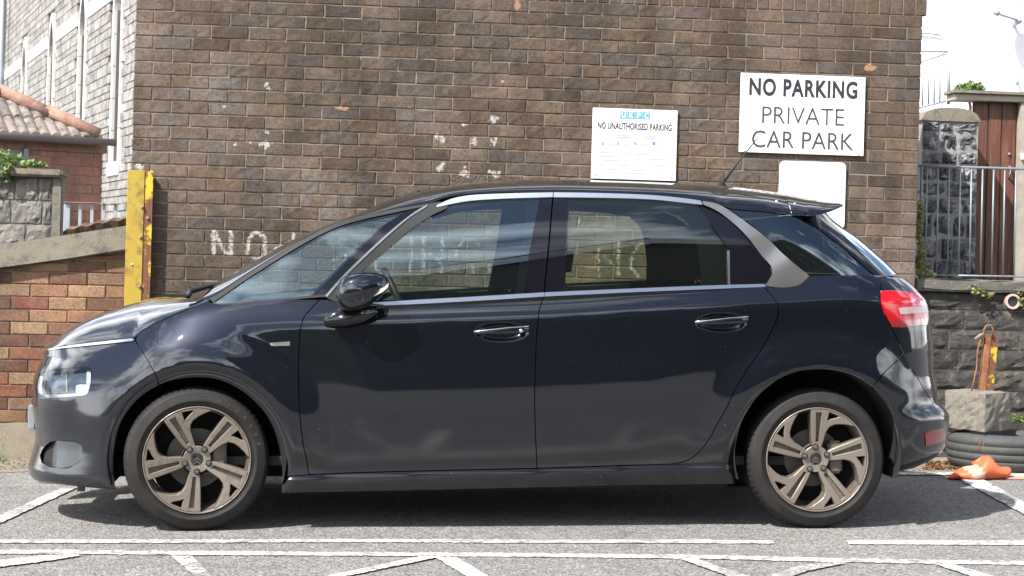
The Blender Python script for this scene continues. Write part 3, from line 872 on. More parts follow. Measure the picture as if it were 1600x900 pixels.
o = mesh_obj('brickwork', ev, ef, M['brick_low'], low); o['kind'] = 'stuff'
lx0 = lxf
bm = bmesh.new(); add_prism(bm, [(lx0 - 0.01, gz(lx0) - 0.1), (lx1, gz(lx1) - 0.1), (lx1, float(ctop(lx1)) + 0.03), (lx0 - 0.01, float(ctop(lx0)) + 0.03)], YL + 0.008, YL + 0.3)
o = bm_obj('mortar', bm, M['mortar_low'], low); o.location = -lb
pts = [on_y(a, c, YL - 0.05) for a, c in ((-420, 436), (0, 382), (100, 367.5), (208, 351), (208, 390.5), (100, 404.5), (0, 418), (-420, 468))]
bm = bmesh.new(); add_prism(bm, [(p.x, p.z) for p in pts], YL - 0.05, YL + 0.32)
bmesh.ops.bevel(bm, geom=list(bm.edges), offset=0.012, segments=2, affect='EDGES')
o = bm_obj('coping', bm, M['coping'], low); o.location = -lb
bm = bmesh.new()
n = 40
tp = []
for i in range(n + 1):
    x = lx0 + (lx1 - lx0) * i / n
    tp.append((x, cz0 - 0.004 + random.uniform(-0.012, 0.004)))
add_prism(bm, [(lx0, gz(lx0) - 0.1), (lx1, gz(lx1) - 0.1)] + tp[::-1], YL - 0.035, YL + 0.02)
o = bm_obj('plinth', bm, M['plinth'], low); o.location = -lb

# ---- yellow steel post
YP = 2.83
post = empty('steel_post', (on_y(215, 470, YP).x, YP, gz(-2.4)), label='chipped yellow steel post with rust in front of the brick wall', cat='post')
pb_ = Vector(post.location)
def post_x(px): return on_y(px, 370, YP).x - pb_.x
ptop = on_y(216, 266, YP).z - pb_.z
lean = (on_y(236, 268, YP).x - on_y(232.5, 470, YP).x) / (on_y(236, 268, YP).z - on_y(232.5, 470, YP).z)
def post_piece(name, x0, x1, y0, y1, mat, ztop=None, bev=0.002):
    bm = bmesh.new(); add_box(bm, post_x(x0), post_x(x1), y0, y1, -0.05, ztop or ptop, bev)
    return bm_obj(name, bm, mat, post)
post_piece('flange', 196.5, 223.5, 0.0, 0.012, M['yellow'])
post_piece('web', 223.6, 232.5, 0.006, 0.05, M['yellow_rust'], ptop - 0.004)
post_piece('edge_flange', 232.6, 237, -0.001, 0.012, M['yellow_rust'])
post_piece('side_flange', 196.5, 199.5, 0.013, 0.06, M['yellow'])
for px, py in ((222.5, 324), (231, 341), (220, 371), (218.5, 448), (206, 413)):
    p = on_y(px, py, YP)
    bm = bmesh.new(); bmesh.ops.create_uvsphere(bm, u_segments=12, v_segments=8, radius=0.0105 if px != 206 else 0.005)
    o = bm_obj('bolt', bm, M['coping'] if px != 206 else M['sign'], post, True); o.location = (p.x - pb_.x, -0.004, p.z - pb_.z)

# ---- rough stones
def rough_block(w, h, dep, amp=0.02, nx=6, nz=4, seed=0, bev=0.25, inwave=0.0):
    """stone with a hammered front, y=0 the mean front plane, centred on x and z"""
    rg_ = random.Random(seed)
    vs_, fs_ = [], []
    ph = [rg_.uniform(0, 6.28) for _ in range(6)]
    for k in range(nz + 1):
        for i in range(nx + 1):
            u, v = i / nx, k / nz
            e = min(u, 1 - u, v, 1 - v) * 2
            bul = (1 - (1 - min(1, e * 2.2))**2)
            n_ = math.sin(u * 7 + ph[0]) * math.cos(v * 5 + ph[1]) * 0.5 + rg_.uniform(-0.5, 0.5)
            edge = 0.06 * min(w, h)
            vs_.append(((u - 0.5) * w + rg_.uniform(-edge, edge) * (1 if 0 < i < nx else 0.5), -amp * (0.6 * bul + 0.7 * n_ * bul), (v - 0.5) * h + rg_.uniform(-edge, edge) * (1 if 0 < k < nz else 0.5)))
    for k in range(nz):
        for i in range(nx):
            a = k * (nx + 1) + i; fs_.append((a, a + 1, a + nx + 2, a + nx + 1))
    ring = [i for i in range(nx + 1)] + [(k + 1) * (nx + 1) - 1 for k in range(1, nz + 1)] + [nz * (nx + 1) + i for i in range(nx - 1, -1, -1)] + [k * (nx + 1) for k in range(nz - 1, 0, -1)]
    o2 = len(vs_); vs_ += [(vs_[i][0], dep, vs_[i][2]) for i in ring]; n = len(ring)
    for k in range(n):
        fs_.append((ring[(k + 1) % n], ring[k], o2 + k, o2 + (k + 1) % n))
    return vs_, fs_
def stone_obj(parent, x, y, z, w, h, dep, mat, amp=0.02, seed=0, nx=6, nz=4, base=Vector((0, 0, 0)), name='stone', smooth=False):
    vs_, fs_ = rough_block(w, h, dep, amp, nx, nz, seed)
    o = mesh_obj(name, vs_, fs_, mat, parent, smooth)
    o.location = Vector((x, y, z)) - base
    return o
def leaves(name, centers, n, size, mat, parent, seed=1, flat=0.0, droop=0.3):
    rg_ = random.Random(seed); vs_, fs_ = [], []
    for _ in range(n):
        (cx, cy, cz, rx, ry, rz) = rg_.choice(centers)
        while True:
            a, b2, c2 = (rg_.uniform(-1, 1) for _ in range(3))
            if a * a + b2 * b2 + c2 * c2 <= 1: break
        p = Vector((cx + a * rx, cy + b2 * ry, cz + c2 * rz))
        q = Euler((rg_.uniform(-1.2, 1.2), rg_.uniform(-1.2, 1.2), rg_.uniform(0, 6.28))).to_matrix()
        s = size * rg_.uniform(0.6, 1.3)
        o0 = len(vs_)
        for l in ((0, 0, 0), (0.38 * s, 0.4 * s, 0.1 * s), (0, s, 0), (-0.38 * s, 0.4 * s, 0.1 * s)):
            vs_.append(tuple(p + q @ Vector(l)))
        fs_ += [(o0, o0 + 1, o0 + 2), (o0, o0 + 2, o0 + 3)]
    return mesh_obj(name, vs_, fs_, mat, parent)

# ---- church at the left: rubble wall with lancets, running away from the street
CH_DIR = Vector((-0.267, 0.964, 0)).normalized()
CH_N = Vector((-CH_DIR.y, CH_DIR.x, 0)) * 1.0                 # faces left and towards the street
CH_N = Vector((-0.964, -0.267, 0)).normalized()
CH_P0 = CAM_POS + Vector((math.sin(R(-6.1)), math.cos(R(-6.1)), 0)) * 20.0
CH_P0.z = gz(-3) 
def on_church(px, py):
    d = ray_dir(px, py); t = (CH_P0 - CAM_POS).dot(CH_N) / d.dot(CH_N)
    p = CAM_POS + d * t; q = p - CH_P0
    return q.dot(CH_DIR), p.z
church = empty('church', CH_P0, label='pale rubble stone church wall with tall lancet windows behind the left wall', cat='church')
church.rotation_euler = (0, 0, math.atan2(-CH_DIR.y, -CH_DIR.x))          # local x runs towards the street, -y is the lit face
# in this frame a point (u along CH_DIR, z) sits at local x = -u
lan = []
for px, pt in ((183, -60), (128, -8), (80, 32), (38, 68)):
    u, _ = on_church(px, 100); lan.append(u)
ztop_l = on_church(80, 32)[1]; zbot_l = on_church(183, 252)[1]
LW = 0.26
zoff = CH_P0.z
def in_lancet(u, z, pad=0.0):
    for u0 in lan:
        if abs(u - u0) < LW + pad and zbot_l - pad < z < ztop_l + pad: return True
    return False
cv, cf = [], []
z = zoff - 0.2; rgc = random.Random(3)
umin, umax = -3.0, 15.5
while z < zoff + 9.5:
    h = rgc.uniform(0.07, 0.13); u = umin
    while u < umax:
        w = rgc.uniform(0.1, 0.33)
        if not any(abs(u + w / 2 - u0) < LW + 0.09 + w / 2 and zbot_l - .2 < z < ztop_l + .1 for u0 in lan):
            vs_, fs_ = rough_block(w - 0.012, h - 0.012, 0.1, 0.012, 2, 1, rgc.randint(0, 99999))
            o0 = len(cv); cv += [(-(u + w / 2) + a, b2 - 0.01, z + h / 2 + c2 - zoff) for a, b2, c2 in vs_]; cf += [tuple(o0 + k for k in f) for f in fs_]
        u += w
    z += h
o = mesh_obj('rubble', cv, cf, M['stone_church'], church); o['kind'] = 'stuff'
# wall body pierced by the lancets
cuts = sorted(lan)
bm = bmesh.new()
edges_u = [umin] + [e for u0 in cuts for e in (u0 - LW, u0 + LW)] + [umax]
for i in range(0, len(edges_u), 2):
    add_box(bm, -edges_u[i + 1], -edges_u[i], 0.03, 0.7, -0.4, 9.6)
for u0 in cuts:
    add_box(bm, -(u0 + LW), -(u0 - LW), 0.03, 0.7, -0.4, zbot_l - zoff)
    add_box(bm, -(u0 + LW), -(u0 - LW), 0.03, 0.7, ztop_l + 0.02 - zoff, 9.6)
bm_obj('wall_body', bm, M['church_joint'], church)
M['lead_glass'] = simple_mat('leaded_glass', (0.16, 0.165, 0.17), 0.35, var=0.3, nscale=8)
for u0 in cuts:
    wdw = empty('lancet_window', (-u0, 0, 0), church)
    zb_, zt_ = zbot_l - zoff, ztop_l - zoff
    for s in (-1, 1):
        bm = bmesh.new()
        k0 = zb_; ii = 0
        while k0 < zt_ - 0.5:
            hh = min(0.36, zt_ - 0.5 - k0)
            ww = 0.11 if ii % 2 else 0.08
            xa, xb = (s * (LW - 0.02), s * (LW + ww)); xa, xb = min(xa, xb), max(xa, xb)
            add_box(bm, xa, xb, -0.012, 0.025, k0 + 0.004, k0 + hh - 0.004); k0 += hh; ii += 1
        bm_obj('jamb', bm, M['dressed'], wdw)
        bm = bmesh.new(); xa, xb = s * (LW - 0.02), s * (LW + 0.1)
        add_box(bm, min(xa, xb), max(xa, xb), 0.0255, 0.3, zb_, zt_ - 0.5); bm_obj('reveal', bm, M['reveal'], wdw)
    outer, inner = [], []
    for k in range(9):
        t = k / 8
        ang = R(0 + 62 * t)
        xx = (-LW - 0.0) + (2 * LW) * math.cos(ang); zz = zt_ - 0.5 + 0.5 * math.sin(ang) / math.sin(R(62))
        inner.append((max(0.0, xx), zz)); outer.append((max(0.0, xx + 0.09 * (1 - t)) , zz + 0.09 * t))
    for s in (-1, 1):
        pl = [(s * p[0], p[1]) for p in inner] + [(s * p[0], p[1]) for p in reversed(outer)]
        bm = bmesh.new()
        for k in range(8):
            quad = [(s * inner[k][0], inner[k][1]), (s * outer[k][0], outer[k][1]), (s * outer[k + 1][0], outer[k + 1][1]), (s * inner[k + 1][0], inner[k + 1][1])]
            if abs(area2(quad)) > 1e-6: add_prism(bm, quad, -0.012, 0.3)
        # spandrel behind the arch
        bm_obj('arch', bm, M['dressed'], wdw)
        bm = bmesh.new()
        sp = [(s * 0.0, zt_ + 0.03)] + [(s * p[0], p[1]) for p in reversed(inner)] + [(s * LW, zt_ + 0.03)]
        add_prism(bm, sp, 0.0, 0.3); bm_obj('spandrel', bm, M['dressed'], wdw)
    bm = bmesh.new(); add_box(bm, -LW - 0.12, LW + 0.12, -0.03, 0.3, zb_ - 0.16, zb_ - 0.002, 0.01); bm_obj('sill', bm, M['dressed'], wdw)
    bm = bmesh.new(); add_box(bm, -LW - 0.02, LW + 0.02, 0.19, 0.21, zb_ - 0.02, zt_ + 0.02); gl_ = bm_obj('pane', bm, M['lead_glass'], wdw)
us0, zs0 = on_church(100, 48); 
bm = bmesh.new(); 
seg_u = [umin] + [e for u0 in cuts for e in (u0 - LW - 0.14, u0 + LW + 0.14)] + [umax]
for i in range(0, len(seg_u), 2):
    add_box(bm, -seg_u[i + 1], -seg_u[i], -0.022, 0.0, zs0 - zoff - 0.09, zs0 - zoff + 0.09, 0.008)
bm_obj('string_course', bm, M['dressed'], church)
ub, _ = on_church(5, 60)
bm = bmesh.new(); add_box(bm, -(ub + 1.4), -ub, -0.7, 0.0, -0.4, 9.6, 0.02)
bm_obj('buttress', bm, M['dressed'], church)
ud, _ = on_church(14.5, 80)
tube_obj('downpipe', [(-ud, -0.12, -0.3), (-ud, -0.12, 9.6)], 0.055, M['ink_mid'], church)
M['slate'] = stone_mat('church_slate', [(0.09, 0.09, 0.1), (0.13, 0.13, 0.14)], lf=0.2)
bm = bmesh.new(); add_prism(bm, [(-0.5, 9.6), (8.0, 9.6), (3.75, 15.0)], 0, 1)
for v in bm.verts: v.co = Vector((-umin + (umin - umax) * v.co.y, v.co.x, v.co.z))
bm_obj('roof', bm, M['slate'], church)
bm = bmesh.new(); add_box(bm, -umax, -umin, 0.72, 7.3, -0.4, 9.58); bm_obj('nave', bm, M['church_joint'], church)

# ---- red brick outbuilding with a hipped tile roof
ob_ang = R(24)
OD = Vector((math.cos(ob_ang), math.sin(ob_ang), 0)); ON = Vector((math.sin(ob_ang), -math.cos(ob_ang), 0))
OP = on_y(161, 230, 8.2)
def on_ob(px, py, out=0.0):
    d = ray_dir(px, py); t = ((OP + ON * out) - CAM_POS).dot(ON) / d.dot(ON)
    p = CAM_POS + d * t; q = p - OP
    return q.dot(OD), p.z
shed = empty('brick_outbuilding', (OP.x, OP.y, gz(OP.x)), label='red brick outbuilding with grey tiled hipped roof in front of the church', cat='building')
shed.rotation_euler = (0, 0, ob_ang)
sz0 = gz(OP.x)
z_eave = on_ob(150, 221)[1] - sz0
sv_, sf_ = [], []
BC, BP = 0.078, 0.235
rgs = random.Random(5)
r = 0
while r * BC < z_eave - 0.05:
    u = -3.6 + (BP / 2 if r % 2 else 0)
    while u < -0.02:
        w = min(BP - 0.012, -u)
        vs_, fs_ = brick_verts(w, BC - 0.012, j=0.002)
        o0 = len(sv_); sv_ += [(u + w / 2 + a, b2, r * BC + c2) for a, b2, c2 in vs_]; sf_ += [tuple(o0 + k for k in f) for f in fs_]
        u += BP
    r += 1
o = mesh_obj('brickwork', sv_, sf_, M['brick_red'], shed); o['kind'] = 'stuff'
bm = bmesh.new(); add_box(bm, -3.7, -0.004, 0.008, 3.0, -0.2, z_eave + 0.05); bm_obj('wall_body', bm, M['mortar_low'], shed)
bm = bmesh.new(); add_box(bm, -3.7, 0.03, -0.03, 0.06, z_eave - 0.1, z_eave + 0.02, 0.004); bm_obj('eaves_board', bm, M['ridge'], shed)
bm = bmesh.new(); add_tube(bm, [(-3.7, -0.16, z_eave + 0.01), (0.06, -0.16, z_eave - 0.01)], 0.032, 10); bm_obj('gutter', bm, M['slate_grey'], shed, True)
# roof plane rises away from the eave; hip line traced
PITCHR = math.tan(R(33))
def roof_pt(px, py):
    d = ray_dir(px, py); n = (ON * -1.0)
    # plane: z = z_eave + PITCHR * (distance behind eave + 0.12)
    e0 = OP
    A = d.z - PITCHR * d.dot(n); B = sz0 + z_eave + PITCHR * ((CAM_POS - e0).dot(n) + 0.16) - CAM_POS.z
    t = B / A; p = CAM_POS + d * t; q = p - e0
    return q.dot(OD), q.dot(n), p.z - sz0
h0 = roof_pt(152, 216); h1 = roof_pt(4, 152)
dirh = ((h1[0] - h0[0]) / (h1[1] - h0[1]))
cols = 62; rowsr = 9
depth_r = h1[1] - h0[1] + 0.6
rv, rf = [], []
CW = 0.088
ncol = int(4.0 / CW)
for c_ in range(ncol):
    u0 = 0.12 - (c_ + 1) * CW
    for r_ in range(14):
        v0 = -0.16 + r_ * 0.24
        if u0 + CW * 0.5 > h0[0] + dirh * (v0 + 0.12 - h0[1]) + 0.02: continue
        o0 = len(rv); nq = 6
        for e in (0, 1):
            v_ = v0 + e * 0.27
            for q in range(nq + 1):
                s = q / nq
                zz = z_eave + PITCHR * (v_ + 0.16) + 0.024 * math.sin(math.pi * s)**0.8 + (0.02 if e == 0 else 0.0)
                rv.append((u0 + CW * s, v_, zz))
        for q in range(nq):
            rf.append((o0 + q, o0 + q + 1, o0 + nq + 2 + q, o0 + nq + 1 + q))
        o1 = len(rv); rv += [(p[0], p[1], p[2] - 0.03) for p in rv[o0:o0 + nq + 1]]
        for q in range(nq): rf.append((o1 + q, o1 + q + 1, o0 + q + 1, o0 + q))
roofp = mesh_obj('roof_tiles', rv, rf, M['tile'], shed); roofp['kind'] = 'stuff'
far_u = -4.2
vtop = h1[1] + 0.8
hp = lambda v: h0[0] + dirh * (v - h0[1])
pl = [(hp(-0.16), -0.16), (hp(vtop), vtop), (far_u, vtop), (far_u, -0.16)]
mesh_obj('roof_deck', [(p[0], p[1], z_eave + PITCHR * (p[1] + 0.16) - 0.03) for p in pl] + [(0.1, 3.2, z_eave - 0.03)], [(0, 1, 2, 3), (0, 4, 1)], M['tile'], shed)
for k in range(12):
    va = h0[1] + 0.0 + k * 0.26; vb = va + 0.275
    if hp(vb) < far_u: break
    a = Vector((hp(va), va, z_eave + PITCHR * (va + 0.16) + 0.03)); b2 = Vector((hp(vb), vb, z_eave + PITCHR * (vb + 0.16) + 0.055))
    bm = bmesh.new(); add_tube(bm, [a, b2], [0.062, 0.054], 10); bm_obj('hip_tile', bm, M['ridge'], shed, True)
wa = on_ob(36, 226); wb = on_ob(43, 258)
bm = bmesh.new(); add_box(bm, wa[0], wb[0], -0.03, 0.02, wb[1] - sz0, wa[1] - sz0, 0.004); bm_obj('window_frame', bm, M['white_rail'], shed)
bm = bmesh.new(); add_box(bm, wa[0] - 0.9, wa[0] - 0.001, -0.01, 0.02, wb[1] - sz0, wa[1] - sz0, 0.004); bm_obj('window_pane', bm, M['lead_glass'], shed)
bm = bmesh.new(); la_ = on_ob(62, 232); add_box(bm, la_[0] - 1.3, la_[0], -0.02, 0.02, la_[1] - sz0, la_[1] - sz0 + 0.11, 0.004); bm_obj('lintel', bm, M['coping'], shed)

# ---- stone garden wall with coping, concrete post and plant
YG = 4.3
gx0, gx1 = on_y(-60, 330, YG).x, on_y(82, 330, YG).x
zg0, zg1 = gz(gx0), on_y(40, 277, YG).z
gwall = empty('stone_garden_wall', (gx1, YG, zg0), label='grey stone garden wall with flat coping above the low brick wall', cat='wall')
gb = Vector(gwall.location)
ys = [277, 313, 350, 388, 425]
rgg = random.Random(8)
for r in range(4):
    z1, z0 = on_y(40, ys[r], YG).z, on_y(40, ys[r + 1], YG).z
    x = gx0 - (0.07 if r % 2 else 0)
    while x < gx1 - 0.02:
        w = min(rgg.uniform(0.14, 0.3), gx1 - x)
        if w > 0.04: stone_obj(gwall, x + w / 2, YG, (z0 + z1) / 2, w - 0.012, z1 - z0 - 0.012, 0.14, M['stone_left'], 0.014, rgg.randint(0, 9999), base=gb)
        x += w
bm = bmesh.new(); add_box(bm, gx0 - 0.1, gx1, YG + 0.006, YG + 0.25, zg0 - 0.1, zg1 + 0.004); o = bm_obj('joint_bed', bm, M['stone_joint'], gwall); o.location = -gb
a = on_y(-60, 262, YG - 0.06); b2 = on_y(97, 279, YG - 0.06)
bm = bmesh.new(); add_box(bm, a.x, b2.x, YG - 0.07, YG + 0.3, zg1 + 0.005, on_y(40, 263, YG - 0.06).z, 0.014); o = bm_obj('coping', bm, M['coping'], gwall); o.location = -gb
a = on_y(82.5, 280, YG - 0.02); b2 = on_y(95, 375, YG - 0.02)
box_p = bmesh.new(); add_box(box_p, a.x, b2.x, YG - 0.03, YG + 0.12, zg0 - 0.1, zg1 + 0.003, 0.006); o = bm_obj('end_post', box_p, M['concrete'], gwall); o.location = -gb
plant = empty('wall_plant', on_y(25, 262, YG + 0.1), label='bright green leafy plant sprawling over the stone wall top at left edge', cat='plant')
pp = Vector(plant.location)
def rel(px, py, Y, rx, ry, rz, base): p = on_y(px, py, Y) - base; return (p.x, p.y, p.z, rx, ry, rz)
leaves('foliage', [rel(8, 245, YG + .05, .07, .12, .05, pp), rel(22, 250, YG + .1, .07, .12, .05, pp), rel(10, 268, YG - .05, .05, .05, .07, pp), rel(45, 256, YG + .05, .07, .1, .025, pp), rel(-15, 255, YG, .1, .14, .1, pp), rel(62, 258, YG + .1, .05, .08, .012, pp)], 620, 0.028, M['weed'], plant, 4)
bm = bmesh.new()
for k in range(9):
    q = on_y(5 + k * 6, 262, YG + .1) - pp; add_tube(bm, [q, q + Vector((random.uniform(-.04, .04), -.03, 0.04)), q + Vector((random.uniform(-.08, .08), -.05, 0.07))], 0.003, 5)
bm_obj('stem', bm, M['twig'], plant)

# ---- grey railing and rusty sheet behind the coping
YR = 3.75
rail = empty('grey_railing', on_y(110, 365, YR), label='short grey flat-bar railing between the stone wall and yellow post', cat='railing')
rb_ = Vector(rail.location)
def rail_bar(name, x0, y0, x1, y1, Y, mat, parent, base, dep=0.012):
    a, b2 = on_y(x0, y0, Y), on_y(x1, y1, Y)
    bm = bmesh.new(); add_box(bm, min(a.x, b2.x), max(a.x, b2.x), Y - dep / 2, Y + dep / 2, min(a.z, b2.z), max(a.z, b2.z), 0.0015)
    o = bm_obj(name, bm, mat, parent); o.location = -base; return o
rail_bar('top_rail', 100, 315.5, 212, 319, YR - 0.015, M['grey_rail'], rail, rb_, 0.03)
rail_bar('post', 100, 319, 108.5, 372, YR, M['grey_rail'], rail, rb_, 0.02)
for px in (125, 143.5, 162, 180, 198): rail_bar('bar', px - 1.8, 318, px + 1.8, 372, YR, M['grey_rail'], rail, rb_)
sheet_b = on_y(150, 358, 3.45)
nseg = 18
vsx, fsx = [], []
for i in range(nseg + 1):
    t = i / nseg; px = 99 + 112 * t; py = 362 - 22 * t**0.75
    for j, (dy, dz_) in enumerate(((0.0, -0.05), (-0.02, 0.0), (0.12, 0.02), (0.3, 0.0))):
        p = on_y(px, py, 3.40) + Vector((0, dy, dz_ + 0.006 * math.sin(i * 1.7)))
        vsx.append(tuple(p - sheet_b))
for i in range(nseg):
    for j in range(3):
        a = i * 4 + j; fsx.append((a, a + 4, a + 5, a + 1))
sh_ = mesh_obj('rusty_sheet', vsx, fsx, M['rust_dark'], smooth=False, loc=sheet_b)
md = sh_.modifiers.new('thick', 'SOLIDIFY'); md.thickness = 0.008
tag(sh_, 'bent rusty metal sheet lying on the sloping coping below the railing', 'metal sheet')

# ---- right: dark stone retaining wall with coping
YS = 3.02
rx0, rx1 = on_y(1428, 560, YS).x, on_y(1700, 560, YS).x
rw = empty('stone_retaining_wall', (rx0, YS, gz(rx0)), label='dark coursed stone retaining wall right of the car under the railing', cat='wall')
rwb = Vector(rw.location)
rgr = random.Random(21)
yb = [456, 485, 515, 546, 578, 610, 642, 675, 705, 745]
for r in range(len(yb) - 1):
    z1, z0 = on_y(1520, yb[r], YS).z, on_y(1520, yb[r + 1], YS).z
    x = rx0 - rgr.uniform(0, 0.1)
    while x < rx1:
        w = rgr.uniform(0.22, 0.55)
        xa = max(x, rx0)
        stone_obj(rw, (xa + x + w) / 2, YS, (z0 + z1) / 2, x + w - xa - 0.008, z1 - z0 - 0.007, 0.2, M['stone_dark'], 0.013, rgr.randint(0, 99999), 8, 5, rwb)
        x += w
zt = on_y(1520, 456, YS).z
rxf = on_y(2200, 560, YS).x
ev, ef = [], []
for r in range(len(yb) - 1):
    z1, z0 = on_y(1520, yb[r], YS).z, on_y(1520, yb[r + 1], YS).z
    x = rx1 + 0.45
    while x < rxf:
        w = rgr.uniform(0.22, 0.55); vs_, fs_ = rough_block(w - 0.008, z1 - z0 - 0.007, 0.2, 0.013, 8, 5, rgr.randint(0, 99999)); o0 = len(ev)
        ev += [tuple(Vector((x + w / 2 + v[0], YS + v[1], (z0 + z1) / 2 + v[2])) - rwb) for v in vs_]; ef += [tuple(o0 + k for k in f) for f in fs_]
        x += w
o = mesh_obj('stonework', ev, ef, M['stone_dark'], rw); o['kind'] = 'stuff'
rx1 = rxf
bm = bmesh.new(); add_box(bm, rx0, rx1, YS + 0.006, YS + 0.35, gz(rx0) - 0.1, zt + 0.002); o = bm_obj('joint_bed', bm, M['stone_joint'], rw); o.location = -rwb
bm = bmesh.new(); add_box(bm, rx0 - 0.02, rx1, YS - 0.05, YS + 0.42, zt + 0.003, on_y(1520, 437.5, YS - 0.05).z, 0.01)
bmesh.ops.subdivide_edges(bm, edges=[e for e in bm.edges if abs(e.verts[0].co.x - e.verts[1].co.x) > 0.5], cuts=30)
for v in bm.verts: v.co += Vector((0, random.uniform(-.006, .006), random.uniform(-.005, .004)))
o = bm_obj('coping', bm, M['coping_dark'], rw); o.location = -rwb
pc = on_y(1583, 471, YS - 0.04)
bm = bmesh.new()
seg = 28
for (ra, ya, rb2, yb2) in ((0.048, 0.0, 0.048, 0.15), (0.034, 0.0, 0.034, 0.15), (0.034, 0.0, 0.048, 0.0)):
    A = [bm.verts.new((ra * math.cos(2 * math.pi * k / seg), ya, ra * math.sin(2 * math.pi * k / seg))) for k in range(seg)]
    B = [bm.verts.new((rb2 * math.cos(2 * math.pi * k / seg), yb2, rb2 * math.sin(2 * math.pi * k / seg))) for k in range(seg)]
    for k in range(seg): bm.faces.new((A[k], A[(k + 1) % seg], B[(k + 1) % seg], B[k]))
o = bm_obj('drain_pipe', bm, M['clay_pipe'], rw, True); o.location = pc - rwb
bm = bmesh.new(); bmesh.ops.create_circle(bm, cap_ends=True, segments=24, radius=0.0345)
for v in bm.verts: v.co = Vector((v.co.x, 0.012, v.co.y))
o = bm_obj('pipe_bore_shade', bm, M['ink'], rw); o.location = pc - rwb  # black disc painting in the shade inside the hollow pipe

# ---- railing on the retaining wall
YV = 3.22
rl = empty('wall_railing', on_y(1520, 437, YV), label='pale galvanised railing with upright bars on the stone retaining wall', cat='railing')
rlb = Vector(rl.location)
bm = bmesh.new(); add_tube(bm, [on_y(1434, 259, YV), on_y(1530, 262, YV), on_y(1700, 267, YV)], 0.0085, 10); o = bm_obj('top_rail', bm, M['white_rail'], rl, True); o.location = -rlb
bm = bmesh.new(); add_tube(bm, [on_y(1434, 429.5, YV), on_y(1700, 434, YV)], 0.006, 8); o = bm_obj('bottom_rail', bm, M['white_rail'], rl, True); o.location = -rlb
for i in range(16):
    px = 1446.5 + 17.35 * i
    bm = bmesh.new(); add_tube(bm, [on_y(px + 2.2, 260.5 + i * 0.5, YV), on_y(px - 1.2, 430 + i * 0.3, YV)], 0.0054, 8)
    o = bm_obj('bar', bm, M['white_rail'], rl, True); o.location = -rlb
for px in (1440, 1655):
    bm = bmesh.new(); add_tube(bm, [on_y(px, 259, YV), on_y(px - 3, 440, YV)], 0.009, 8)
    o = bm_obj('post', bm, M['white_rail'], rl, True); o.location = -rlb

# ---- rubble gate pier with a domed top
YQ = 4.6
pier = empty('stone_pier', on_y(1483, 430, YQ), label='rubble stone gate pier with rounded mortar top beside the brown door', cat='pier')
pq = Vector(pier.location)
px0, px1 = on_y(1437, 330, YQ).x, on_y(1526, 330, YQ).x
ztp = on_y(1485, 190, YQ).z; zbt = gz(2.5) 
rgp = random.Random(12)
z = on_y(1485, 470, YQ).z
while z < ztp - 0.02:
    h = min(rgp.uniform(0.09, 0.17), ztp - z)
    if ztp - z - h < 0.05: h = ztp - z
    x = px0
    while x < px1 - 0.02:
        w = rgp.uniform(0.08, 0.2)
        if px1 - x - w < 0.07: w = px1 - x
        stone_obj(pier, x + w / 2, YQ + rgp.uniform(-.012, .012), z + h / 2, w - 0.014, h - 0.014, 0.12, M['stone_pier'], 0.03, rgp.randint(0, 99999), 6, 5, pq)
        x += w
    z += h
bm = bmesh.new(); add_box(bm, px0 + 0.005, px1 - 0.005, YQ + 0.001, YQ + 0.4, zbt - 0.1, ztp + 0.002); o = bm_obj('core', bm, M['pier_joint'], pier); o.location = -pq
dome = []
for k in range(15):
    t = k / 14; dome.append((px0 - 0.012 + (px1 - px0 + 0.024) * t, ztp + 0.003 + 0.095 * (1 - abs(2 * t - 1)**2.6)**0.55))
bm = bmesh.new(); add_prism(bm, [(px1 + 0.012, ztp + 0.002), (px0 - 0.012, ztp + 0.002)] + dome[1:-1], YQ - 0.015, YQ + 0.42)
o = bm_obj('rounded_cap', bm, M['coping'], pier, False); o.location = -pq

# ---- brown plank door with its frame and lintel
YD = 4.95
dr = empty('plank_door', on_y(1556, 435, YD), label='brown vertical plank door beside the stone pier', cat='door')
db = Vector(dr.location)
zdt, zdb = on_y(1556, 160, YD).z, on_y(1556, 470, YD).z
xsd = [1520, 1541, 1562, 1585]
for a, b2 in zip(xsd[:-1], xsd[1:]):
    xa, xb = on_y(a, 300, YD).x, on_y(b2, 300, YD).x
    bm = bmesh.new(); add_box(bm, xa + 0.002, xb - 0.002, YD + random.uniform(-.003, .003), YD + 0.03, zdb, zdt, 0.004); o = bm_obj('plank', bm, M['timber'], dr); o.location = -db
bm = bmesh.new(); add_box(bm, on_y(1519, 300, YD).x, on_y(1586, 300, YD).x, YD + 0.031, YD + 0.05, zdb, zdt + 0.01); o = bm_obj('backing', bm, M['timber'], dr); o.location = -db
bm = bmesh.new(); p = on_y(1579, 262, YD - 0.03); q = on_y(1578.5, 276, YD - 0.03)
add_tube(bm, [p + Vector((0, .03, .01)), p, q, q + Vector((0, .03, -.01))], 0.008, 8); o = bm_obj('door_handle', bm, M['white_rail'], dr, True); o.location = -db
for yy in (240, 243):
    p = on_y(1577, yy, YD - 0.005)
bm = bmesh.new(); bmesh.ops.create_uvsphere(bm, u_segments=10, v_segments=6, radius=0.012); o = bm_obj('latch', bm, M['white_rail'], dr, True); o.location = on_y(1577, 241, YD - 0.005) - db
fr_ = empty('gate_frame', on_y(1595, 435, YD - 0.1), label='weathered grey timber lintel and jamb round the brown door', cat='door frame')
fb = Vector(fr_.location)
xa, xb = on_y(1586.5, 300, YD).x, on_y(1602, 300, YD).x
bm = bmesh.new(); add_box(bm, xa, xb, YD - 0.06, YD + 0.1, zdb, on_y(1590, 157, YD).z, 0.005); o = bm_obj('jamb', bm, M['grey_timber'], fr_); o.location = -fb
xa, xb = on_y(1488, 150, YD).x, on_y(1690, 150, YD).x
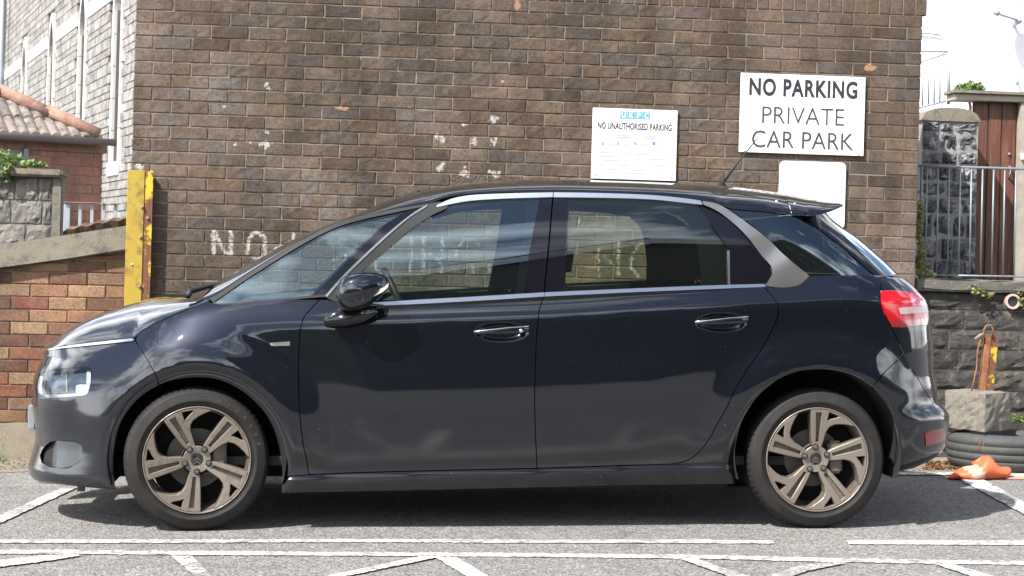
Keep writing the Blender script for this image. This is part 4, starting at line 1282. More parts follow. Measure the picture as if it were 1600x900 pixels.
bm = bmesh.new(); add_box(bm, xa, xb, YD - 0.075, YD + 0.12, on_y(1540, 159, YD).z, on_y(1540, 149, YD).z, 0.005); o = bm_obj('lintel', bm, M['grey_timber'], fr_); o.location = -fb
bm = bmesh.new(); add_box(bm, xa - 0.02, xb, YD - 0.10, YD + 0.15, on_y(1540, 148.8, YD).z, on_y(1540, 143.5, YD).z, 0.004); o = bm_obj('lintel_cap', bm, M['coping'], fr_); o.location = -fb
bm = bmesh.new(); add_box(bm, on_y(1602.5, 300, YD).x, xb, YD - 0.05, YD + 0.1, zdb, on_y(1590, 160, YD).z); o = bm_obj('side_wall', bm, M['render'], fr_); o.location = -fb
bm = bmesh.new(); p = on_y(1597.5, 245, YD - 0.07); add_box(bm, p.x - .012, p.x + .012, YD - 0.085, YD - 0.061, p.z - .022, p.z + .022, 0.004); o = bm_obj('bell_push', bm, M['sign'], fr_); o.location = -fb

# ---- upper stair railing
YU = 5.6
ur = empty('stair_railing', on_y(1460, 165, YU), label='thin pale stair railing above the stone pier at the wall corner', cat='railing')
ub_ = Vector(ur.location)
def utube(name, pts, r_):
    bm = bmesh.new(); add_tube(bm, [on_y(a, c, YU) for a, c in pts], r_, 8); o = bm_obj(name, bm, M['ink_mid'], ur, True); o.location = -ub_
utube('post', [(1483, 80), (1482, 163)], 0.014)
utube('top_rail', [(1420, 79), (1484, 81)], 0.008)
utube('slope_rail', [(1420, 103), (1478, 84)], 0.007)
utube('lower_rail', [(1420, 172), (1478, 158)], 0.008)
for k, px in enumerate((1432, 1442, 1451, 1460, 1469)): utube('bar', [(px, 98 - k * 3), (px - 0.5, 167 - k * 2)], 0.0065)
bm = bmesh.new(); p = on_y(1500, 152, 5.3); 
tube_obj('pipe_end', [on_y(1486, 151.5, 5.3), on_y(1508, 152.5, 5.3)], 0.016, M['white_rail'])
tag(bpy.data.objects['pipe_end'], 'short pale pipe lying on the lintel above the door', 'pipe')

# ---- white rendered house with satellite dish, and a shrub
YH = 8.5
hx0, hx1 = on_y(1330, 100, YH).x, on_y(1900, 100, YH).x
hs = empty('white_house', (on_y(1560, 100, YH).x, YH, gz(4)), label='white rendered house wall at the upper right behind the gate', cat='house')
hb = Vector(hs.location)
bm = bmesh.new(); add_box(bm, hx0, hx1, YH, YH + 6, gz(4) - 0.3, gz(4) + 7.2); o = bm_obj('wall', bm, M['render'], hs); o.location = -hb
bm = bmesh.new(); add_prism(bm, [(hx0 - .3, gz(4) + 7.2), (hx1 + .3, gz(4) + 7.2), ((hx0 + hx1) / 2, gz(4) + 9.6)], YH - 0.2, YH + 6.2); o = bm_obj('roof', bm, M['slate'], hs); o.location = -hb
bm = bmesh.new(); p = on_y(1590, 128, YH - 0.03); add_tube(bm, [p + Vector((0, .05, .02)), p + Vector((-.02, -.05, .02)), p + Vector((-.03, -.06, -.03))], 0.014, 8); o = bm_obj('bracket', bm, M['ink_mid'], hs, True); o.location = -hb
bm = bmesh.new(); add_tube(bm, [on_y(1430, 51, YH - .02), on_y(1444, 52, YH - .02), on_y(1456, 52.5, YH - .02), on_y(1470, 55, YH - .02)], 0.008, 6); o = bm_obj('cable', bm, M['ink_grey'], hs, True); o.location = -hb
dish = empty('satellite_dish', on_y(1589, 9, YH - 0.25), label='grey satellite dish on the white house wall at the top right corner', cat='satellite dish')
dd_ = Vector(dish.location)
bm = bmesh.new(); rings = []
ax = Vector((-0.55, -0.8, 0.25)).normalized(); ua_ = ax.cross(Vector((0, 0, 1))).normalized(); ub2 = ua_.cross(ax)
for j in range(7):
    rr = 0.16 * j / 6 + 0.0001
    rings.append([bm.verts.new((ua_ * math.cos(2 * math.pi * k / 28) * rr + ub2 * math.sin(2 * math.pi * k / 28) * rr * 1.08) + ax * (rr * rr * 1.4)) for k in range(28)])
for a, b2 in zip(rings[:-1], rings[1:]):
    for k in range(28): bm.faces.new((a[k], a[(k + 1) % 28], b2[(k + 1) % 28], b2[k]))
o = bm_obj('reflector', bm, M['dish'], dish, True)
md = o.modifiers.new('thick', 'SOLIDIFY'); md.thickness = 0.006
q0 = on_y(1594, 33, YH - 0.3) - dd_; q1 = on_y(1556, 20, YH - 0.5) - dd_
tube_obj('arm', [q0, q1], 0.012, M['ink_mid'], dish)
tube_obj('receiver', [q1 + Vector((-.02, 0, 0.012)), q1 + Vector((.03, 0, -0.01))], 0.025, M['ink_mid'], dish)
tube_obj('wall_bracket', [q0, Vector((q0.x + .05, 0.25, q0.z))], 0.018, M['ink_mid'], dish)
YB = 6.2
sb_ = on_y(1515, 148, YB)
shrub = empty('green_shrub', sb_, label='small green shrub showing above the door lintel', cat='shrub')
leaves('foliage', [rel(1505, 139, YB, .07, .12, .03, sb_), rel(1518, 136, YB, .07, .12, .04, sb_), rel(1527, 140, YB, .05, .12, .03, sb_)], 420, 0.035, M['leaf'], shrub, 9)
bm = bmesh.new(); add_tube(bm, [(0, 0, -0.5), (0.01, 0, -0.1), (-0.02, 0, 0.03)], 0.012, 6); bm_obj('stem', bm, M['twig'], shrub)
ivb = on_y(1440, 430, YV - 0.1)
ivy = empty('ivy', ivb, label='yellow-green ivy climbing the right end of the brick wall', cat='ivy')
leaves('foliage', [rel(1437 + 2 * math.sin(k), 318 + k * 9.5, 3.05, .02, .06, .035, ivb) for k in range(12)] + [rel(1445, 424, 3.1, .05, .08, .03, ivb), rel(1453, 430, 3.1, .04, .08, .02, ivb), rel(1440, 410, 3.05, .035, .06, .05, ivb)], 620, 0.024, M['ivy'], ivy, 5)
bm = bmesh.new(); add_tube(bm, [on_y(1438, 436, 3.08) - ivb, on_y(1436, 380, 3.06) - ivb, on_y(1438, 320, 3.06) - ivb], 0.004, 6); bm_obj('stem', bm, M['twig'], ivy)
for nm, lab, cents, n_, sz, mt in (('wall_weed', 'dry green weed hanging from the dark coping near the clay pipe', [(1524, 453, YS - .06, .03, .03, .03), (1535, 458, YS - .06, .045, .03, .03), (1545, 462, YS - .05, .03, .03, .02)], 90, 0.022, 'ivy'),
                                   ('coping_weed', 'weed tuft at the right edge beside the clay pipe', [(1598, 462, YS - .06, .03, .03, .04), (1604, 478, YS - .05, .03, .03, .04)], 70, 0.024, 'ivy'),
                                   ('green_weed', 'bright green weed growing beside the concrete block', [(1590, 654, YS - .12, .04, .05, .02), (1600, 658, YS - .12, .05, .05, .025)], 150, 0.022, 'weed'),
                                   ('ground_weed', 'small green weed at the foot of the low brick wall', [(3, 722, 2.8, .03, .05, .018), (-8, 724, 2.8, .05, .05, .02)], 90, 0.02, 'weed')):
    bp = on_y(cents[0][0], cents[0][1] + 4, cents[0][2])
    w_ = empty(nm, bp, label=lab, cat='weed')
    leaves('foliage', [rel(a, c, Y, rx, ry, rz, bp) for a, c, Y, rx, ry, rz in cents], n_, sz, M[mt], w_, n_)

# ---- dirt, gravel and dead leaves along the foot of the walls
def litter(name, poly_px, n, size, mat, label, seed, lift=0.006):
    rg_ = random.Random(seed); vs_, fs_ = [], []
    w = [on_ground(a, c) for a, c in poly_px]
    xs_, ys_ = [p.x for p in w], [p.y for p in w]
    pol = [(p.x, p.y) for p in w]; k = 0
    while k < n:
        x, y = rg_.uniform(min(xs_), max(xs_)), rg_.uniform(min(ys_), max(ys_))
        if not in_poly(np.array([(x, y)]), pol)[0]: continue
        k += 1
        s = size * rg_.uniform(0.4, 1.4); q = Euler((rg_.uniform(-.7, .7), rg_.uniform(-.7, .7), rg_.uniform(0, 6.3))).to_matrix()
        o0 = len(vs_)
        for l in ((s, 0, 0), (0, s * .6, .3 * s), (-s, 0, 0), (0, -s * .6, .2 * s), (0, 0, -.5 * s)):
            v = q @ Vector(l); vs_.append((x + v.x, y + v.y, gz(x) + lift + s * 0.4 + v.z))
        fs_ += [(o0, o0 + 1, o0 + 2), (o0, o0 + 2, o0 + 3), (o0, o0 + 4, o0 + 1), (o0 + 2, o0 + 1, o0 + 4), (o0 + 3, o0 + 2, o0 + 4), (o0, o0 + 3, o0 + 4)]
    o = mesh_obj(name, vs_, fs_, mat); tag(o, label, 'litter', kind='stuff')
    return o
ground_poly('dirt_strip', [(1380, 737), (1660, 739), (1660, 715), (1380, 712)], M['dirt'], 0.0025, 0.0)
ground_poly('dirt_patch', [(-60, 740), (60, 736), (75, 722), (60, 706), (-60, 704)], M['dirt'], 0.0025, 1.5)
litter('leaf_litter', [(1440, 736), (1500, 735), (1510, 724), (1450, 724)], 380, 0.012, M['dead_leaf'], 'brown dead leaves at the foot of the retaining wall behind the bumper', 31)
litter('gravel', [(1390, 738), (1660, 738), (1660, 728), (1390, 726)], 420, 0.007, M['concrete'], 'loose gravel along the edge of the tarmac at right', 32)
litter('grit', [(-40, 738), (58, 734), (66, 718), (-40, 712)], 420, 0.007, M['concrete'], 'loose grit at the foot of the low brick wall at left', 33)

# ---- old tyre, concrete block, steel stub, crushed cone
YT = 2.42
tc_ = on_y(1566, 730, YT); tz = gz(tc_.x)
bm = bmesh.new()
prof = [(0.20, 0.0), (0.24, 0.0), (0.285, 0.006), (0.305, 0.025), (0.318, 0.045), (0.321, 0.062), (0.312, 0.066), (0.322, 0.07), (0.325, 0.105), (0.315, 0.109), (0.325, 0.113), (0.322, 0.15), (0.312, 0.154), (0.321, 0.158), (0.312, 0.185), (0.295, 0.205), (0.25, 0.215), (0.20, 0.21), (0.19, 0.17), (0.19, 0.04)]
rings = []
for i in range(96):
    a = 2 * math.pi * i / 96
    rings.append([bm.verts.new((r_ * math.cos(a), r_ * math.sin(a), z_)) for r_, z_ in prof])
for i in range(96):
    A, B = rings[i], rings[(i + 1) % 96]
    for k in range(len(prof)): bm.faces.new((A[k], A[(k + 1) % len(prof)], B[(k + 1) % len(prof)], B[k]))
o = bm_obj('old_tyre', bm, M['old_tyre'], None, True, loc=(tc_.x, YT, tz)); tag(o, 'worn old tyre lying flat under the concrete block', 'tyre')
cbp = on_y(1534, 672, YT - 0.1)
bm = bmesh.new(); hw_, hd_, hh_ = 0.125, 0.15, on_y(1534, 612, YT - 0.1).z - cbp.z
add_box(bm, -hw_, hw_, -hd_, hd_, 0, hh_)
bmesh.ops.subdivide_edges(bm, edges=list(bm.edges), cuts=7, use_grid_fill=True)
for v in bm.verts:
    c_ = Vector((v.co.x * (1 - 0.06 * v.co.z / hh_), v.co.y, v.co.z))
    e = sum(1 for q, m_ in ((abs(v.co.x), hw_), (abs(v.co.y), hd_), (abs(v.co.z - hh_ / 2), hh_ / 2)) if q > m_ * 0.98)
    v.co = c_ * (1.0 if e < 2 else 1.0) + Vector((random.uniform(-.005, .005), random.uniform(-.005, .005), random.uniform(-.004, .004)))
    if e >= 2: v.co = Vector((v.co.x * 0.97, v.co.y * 0.97, hh_ / 2 + (v.co.z - hh_ / 2) * 0.97))
blk = bm_obj('concrete_block', bm, M['concrete'], None, False, loc=(cbp.x, YT - 0.02, cbp.z)); blk.rotation_euler = (0, R(-1.5), R(33))
tag(blk, 'rough concrete block resting on the old tyre', 'block')
stub = empty('steel_stub', (0, 0, 0), label='rusty steel stub with yellow paint and wire loop on the concrete block', cat='post')
sbp = on_y(1541, 613, YT - 0.02); stub.location = sbp
ht = on_y(1543, 523, YT - 0.02).z - sbp.z
bm = bmesh.new(); x0_, x1_ = on_y(1530, 570, YT).x - sbp.x, on_y(1539.5, 570, YT).x - sbp.x
add_box(bm, x0_, x1_, -0.01, 0.03, -0.02, ht, 0.002); bm_obj('rusty_leg', bm, M['rust'], stub)
bm = bmesh.new(); add_box(bm, x1_ + 0.001, on_y(1551, 570, YT).x - sbp.x, -0.004, 0.002, -0.02, ht - 0.005, 0.001); bm_obj('yellow_leg', bm, M['yellow_rust'], stub)
for v in stub.children:
    v.rotation_euler = (0, R(4), 0)
lp = [on_y(a, c, YT - 0.03) - sbp for a, c in ((1538, 535), (1537, 516), (1541, 509), (1547, 508), (1551, 513), (1552, 530))]
tube_obj('wire_loop', lp, 0.006, M['rust'], stub)
lp = [on_y(a, c, YT - 0.04) - sbp for a, c in ((1534, 524), (1528, 545), (1526, 575), (1521, 598), (1518, 611))]
tube_obj('hanging_chain', lp, 0.005, M['rust'], stub)
lp = [on_y(a, c, YT - 0.04) - sbp for a, c in ((1523, 530), (1531, 525), (1537, 521))]
tube_obj('wire_knot', lp, [0.008, 0.012, 0.006], M['coping'], stub)

cone_c = on_y(1528, 746, 1.92)
cone_z = gz(cone_c.x)
cone = empty('crushed_cone', (cone_c.x, 1.92, cone_z), label='crushed orange traffic cone lying beside the white bay line', cat='traffic cone')
secs = []
L0, L1 = on_y(1481, 740, 1.92).x - cone_c.x, on_y(1573, 740, 1.92).x - cone_c.x
ncs = 22
for i in range(ncs + 1):
    t = i / ncs
    x = L0 + (L1 - L0) * t
    half_y = (0.02 + 0.085 * math.sin(min(1, t * 2.2) * math.pi * 0.5)) * (1 - 0.35 * max(0, t - 0.55) / 0.45)
    hgt = 0.012 + 0.052 * math.sin(min(1, t * 3.0) * math.pi / 2) + 0.062 * math.exp(-((t - 0.62) / 0.13)**2)
    secs.append((x, half_y, hgt, t))
cvv, cff, cmi = [], [], []
nk = 24
for (x, hy, hg, t) in secs:
    for k in range(nk):
        a = 2 * math.pi * k / nk
        fold = 1 + 0.10 * math.sin(3 * a + t * 7) * math.sin(math.pi * t)
        zz = max(0.003, hg * 0.5 + hg * 0.5 * math.sin(a) * fold)
        cvv.append((x + 0.02 * math.sin(a) * t - 0.015 * math.cos(a) * (1 - t), -hy * math.cos(a) * fold + 0.05 * t - 0.03, zz))
for i in range(ncs):
    for k in range(nk):
        cff.append((i * nk + k, i * nk + (k + 1) % nk, (i + 1) * nk + (k + 1) % nk, (i + 1) * nk + k))
        cmi.append(1 if 0.30 < (i + 0.5 + 1.8 * math.sin(2 * math.pi * k / nk)) / ncs < 0.52 else 0)
cff.append(tuple(range(nk))[::-1]); cmi.append(0)
me = bpy.data.meshes.new('cone_body'); me.from_pydata(cvv, [], cff); me.materials.append(M['orange']); me.materials.append(M['orange_pale'])
me.polygons.foreach_set('material_index', cmi); me.polygons.foreach_set('use_smooth', [True] * len(me.polygons)); me.update()
o = link(bpy.data.objects.new('cone_body', me), cone)
md = o.modifiers.new('thick', 'SOLIDIFY'); md.thickness = 0.004
tip = on_y(1538, 712, 1.95) - Vector(cone.location)
bm = bmesh.new(); add_tube(bm, [tip + Vector((-.05, 0, -.06)), tip + Vector((-.015, 0, -.02)), tip], [0.03, 0.014, 0.004], 8); bm_obj('folded_tip', bm, M['orange'], cone, True)
bq = on_y(1585, 741, 1.95) - Vector(cone.location)
bm = bmesh.new(); add_box(bm, L1 - 0.02, bq.x + 0.06, -0.05, 0.06, 0.004, 0.016, 0.004); bm_obj('foot_flap', bm, M['orange_pale'], cone)
bm = bmesh.new(); wq = [on_y(a, c, 1.98) - Vector(cone.location) for a, c in ((1538, 713), (1537, 700), (1534, 685), (1531, 690), (1529, 706))]
add_tube(bm, wq, 0.003, 6); bm_obj('wire', bm, M['rust'], cone, True)

# ---- the house across the street, mirrored in the car windows
oh = empty('gabled_house', (3.0, -14, gz(3.0)), label='tall house with white bargeboards mirrored in the car windows', cat='house')
prof_h = [(-4.2, -0.3), (9.0, -0.3), (9.0, 9.3), (-0.2, 10.0), (-4.2, 7.3)]
HD_ = Vector((0, 0, -1.6))
bm = bmesh.new(); add_prism(bm, prof_h, -8, 0); bm_obj('wall', bm, M['coping_dark'], oh)
bm = bmesh.new(); add_prism(bm, [(-4.5, 8.75), (-0.2, 11.62), (-0.2, 11.85), (-4.5, 8.98)], -8.2, 0.2); bm_obj('roof', bm, M['slate'], oh).location = HD_
bm = bmesh.new(); add_prism(bm, [(-4.5, 8.35), (-0.2, 11.2), (-0.2, 11.7), (-4.5, 8.85)], 0.21, 0.27); bm_obj('bargeboard', bm, M['render'], oh).location = HD_
bm = bmesh.new(); add_prism(bm, [(-0.19, 11.25), (9.2, 10.5), (9.2, 10.95), (-0.19, 11.7)], 0.21, 0.27); bm_obj('fascia', bm, M['render'], oh).location = HD_
for (wx, wz) in ((-1.0, 5.0), (3.2, 5.0), (6.6, 5.0)):
    bm = bmesh.new(); add_box(bm, wx - .5, wx + .5, 0.0, 0.05, wz, wz + 1.1); bm_obj('window', bm, M['lead_glass'], oh)
# ================================================================== the parked car
# ---- materials
def paint_mat():
    m, nt, b = new_mat('black_paint')
    pos = N(nt, 'ShaderNodeTexCoord').outputs['Object']
    flake = noise(nt, 900, 2, 0.6, vec=pos)
    base = mixc(nt, flake.outputs[0], (0.002, 0.0032, 0.007), (0.0055, 0.0085, 0.0168))
    sp = N(nt, 'ShaderNodeSeparateXYZ'); nt.links.new(pos, sp.inputs[0])
    low = N(nt, 'ShaderNodeMapRange'); low.inputs[1].default_value = 0.95; low.inputs[2].default_value = 0.2
    low.inputs[3].default_value = 0.05; low.inputs[4].default_value = 1.0
    nt.links.new(sp.outputs[2], low.inputs[0])
    mp = N(nt, 'ShaderNodeMapping'); nt.links.new(pos, mp.inputs[0]); mp.inputs['Scale'].default_value = (1.0, 1.0, 2.6)
    d1 = noise(nt, 3.2, 6, 0.65, vec=mp.outputs[0]); d2 = noise(nt, 240, 3, 0.7, vec=pos)
    dust = mathn(nt, 'MULTIPLY', mathn(nt, 'MULTIPLY', low.outputs[0], ramp(nt, d1.outputs[0], [(0.25, 0.35), (0.75, 1)]).outputs[0]), ramp(nt, d2.outputs[0], [(0.3, 0.4), (0.7, 1)]).outputs[0])
    dust = mathn(nt, 'MULTIPLY', dust, 0.04)
    v = N(nt, 'ShaderNodeTexVoronoi'); v.inputs['Scale'].default_value = 34; nt.links.new(pos, v.inputs['Vector'])
    vs_ = N(nt, 'ShaderNodeSeparateColor'); nt.links.new(v.outputs['Color'], vs_.inputs[0])
    spot = mathn(nt, 'MULTIPLY', mathn(nt, 'LESS_THAN', v.outputs['Distance'], 0.07), mathn(nt, 'GREATER_THAN', vs_.outputs[0], 0.9))
    spot = mathn(nt, 'MULTIPLY', spot, mathn(nt, 'ADD', mathn(nt, 'MULTIPLY', low.outputs[0], 0.35), 0.12))
    c = mixc(nt, dust, base, (0.2, 0.19, 0.18))
    c = mixc(nt, spot, c, (0.5, 0.47, 0.42))
    nt.links.new(c, b.inputs['Base Color'])
    nt.links.new(mathn(nt, 'ADD', 0.42, mathn(nt, 'MULTIPLY', dust, 1.6)), b.inputs['Roughness'])
    b.inputs['Specular IOR Level'].default_value = 0.0
    b.inputs['Coat Weight'].default_value = 1.0
    nt.links.new(mathn(nt, 'ADD', 0.012, mathn(nt, 'MULTIPLY', mathn(nt, 'POWER', low.outputs[0], 1.5), 0.2)), b.inputs['Coat Roughness'])
    b.inputs['Coat IOR'].default_value = 1.63
    nt.links.new(mathn(nt, 'SUBTRACT', 0.75, mathn(nt, 'MULTIPLY', dust, 9.0), clamp=True), b.inputs['Metallic'])
    return m
M['paint'] = paint_mat()
def glass_mat(name, tint, refl=1.0, tone=(0.95, 0.98, 1.0)):
    m, nt, b = new_mat(name)
    nt.nodes.remove(b)
    tr = N(nt, 'ShaderNodeBsdfTransparent'); tr.inputs[0].default_value = (*tint, 1)
    gl = N(nt, 'ShaderNodeBsdfGlossy'); gl.inputs['Roughness'].default_value = 0.0
    gl.inputs[0].default_value = (*tone, 1)
    fr = N(nt, 'ShaderNodeFresnel'); fr.inputs[0].default_value = 1.52
    f = mathn(nt, 'MULTIPLY', fr.outputs[0], 1.9 * refl, clamp=True)
    mx = N(nt, 'ShaderNodeMixShader')
    nt.links.new(f, mx.inputs[0]); nt.links.new(tr.outputs[0], mx.inputs[1]); nt.links.new(gl.outputs[0], mx.inputs[2])
    nt.links.new(mx.outputs[0], nt.nodes['Material Output'].inputs[0])
    return m
M['glass'] = glass_mat('tinted_glass', (0.72, 0.82, 0.76), 1.5, (0.66, 0.86, 1.0))
M['glass_rear'] = glass_mat('green_glass', (0.72, 0.81, 0.70), 1.0, (0.85, 0.97, 1.0))
M['glass_dark'] = glass_mat('privacy_glass', (0.34, 0.42, 0.42), 1.6, (0.75, 0.9, 1.0))
M['lens'] = glass_mat('clear_lens', (0.93, 0.95, 0.97), 0.45)
def glossy(name, col, rough, metal=0.0, coat=0.0):
    m, nt, b = new_mat(name)
    n = noise(nt, 120, 3, 0.6)
    nt.links.new(mixc(nt, n.outputs[0], tuple(x * 0.85 for x in col), tuple(min(1, x * 1.1) for x in col)), b.inputs['Base Color'])
    b.inputs['Roughness'].default_value = rough; b.inputs['Metallic'].default_value = metal; b.inputs['Coat Weight'].default_value = coat
    return m
M['chrome'] = glossy('satin_chrome', (0.74, 0.75, 0.76), 0.2, 1.0)
M['silver'] = glossy('silver_lacquer', (0.32, 0.315, 0.315), 0.24, 0.85, 0.5)
M['gloss_black'] = glossy('gloss_black', (0.004, 0.004, 0.008), 0.04, 0.0, 0.0)
M['rubber'] = glossy('black_rubber', (0.012, 0.012, 0.013), 0.6)
M['plastic'] = glossy('grey_plastic', (0.012, 0.0125, 0.014), 0.45)
M['fog_grey'] = glossy('fog_grey', (0.045, 0.053, 0.06), 0.38)
M['void'] = glossy('underbody_black', (0.006, 0.006, 0.006), 0.9)
M['cabin'] = simple_mat('cabin_trim', (0.03, 0.031, 0.033), 0.8, var=0.2)
M['cloth'] = simple_mat('seat_cloth', (0.055, 0.05, 0.047), 0.9, var=0.25, nscale=200)
M['headliner'] = simple_mat('headliner', (0.3, 0.3, 0.29), 0.9, var=0.05)
M['tail_red'] = glossy('red_lens', (0.36, 0.004, 0.008), 0.1, 0.0, 0.15)
M['tail_dark'] = glossy('deep_red_lens', (0.22, 0.01, 0.014), 0.12, 0.0, 1.0)
M['tail_white'] = glossy('clear_bar', (0.42, 0.27, 0.28), 0.2, 0.0, 0.0)
M['indicator'] = glossy('indicator_lens', (0.6, 0.58, 0.55), 0.15, 0.0, 0.6)
M['lamp_silver'] = glossy('lamp_reflector', (0.72, 0.74, 0.77), 0.14, 0.9)
M['lamp_white'] = glossy('lamp_white', (0.5, 0.52, 0.55), 0.25, 0.5)
M['lamp_inner'] = glossy('lamp_inner', (0.06, 0.08, 0.105), 0.06, 0.3, 1.0)
m, nt, b = new_mat('tyre_rubber'); tcp = N(nt, 'ShaderNodeTexCoord').outputs['Object']
n1 = noise(nt, 9, 6, 0.65, vec=tcp); n2 = noise(nt, 300, 3, 0.7, vec=tcp)
nt.links.new(mixc(nt, ramp(nt, n1.outputs[0], [(0.35, 0), (0.7, 1)]).outputs[0], (0.0085, 0.008, 0.008), (0.02, 0.0185, 0.0175)), b.inputs['Base Color'])
b.inputs['Roughness'].default_value = 0.72; b.inputs['Specular IOR Level'].default_value = 0.35; bump(nt, b, n2.outputs[0], 0.2, 0.002); M['tyre'] = m
def rim_mat(name, dirt_lo, dirt_hi, dirtcol):
    m, nt, b = new_mat(name); tcp = N(nt, 'ShaderNodeTexCoord').outputs['Object']
    n1 = noise(nt, 24, 7, 0.7, vec=tcp); n2 = noise(nt, 220, 3, 0.7, vec=tcp)
    k = ramp(nt, n1.outputs[0], [(dirt_lo, 0), (dirt_hi, 1)])
    c = mixc(nt, k.outputs[0], (0.24, 0.207, 0.175), dirtcol)
    c = mixc(nt, 0.35, c, ramp(nt, n2.outputs[0], [(0.3, 0.5), (0.7, 1)]).outputs[0], 'MULTIPLY')
    nt.links.new(c, b.inputs['Base Color'])
    nt.links.new(mathn(nt, 'ADD', 0.34, mathn(nt, 'MULTIPLY', k.outputs[0], 0.3)), b.inputs['Roughness'])
    nt.links.new(mathn(nt, 'SUBTRACT', 0.45, mathn(nt, 'MULTIPLY', k.outputs[0], 0.35)), b.inputs['Metallic'])
    return m
M['rim_front'] = rim_mat('corroded_alloy', 0.48, 0.6, (0.13, 0.105, 0.085))
M['rim_rear'] = rim_mat('dusty_alloy', 0.62, 0.78, (0.3, 0.26, 0.22))
M['rim_dark'] = simple_mat('dark_bronze', (0.125, 0.105, 0.088), 0.5, 0.3, var=0.5, nscale=40)  # rim bronze in a darker tone, for grooves, spoke sides and barrel
M['brake'] = simple_mat('brake_disc', (0.11, 0.105, 0.1), 0.5, 0.5, var=0.25, nscale=30)
M['letter_rubber'] = simple_mat('raised_lettering', (0.045, 0.043, 0.042), 0.7)
M['lime_spot'] = simple_mat('bird_lime', (0.8, 0.8, 0.78), 0.7)
M['plate'] = simple_mat('number_plate', (0.2, 0.23, 0.26), 0.4)

# ---- body surface: depth d (towards the far side) of the near flank as a function of x and z
HALF = 0.905
def lx(px, py, d): p = on_y_local(px, py, d); return p.x, p.z
def curve_xz(pts, d):
    q = sorted(lx(a, c, d) for a, c in pts)
    return pchip([p[0] for p in q], [p[1] for p in q])
z_shoulder = curve_xz([(40, 648), (120, 626), (190, 596), (250, 560), (310, 537), (400, 519), (470, 512), (640, 507), (850, 500), (1000, 491), (1200, 481), (1370, 474), (1480, 470)], 0.02)
z_belt = curve_xz([(250, 482), (330, 474), (420, 469), (510, 461), (600, 471), (720, 466), (850, 458), (1020, 450), (1195, 445), (1264, 431), (1363, 429), (1480, 429)], 0.05)
WF = on_y_local(308, 727, 0.03); WR = on_y_local(1277.5, 717, 0.03)
WHEELS = [(WF.x, 0.315), (WR.x, 0.315)]
def se(s, L, p):
    q = np.clip((L - s) / L, 0.0, 1.0)
    return np.power(np.clip(1 - np.power(q, p), 0, 1), 1.0 / p)
def se_inv(q, L, p):
    return L * (1 - np.power(np.clip(1 - np.power(np.clip(q, 0, 1), p), 0, 1), 1.0 / p))
LF_, PF_ = 0.95, 2.45
LR_, PR_ = 0.52, 2.9
low_tab = pchip([-1.0, -0.80, -0.72, -0.64, -0.58, -0.52, -0.47, -0.435, -0.405, -0.37, -0.30, -0.2, -0.1, 0.0],
                [0.16, 0.09, 0.052, 0.029, 0.0175, 0.0085, 0.0025, -0.001, -0.0045, -0.0075, -0.0082, -0.0035, 0.003, 0.012])
low_plain = pchip([-1.0, -0.80, -0.72, -0.5, -0.3, -0.15, 0.0], [0.17, 0.085, 0.052, 0.016, -0.001, 0.004, 0.012])
def sstep(x, a, c):
    t = np.clip((x - a) / (c - a), 0, 1); return t * t * (3 - 2 * t)
def d_side(x, z):
    x = np.asarray(x, float); z = np.asarray(z, float)
    u = z - z_shoulder(x)
    Rr = 0.235 + 0.09 * sstep(x, -1.3, -0.6)
    uu = np.clip(u, 0, 0.86 * Rr)
    up = 0.012 + Rr * (1 - np.sqrt(1 - (uu / Rr)**2)) + np.clip(u - 0.86 * Rr, 0, None) * 1.69
    door = sstep(x, -1.15, -0.55) * (1 - sstep(x, 0.75, 1.15))
    lo = low_tab(u) * door + low_plain(u) * (1 - door)
    d = np.where(u > 0, up, lo) + (0.10 + 0.20 * sstep(x, -1.5, -0.9)) * (np.sqrt(u * u + 0.008**2) + u - 0.008) / 2
    for i, (xw, zw) in enumerate(WHEELS):
        r = np.hypot(x - xw, z - zw)
        A = 0.034 if i == 0 else 0.026
        hi = sstep(z, zw - 0.15, zw + 0.15)
        d = d + 0.012 * (1 - sstep(r, 0.55, 0.85)) - A * (1 - sstep(r, 0.43, 0.62)) * (0.35 + 0.65 * hi)
        d = d + 0.020 * np.clip((0.435 - r) / 0.055, 0, 1.6)**2
    return d
def d_house(x, z):               # the glasshouse above the belt
    x = np.asarray(x, float); z = np.asarray(z, float)
    u = np.clip(z - z_belt(x), -0.1, 0.7)
    d = 0.066 + 0.17 * u + 0.26 * np.clip(u, 0, None)**2
    d = d + 0.16 * np.clip((-0.55 - x) / 1.0, 0, None)**2 + 0.07 * np.clip((x - 0.8) / 1.0, 0, None)**2
    return d
# nose and tail outlines solved so that the rounded plan shape touches the photograph's silhouette
dd = np.linspace(0.0, HALF, 240)
def solve_end(pts, front):
    zz, xx = [], []
    for px, py in pts:
        o = CAM_L; v = to_local(ray_dir(px, py))
        t = (dd - o.y) / v.y
        xr = o.x + v.x * t; zr = o.z + v.z * t
        dsd = 0.02 if front or py > 440 else float(np.interp(py, [331, 431, 440], [0.215, 0.085, 0.04]))
        q = (HALF - dd) / (HALF - dsd)
        if front:
            cand = xr - se_inv(q, LF_, PF_); k = int(np.argmax(cand))
        else:
            cand = np.where(q <= 1, xr + se_inv(q, LR_, PR_), 99.0); k = int(np.argmin(cand))
        zz.append(float(zr[k])); xx.append(float(cand[k]))
    o = np.argsort(zz)
    zz = np.array(zz)[o]; xx = np.array(xx)[o]
    keep = [0]
    for i in range(1, len(zz)):
        if zz[i] - zz[keep[-1]] > 0.004: keep.append(i)
    return pchip(zz[keep], xx[keep]), zz[keep[0]], zz[keep[-1]]
x_nose, ZN0, ZN1 = solve_end([(66, 556), (58, 574), (52, 592), (49.5, 610), (49.5, 630), (52, 650), (54.5, 668), (55, 684), (52, 700), (48, 714), (44.5, 727), (46, 738), (58, 748), (80, 754)], True)
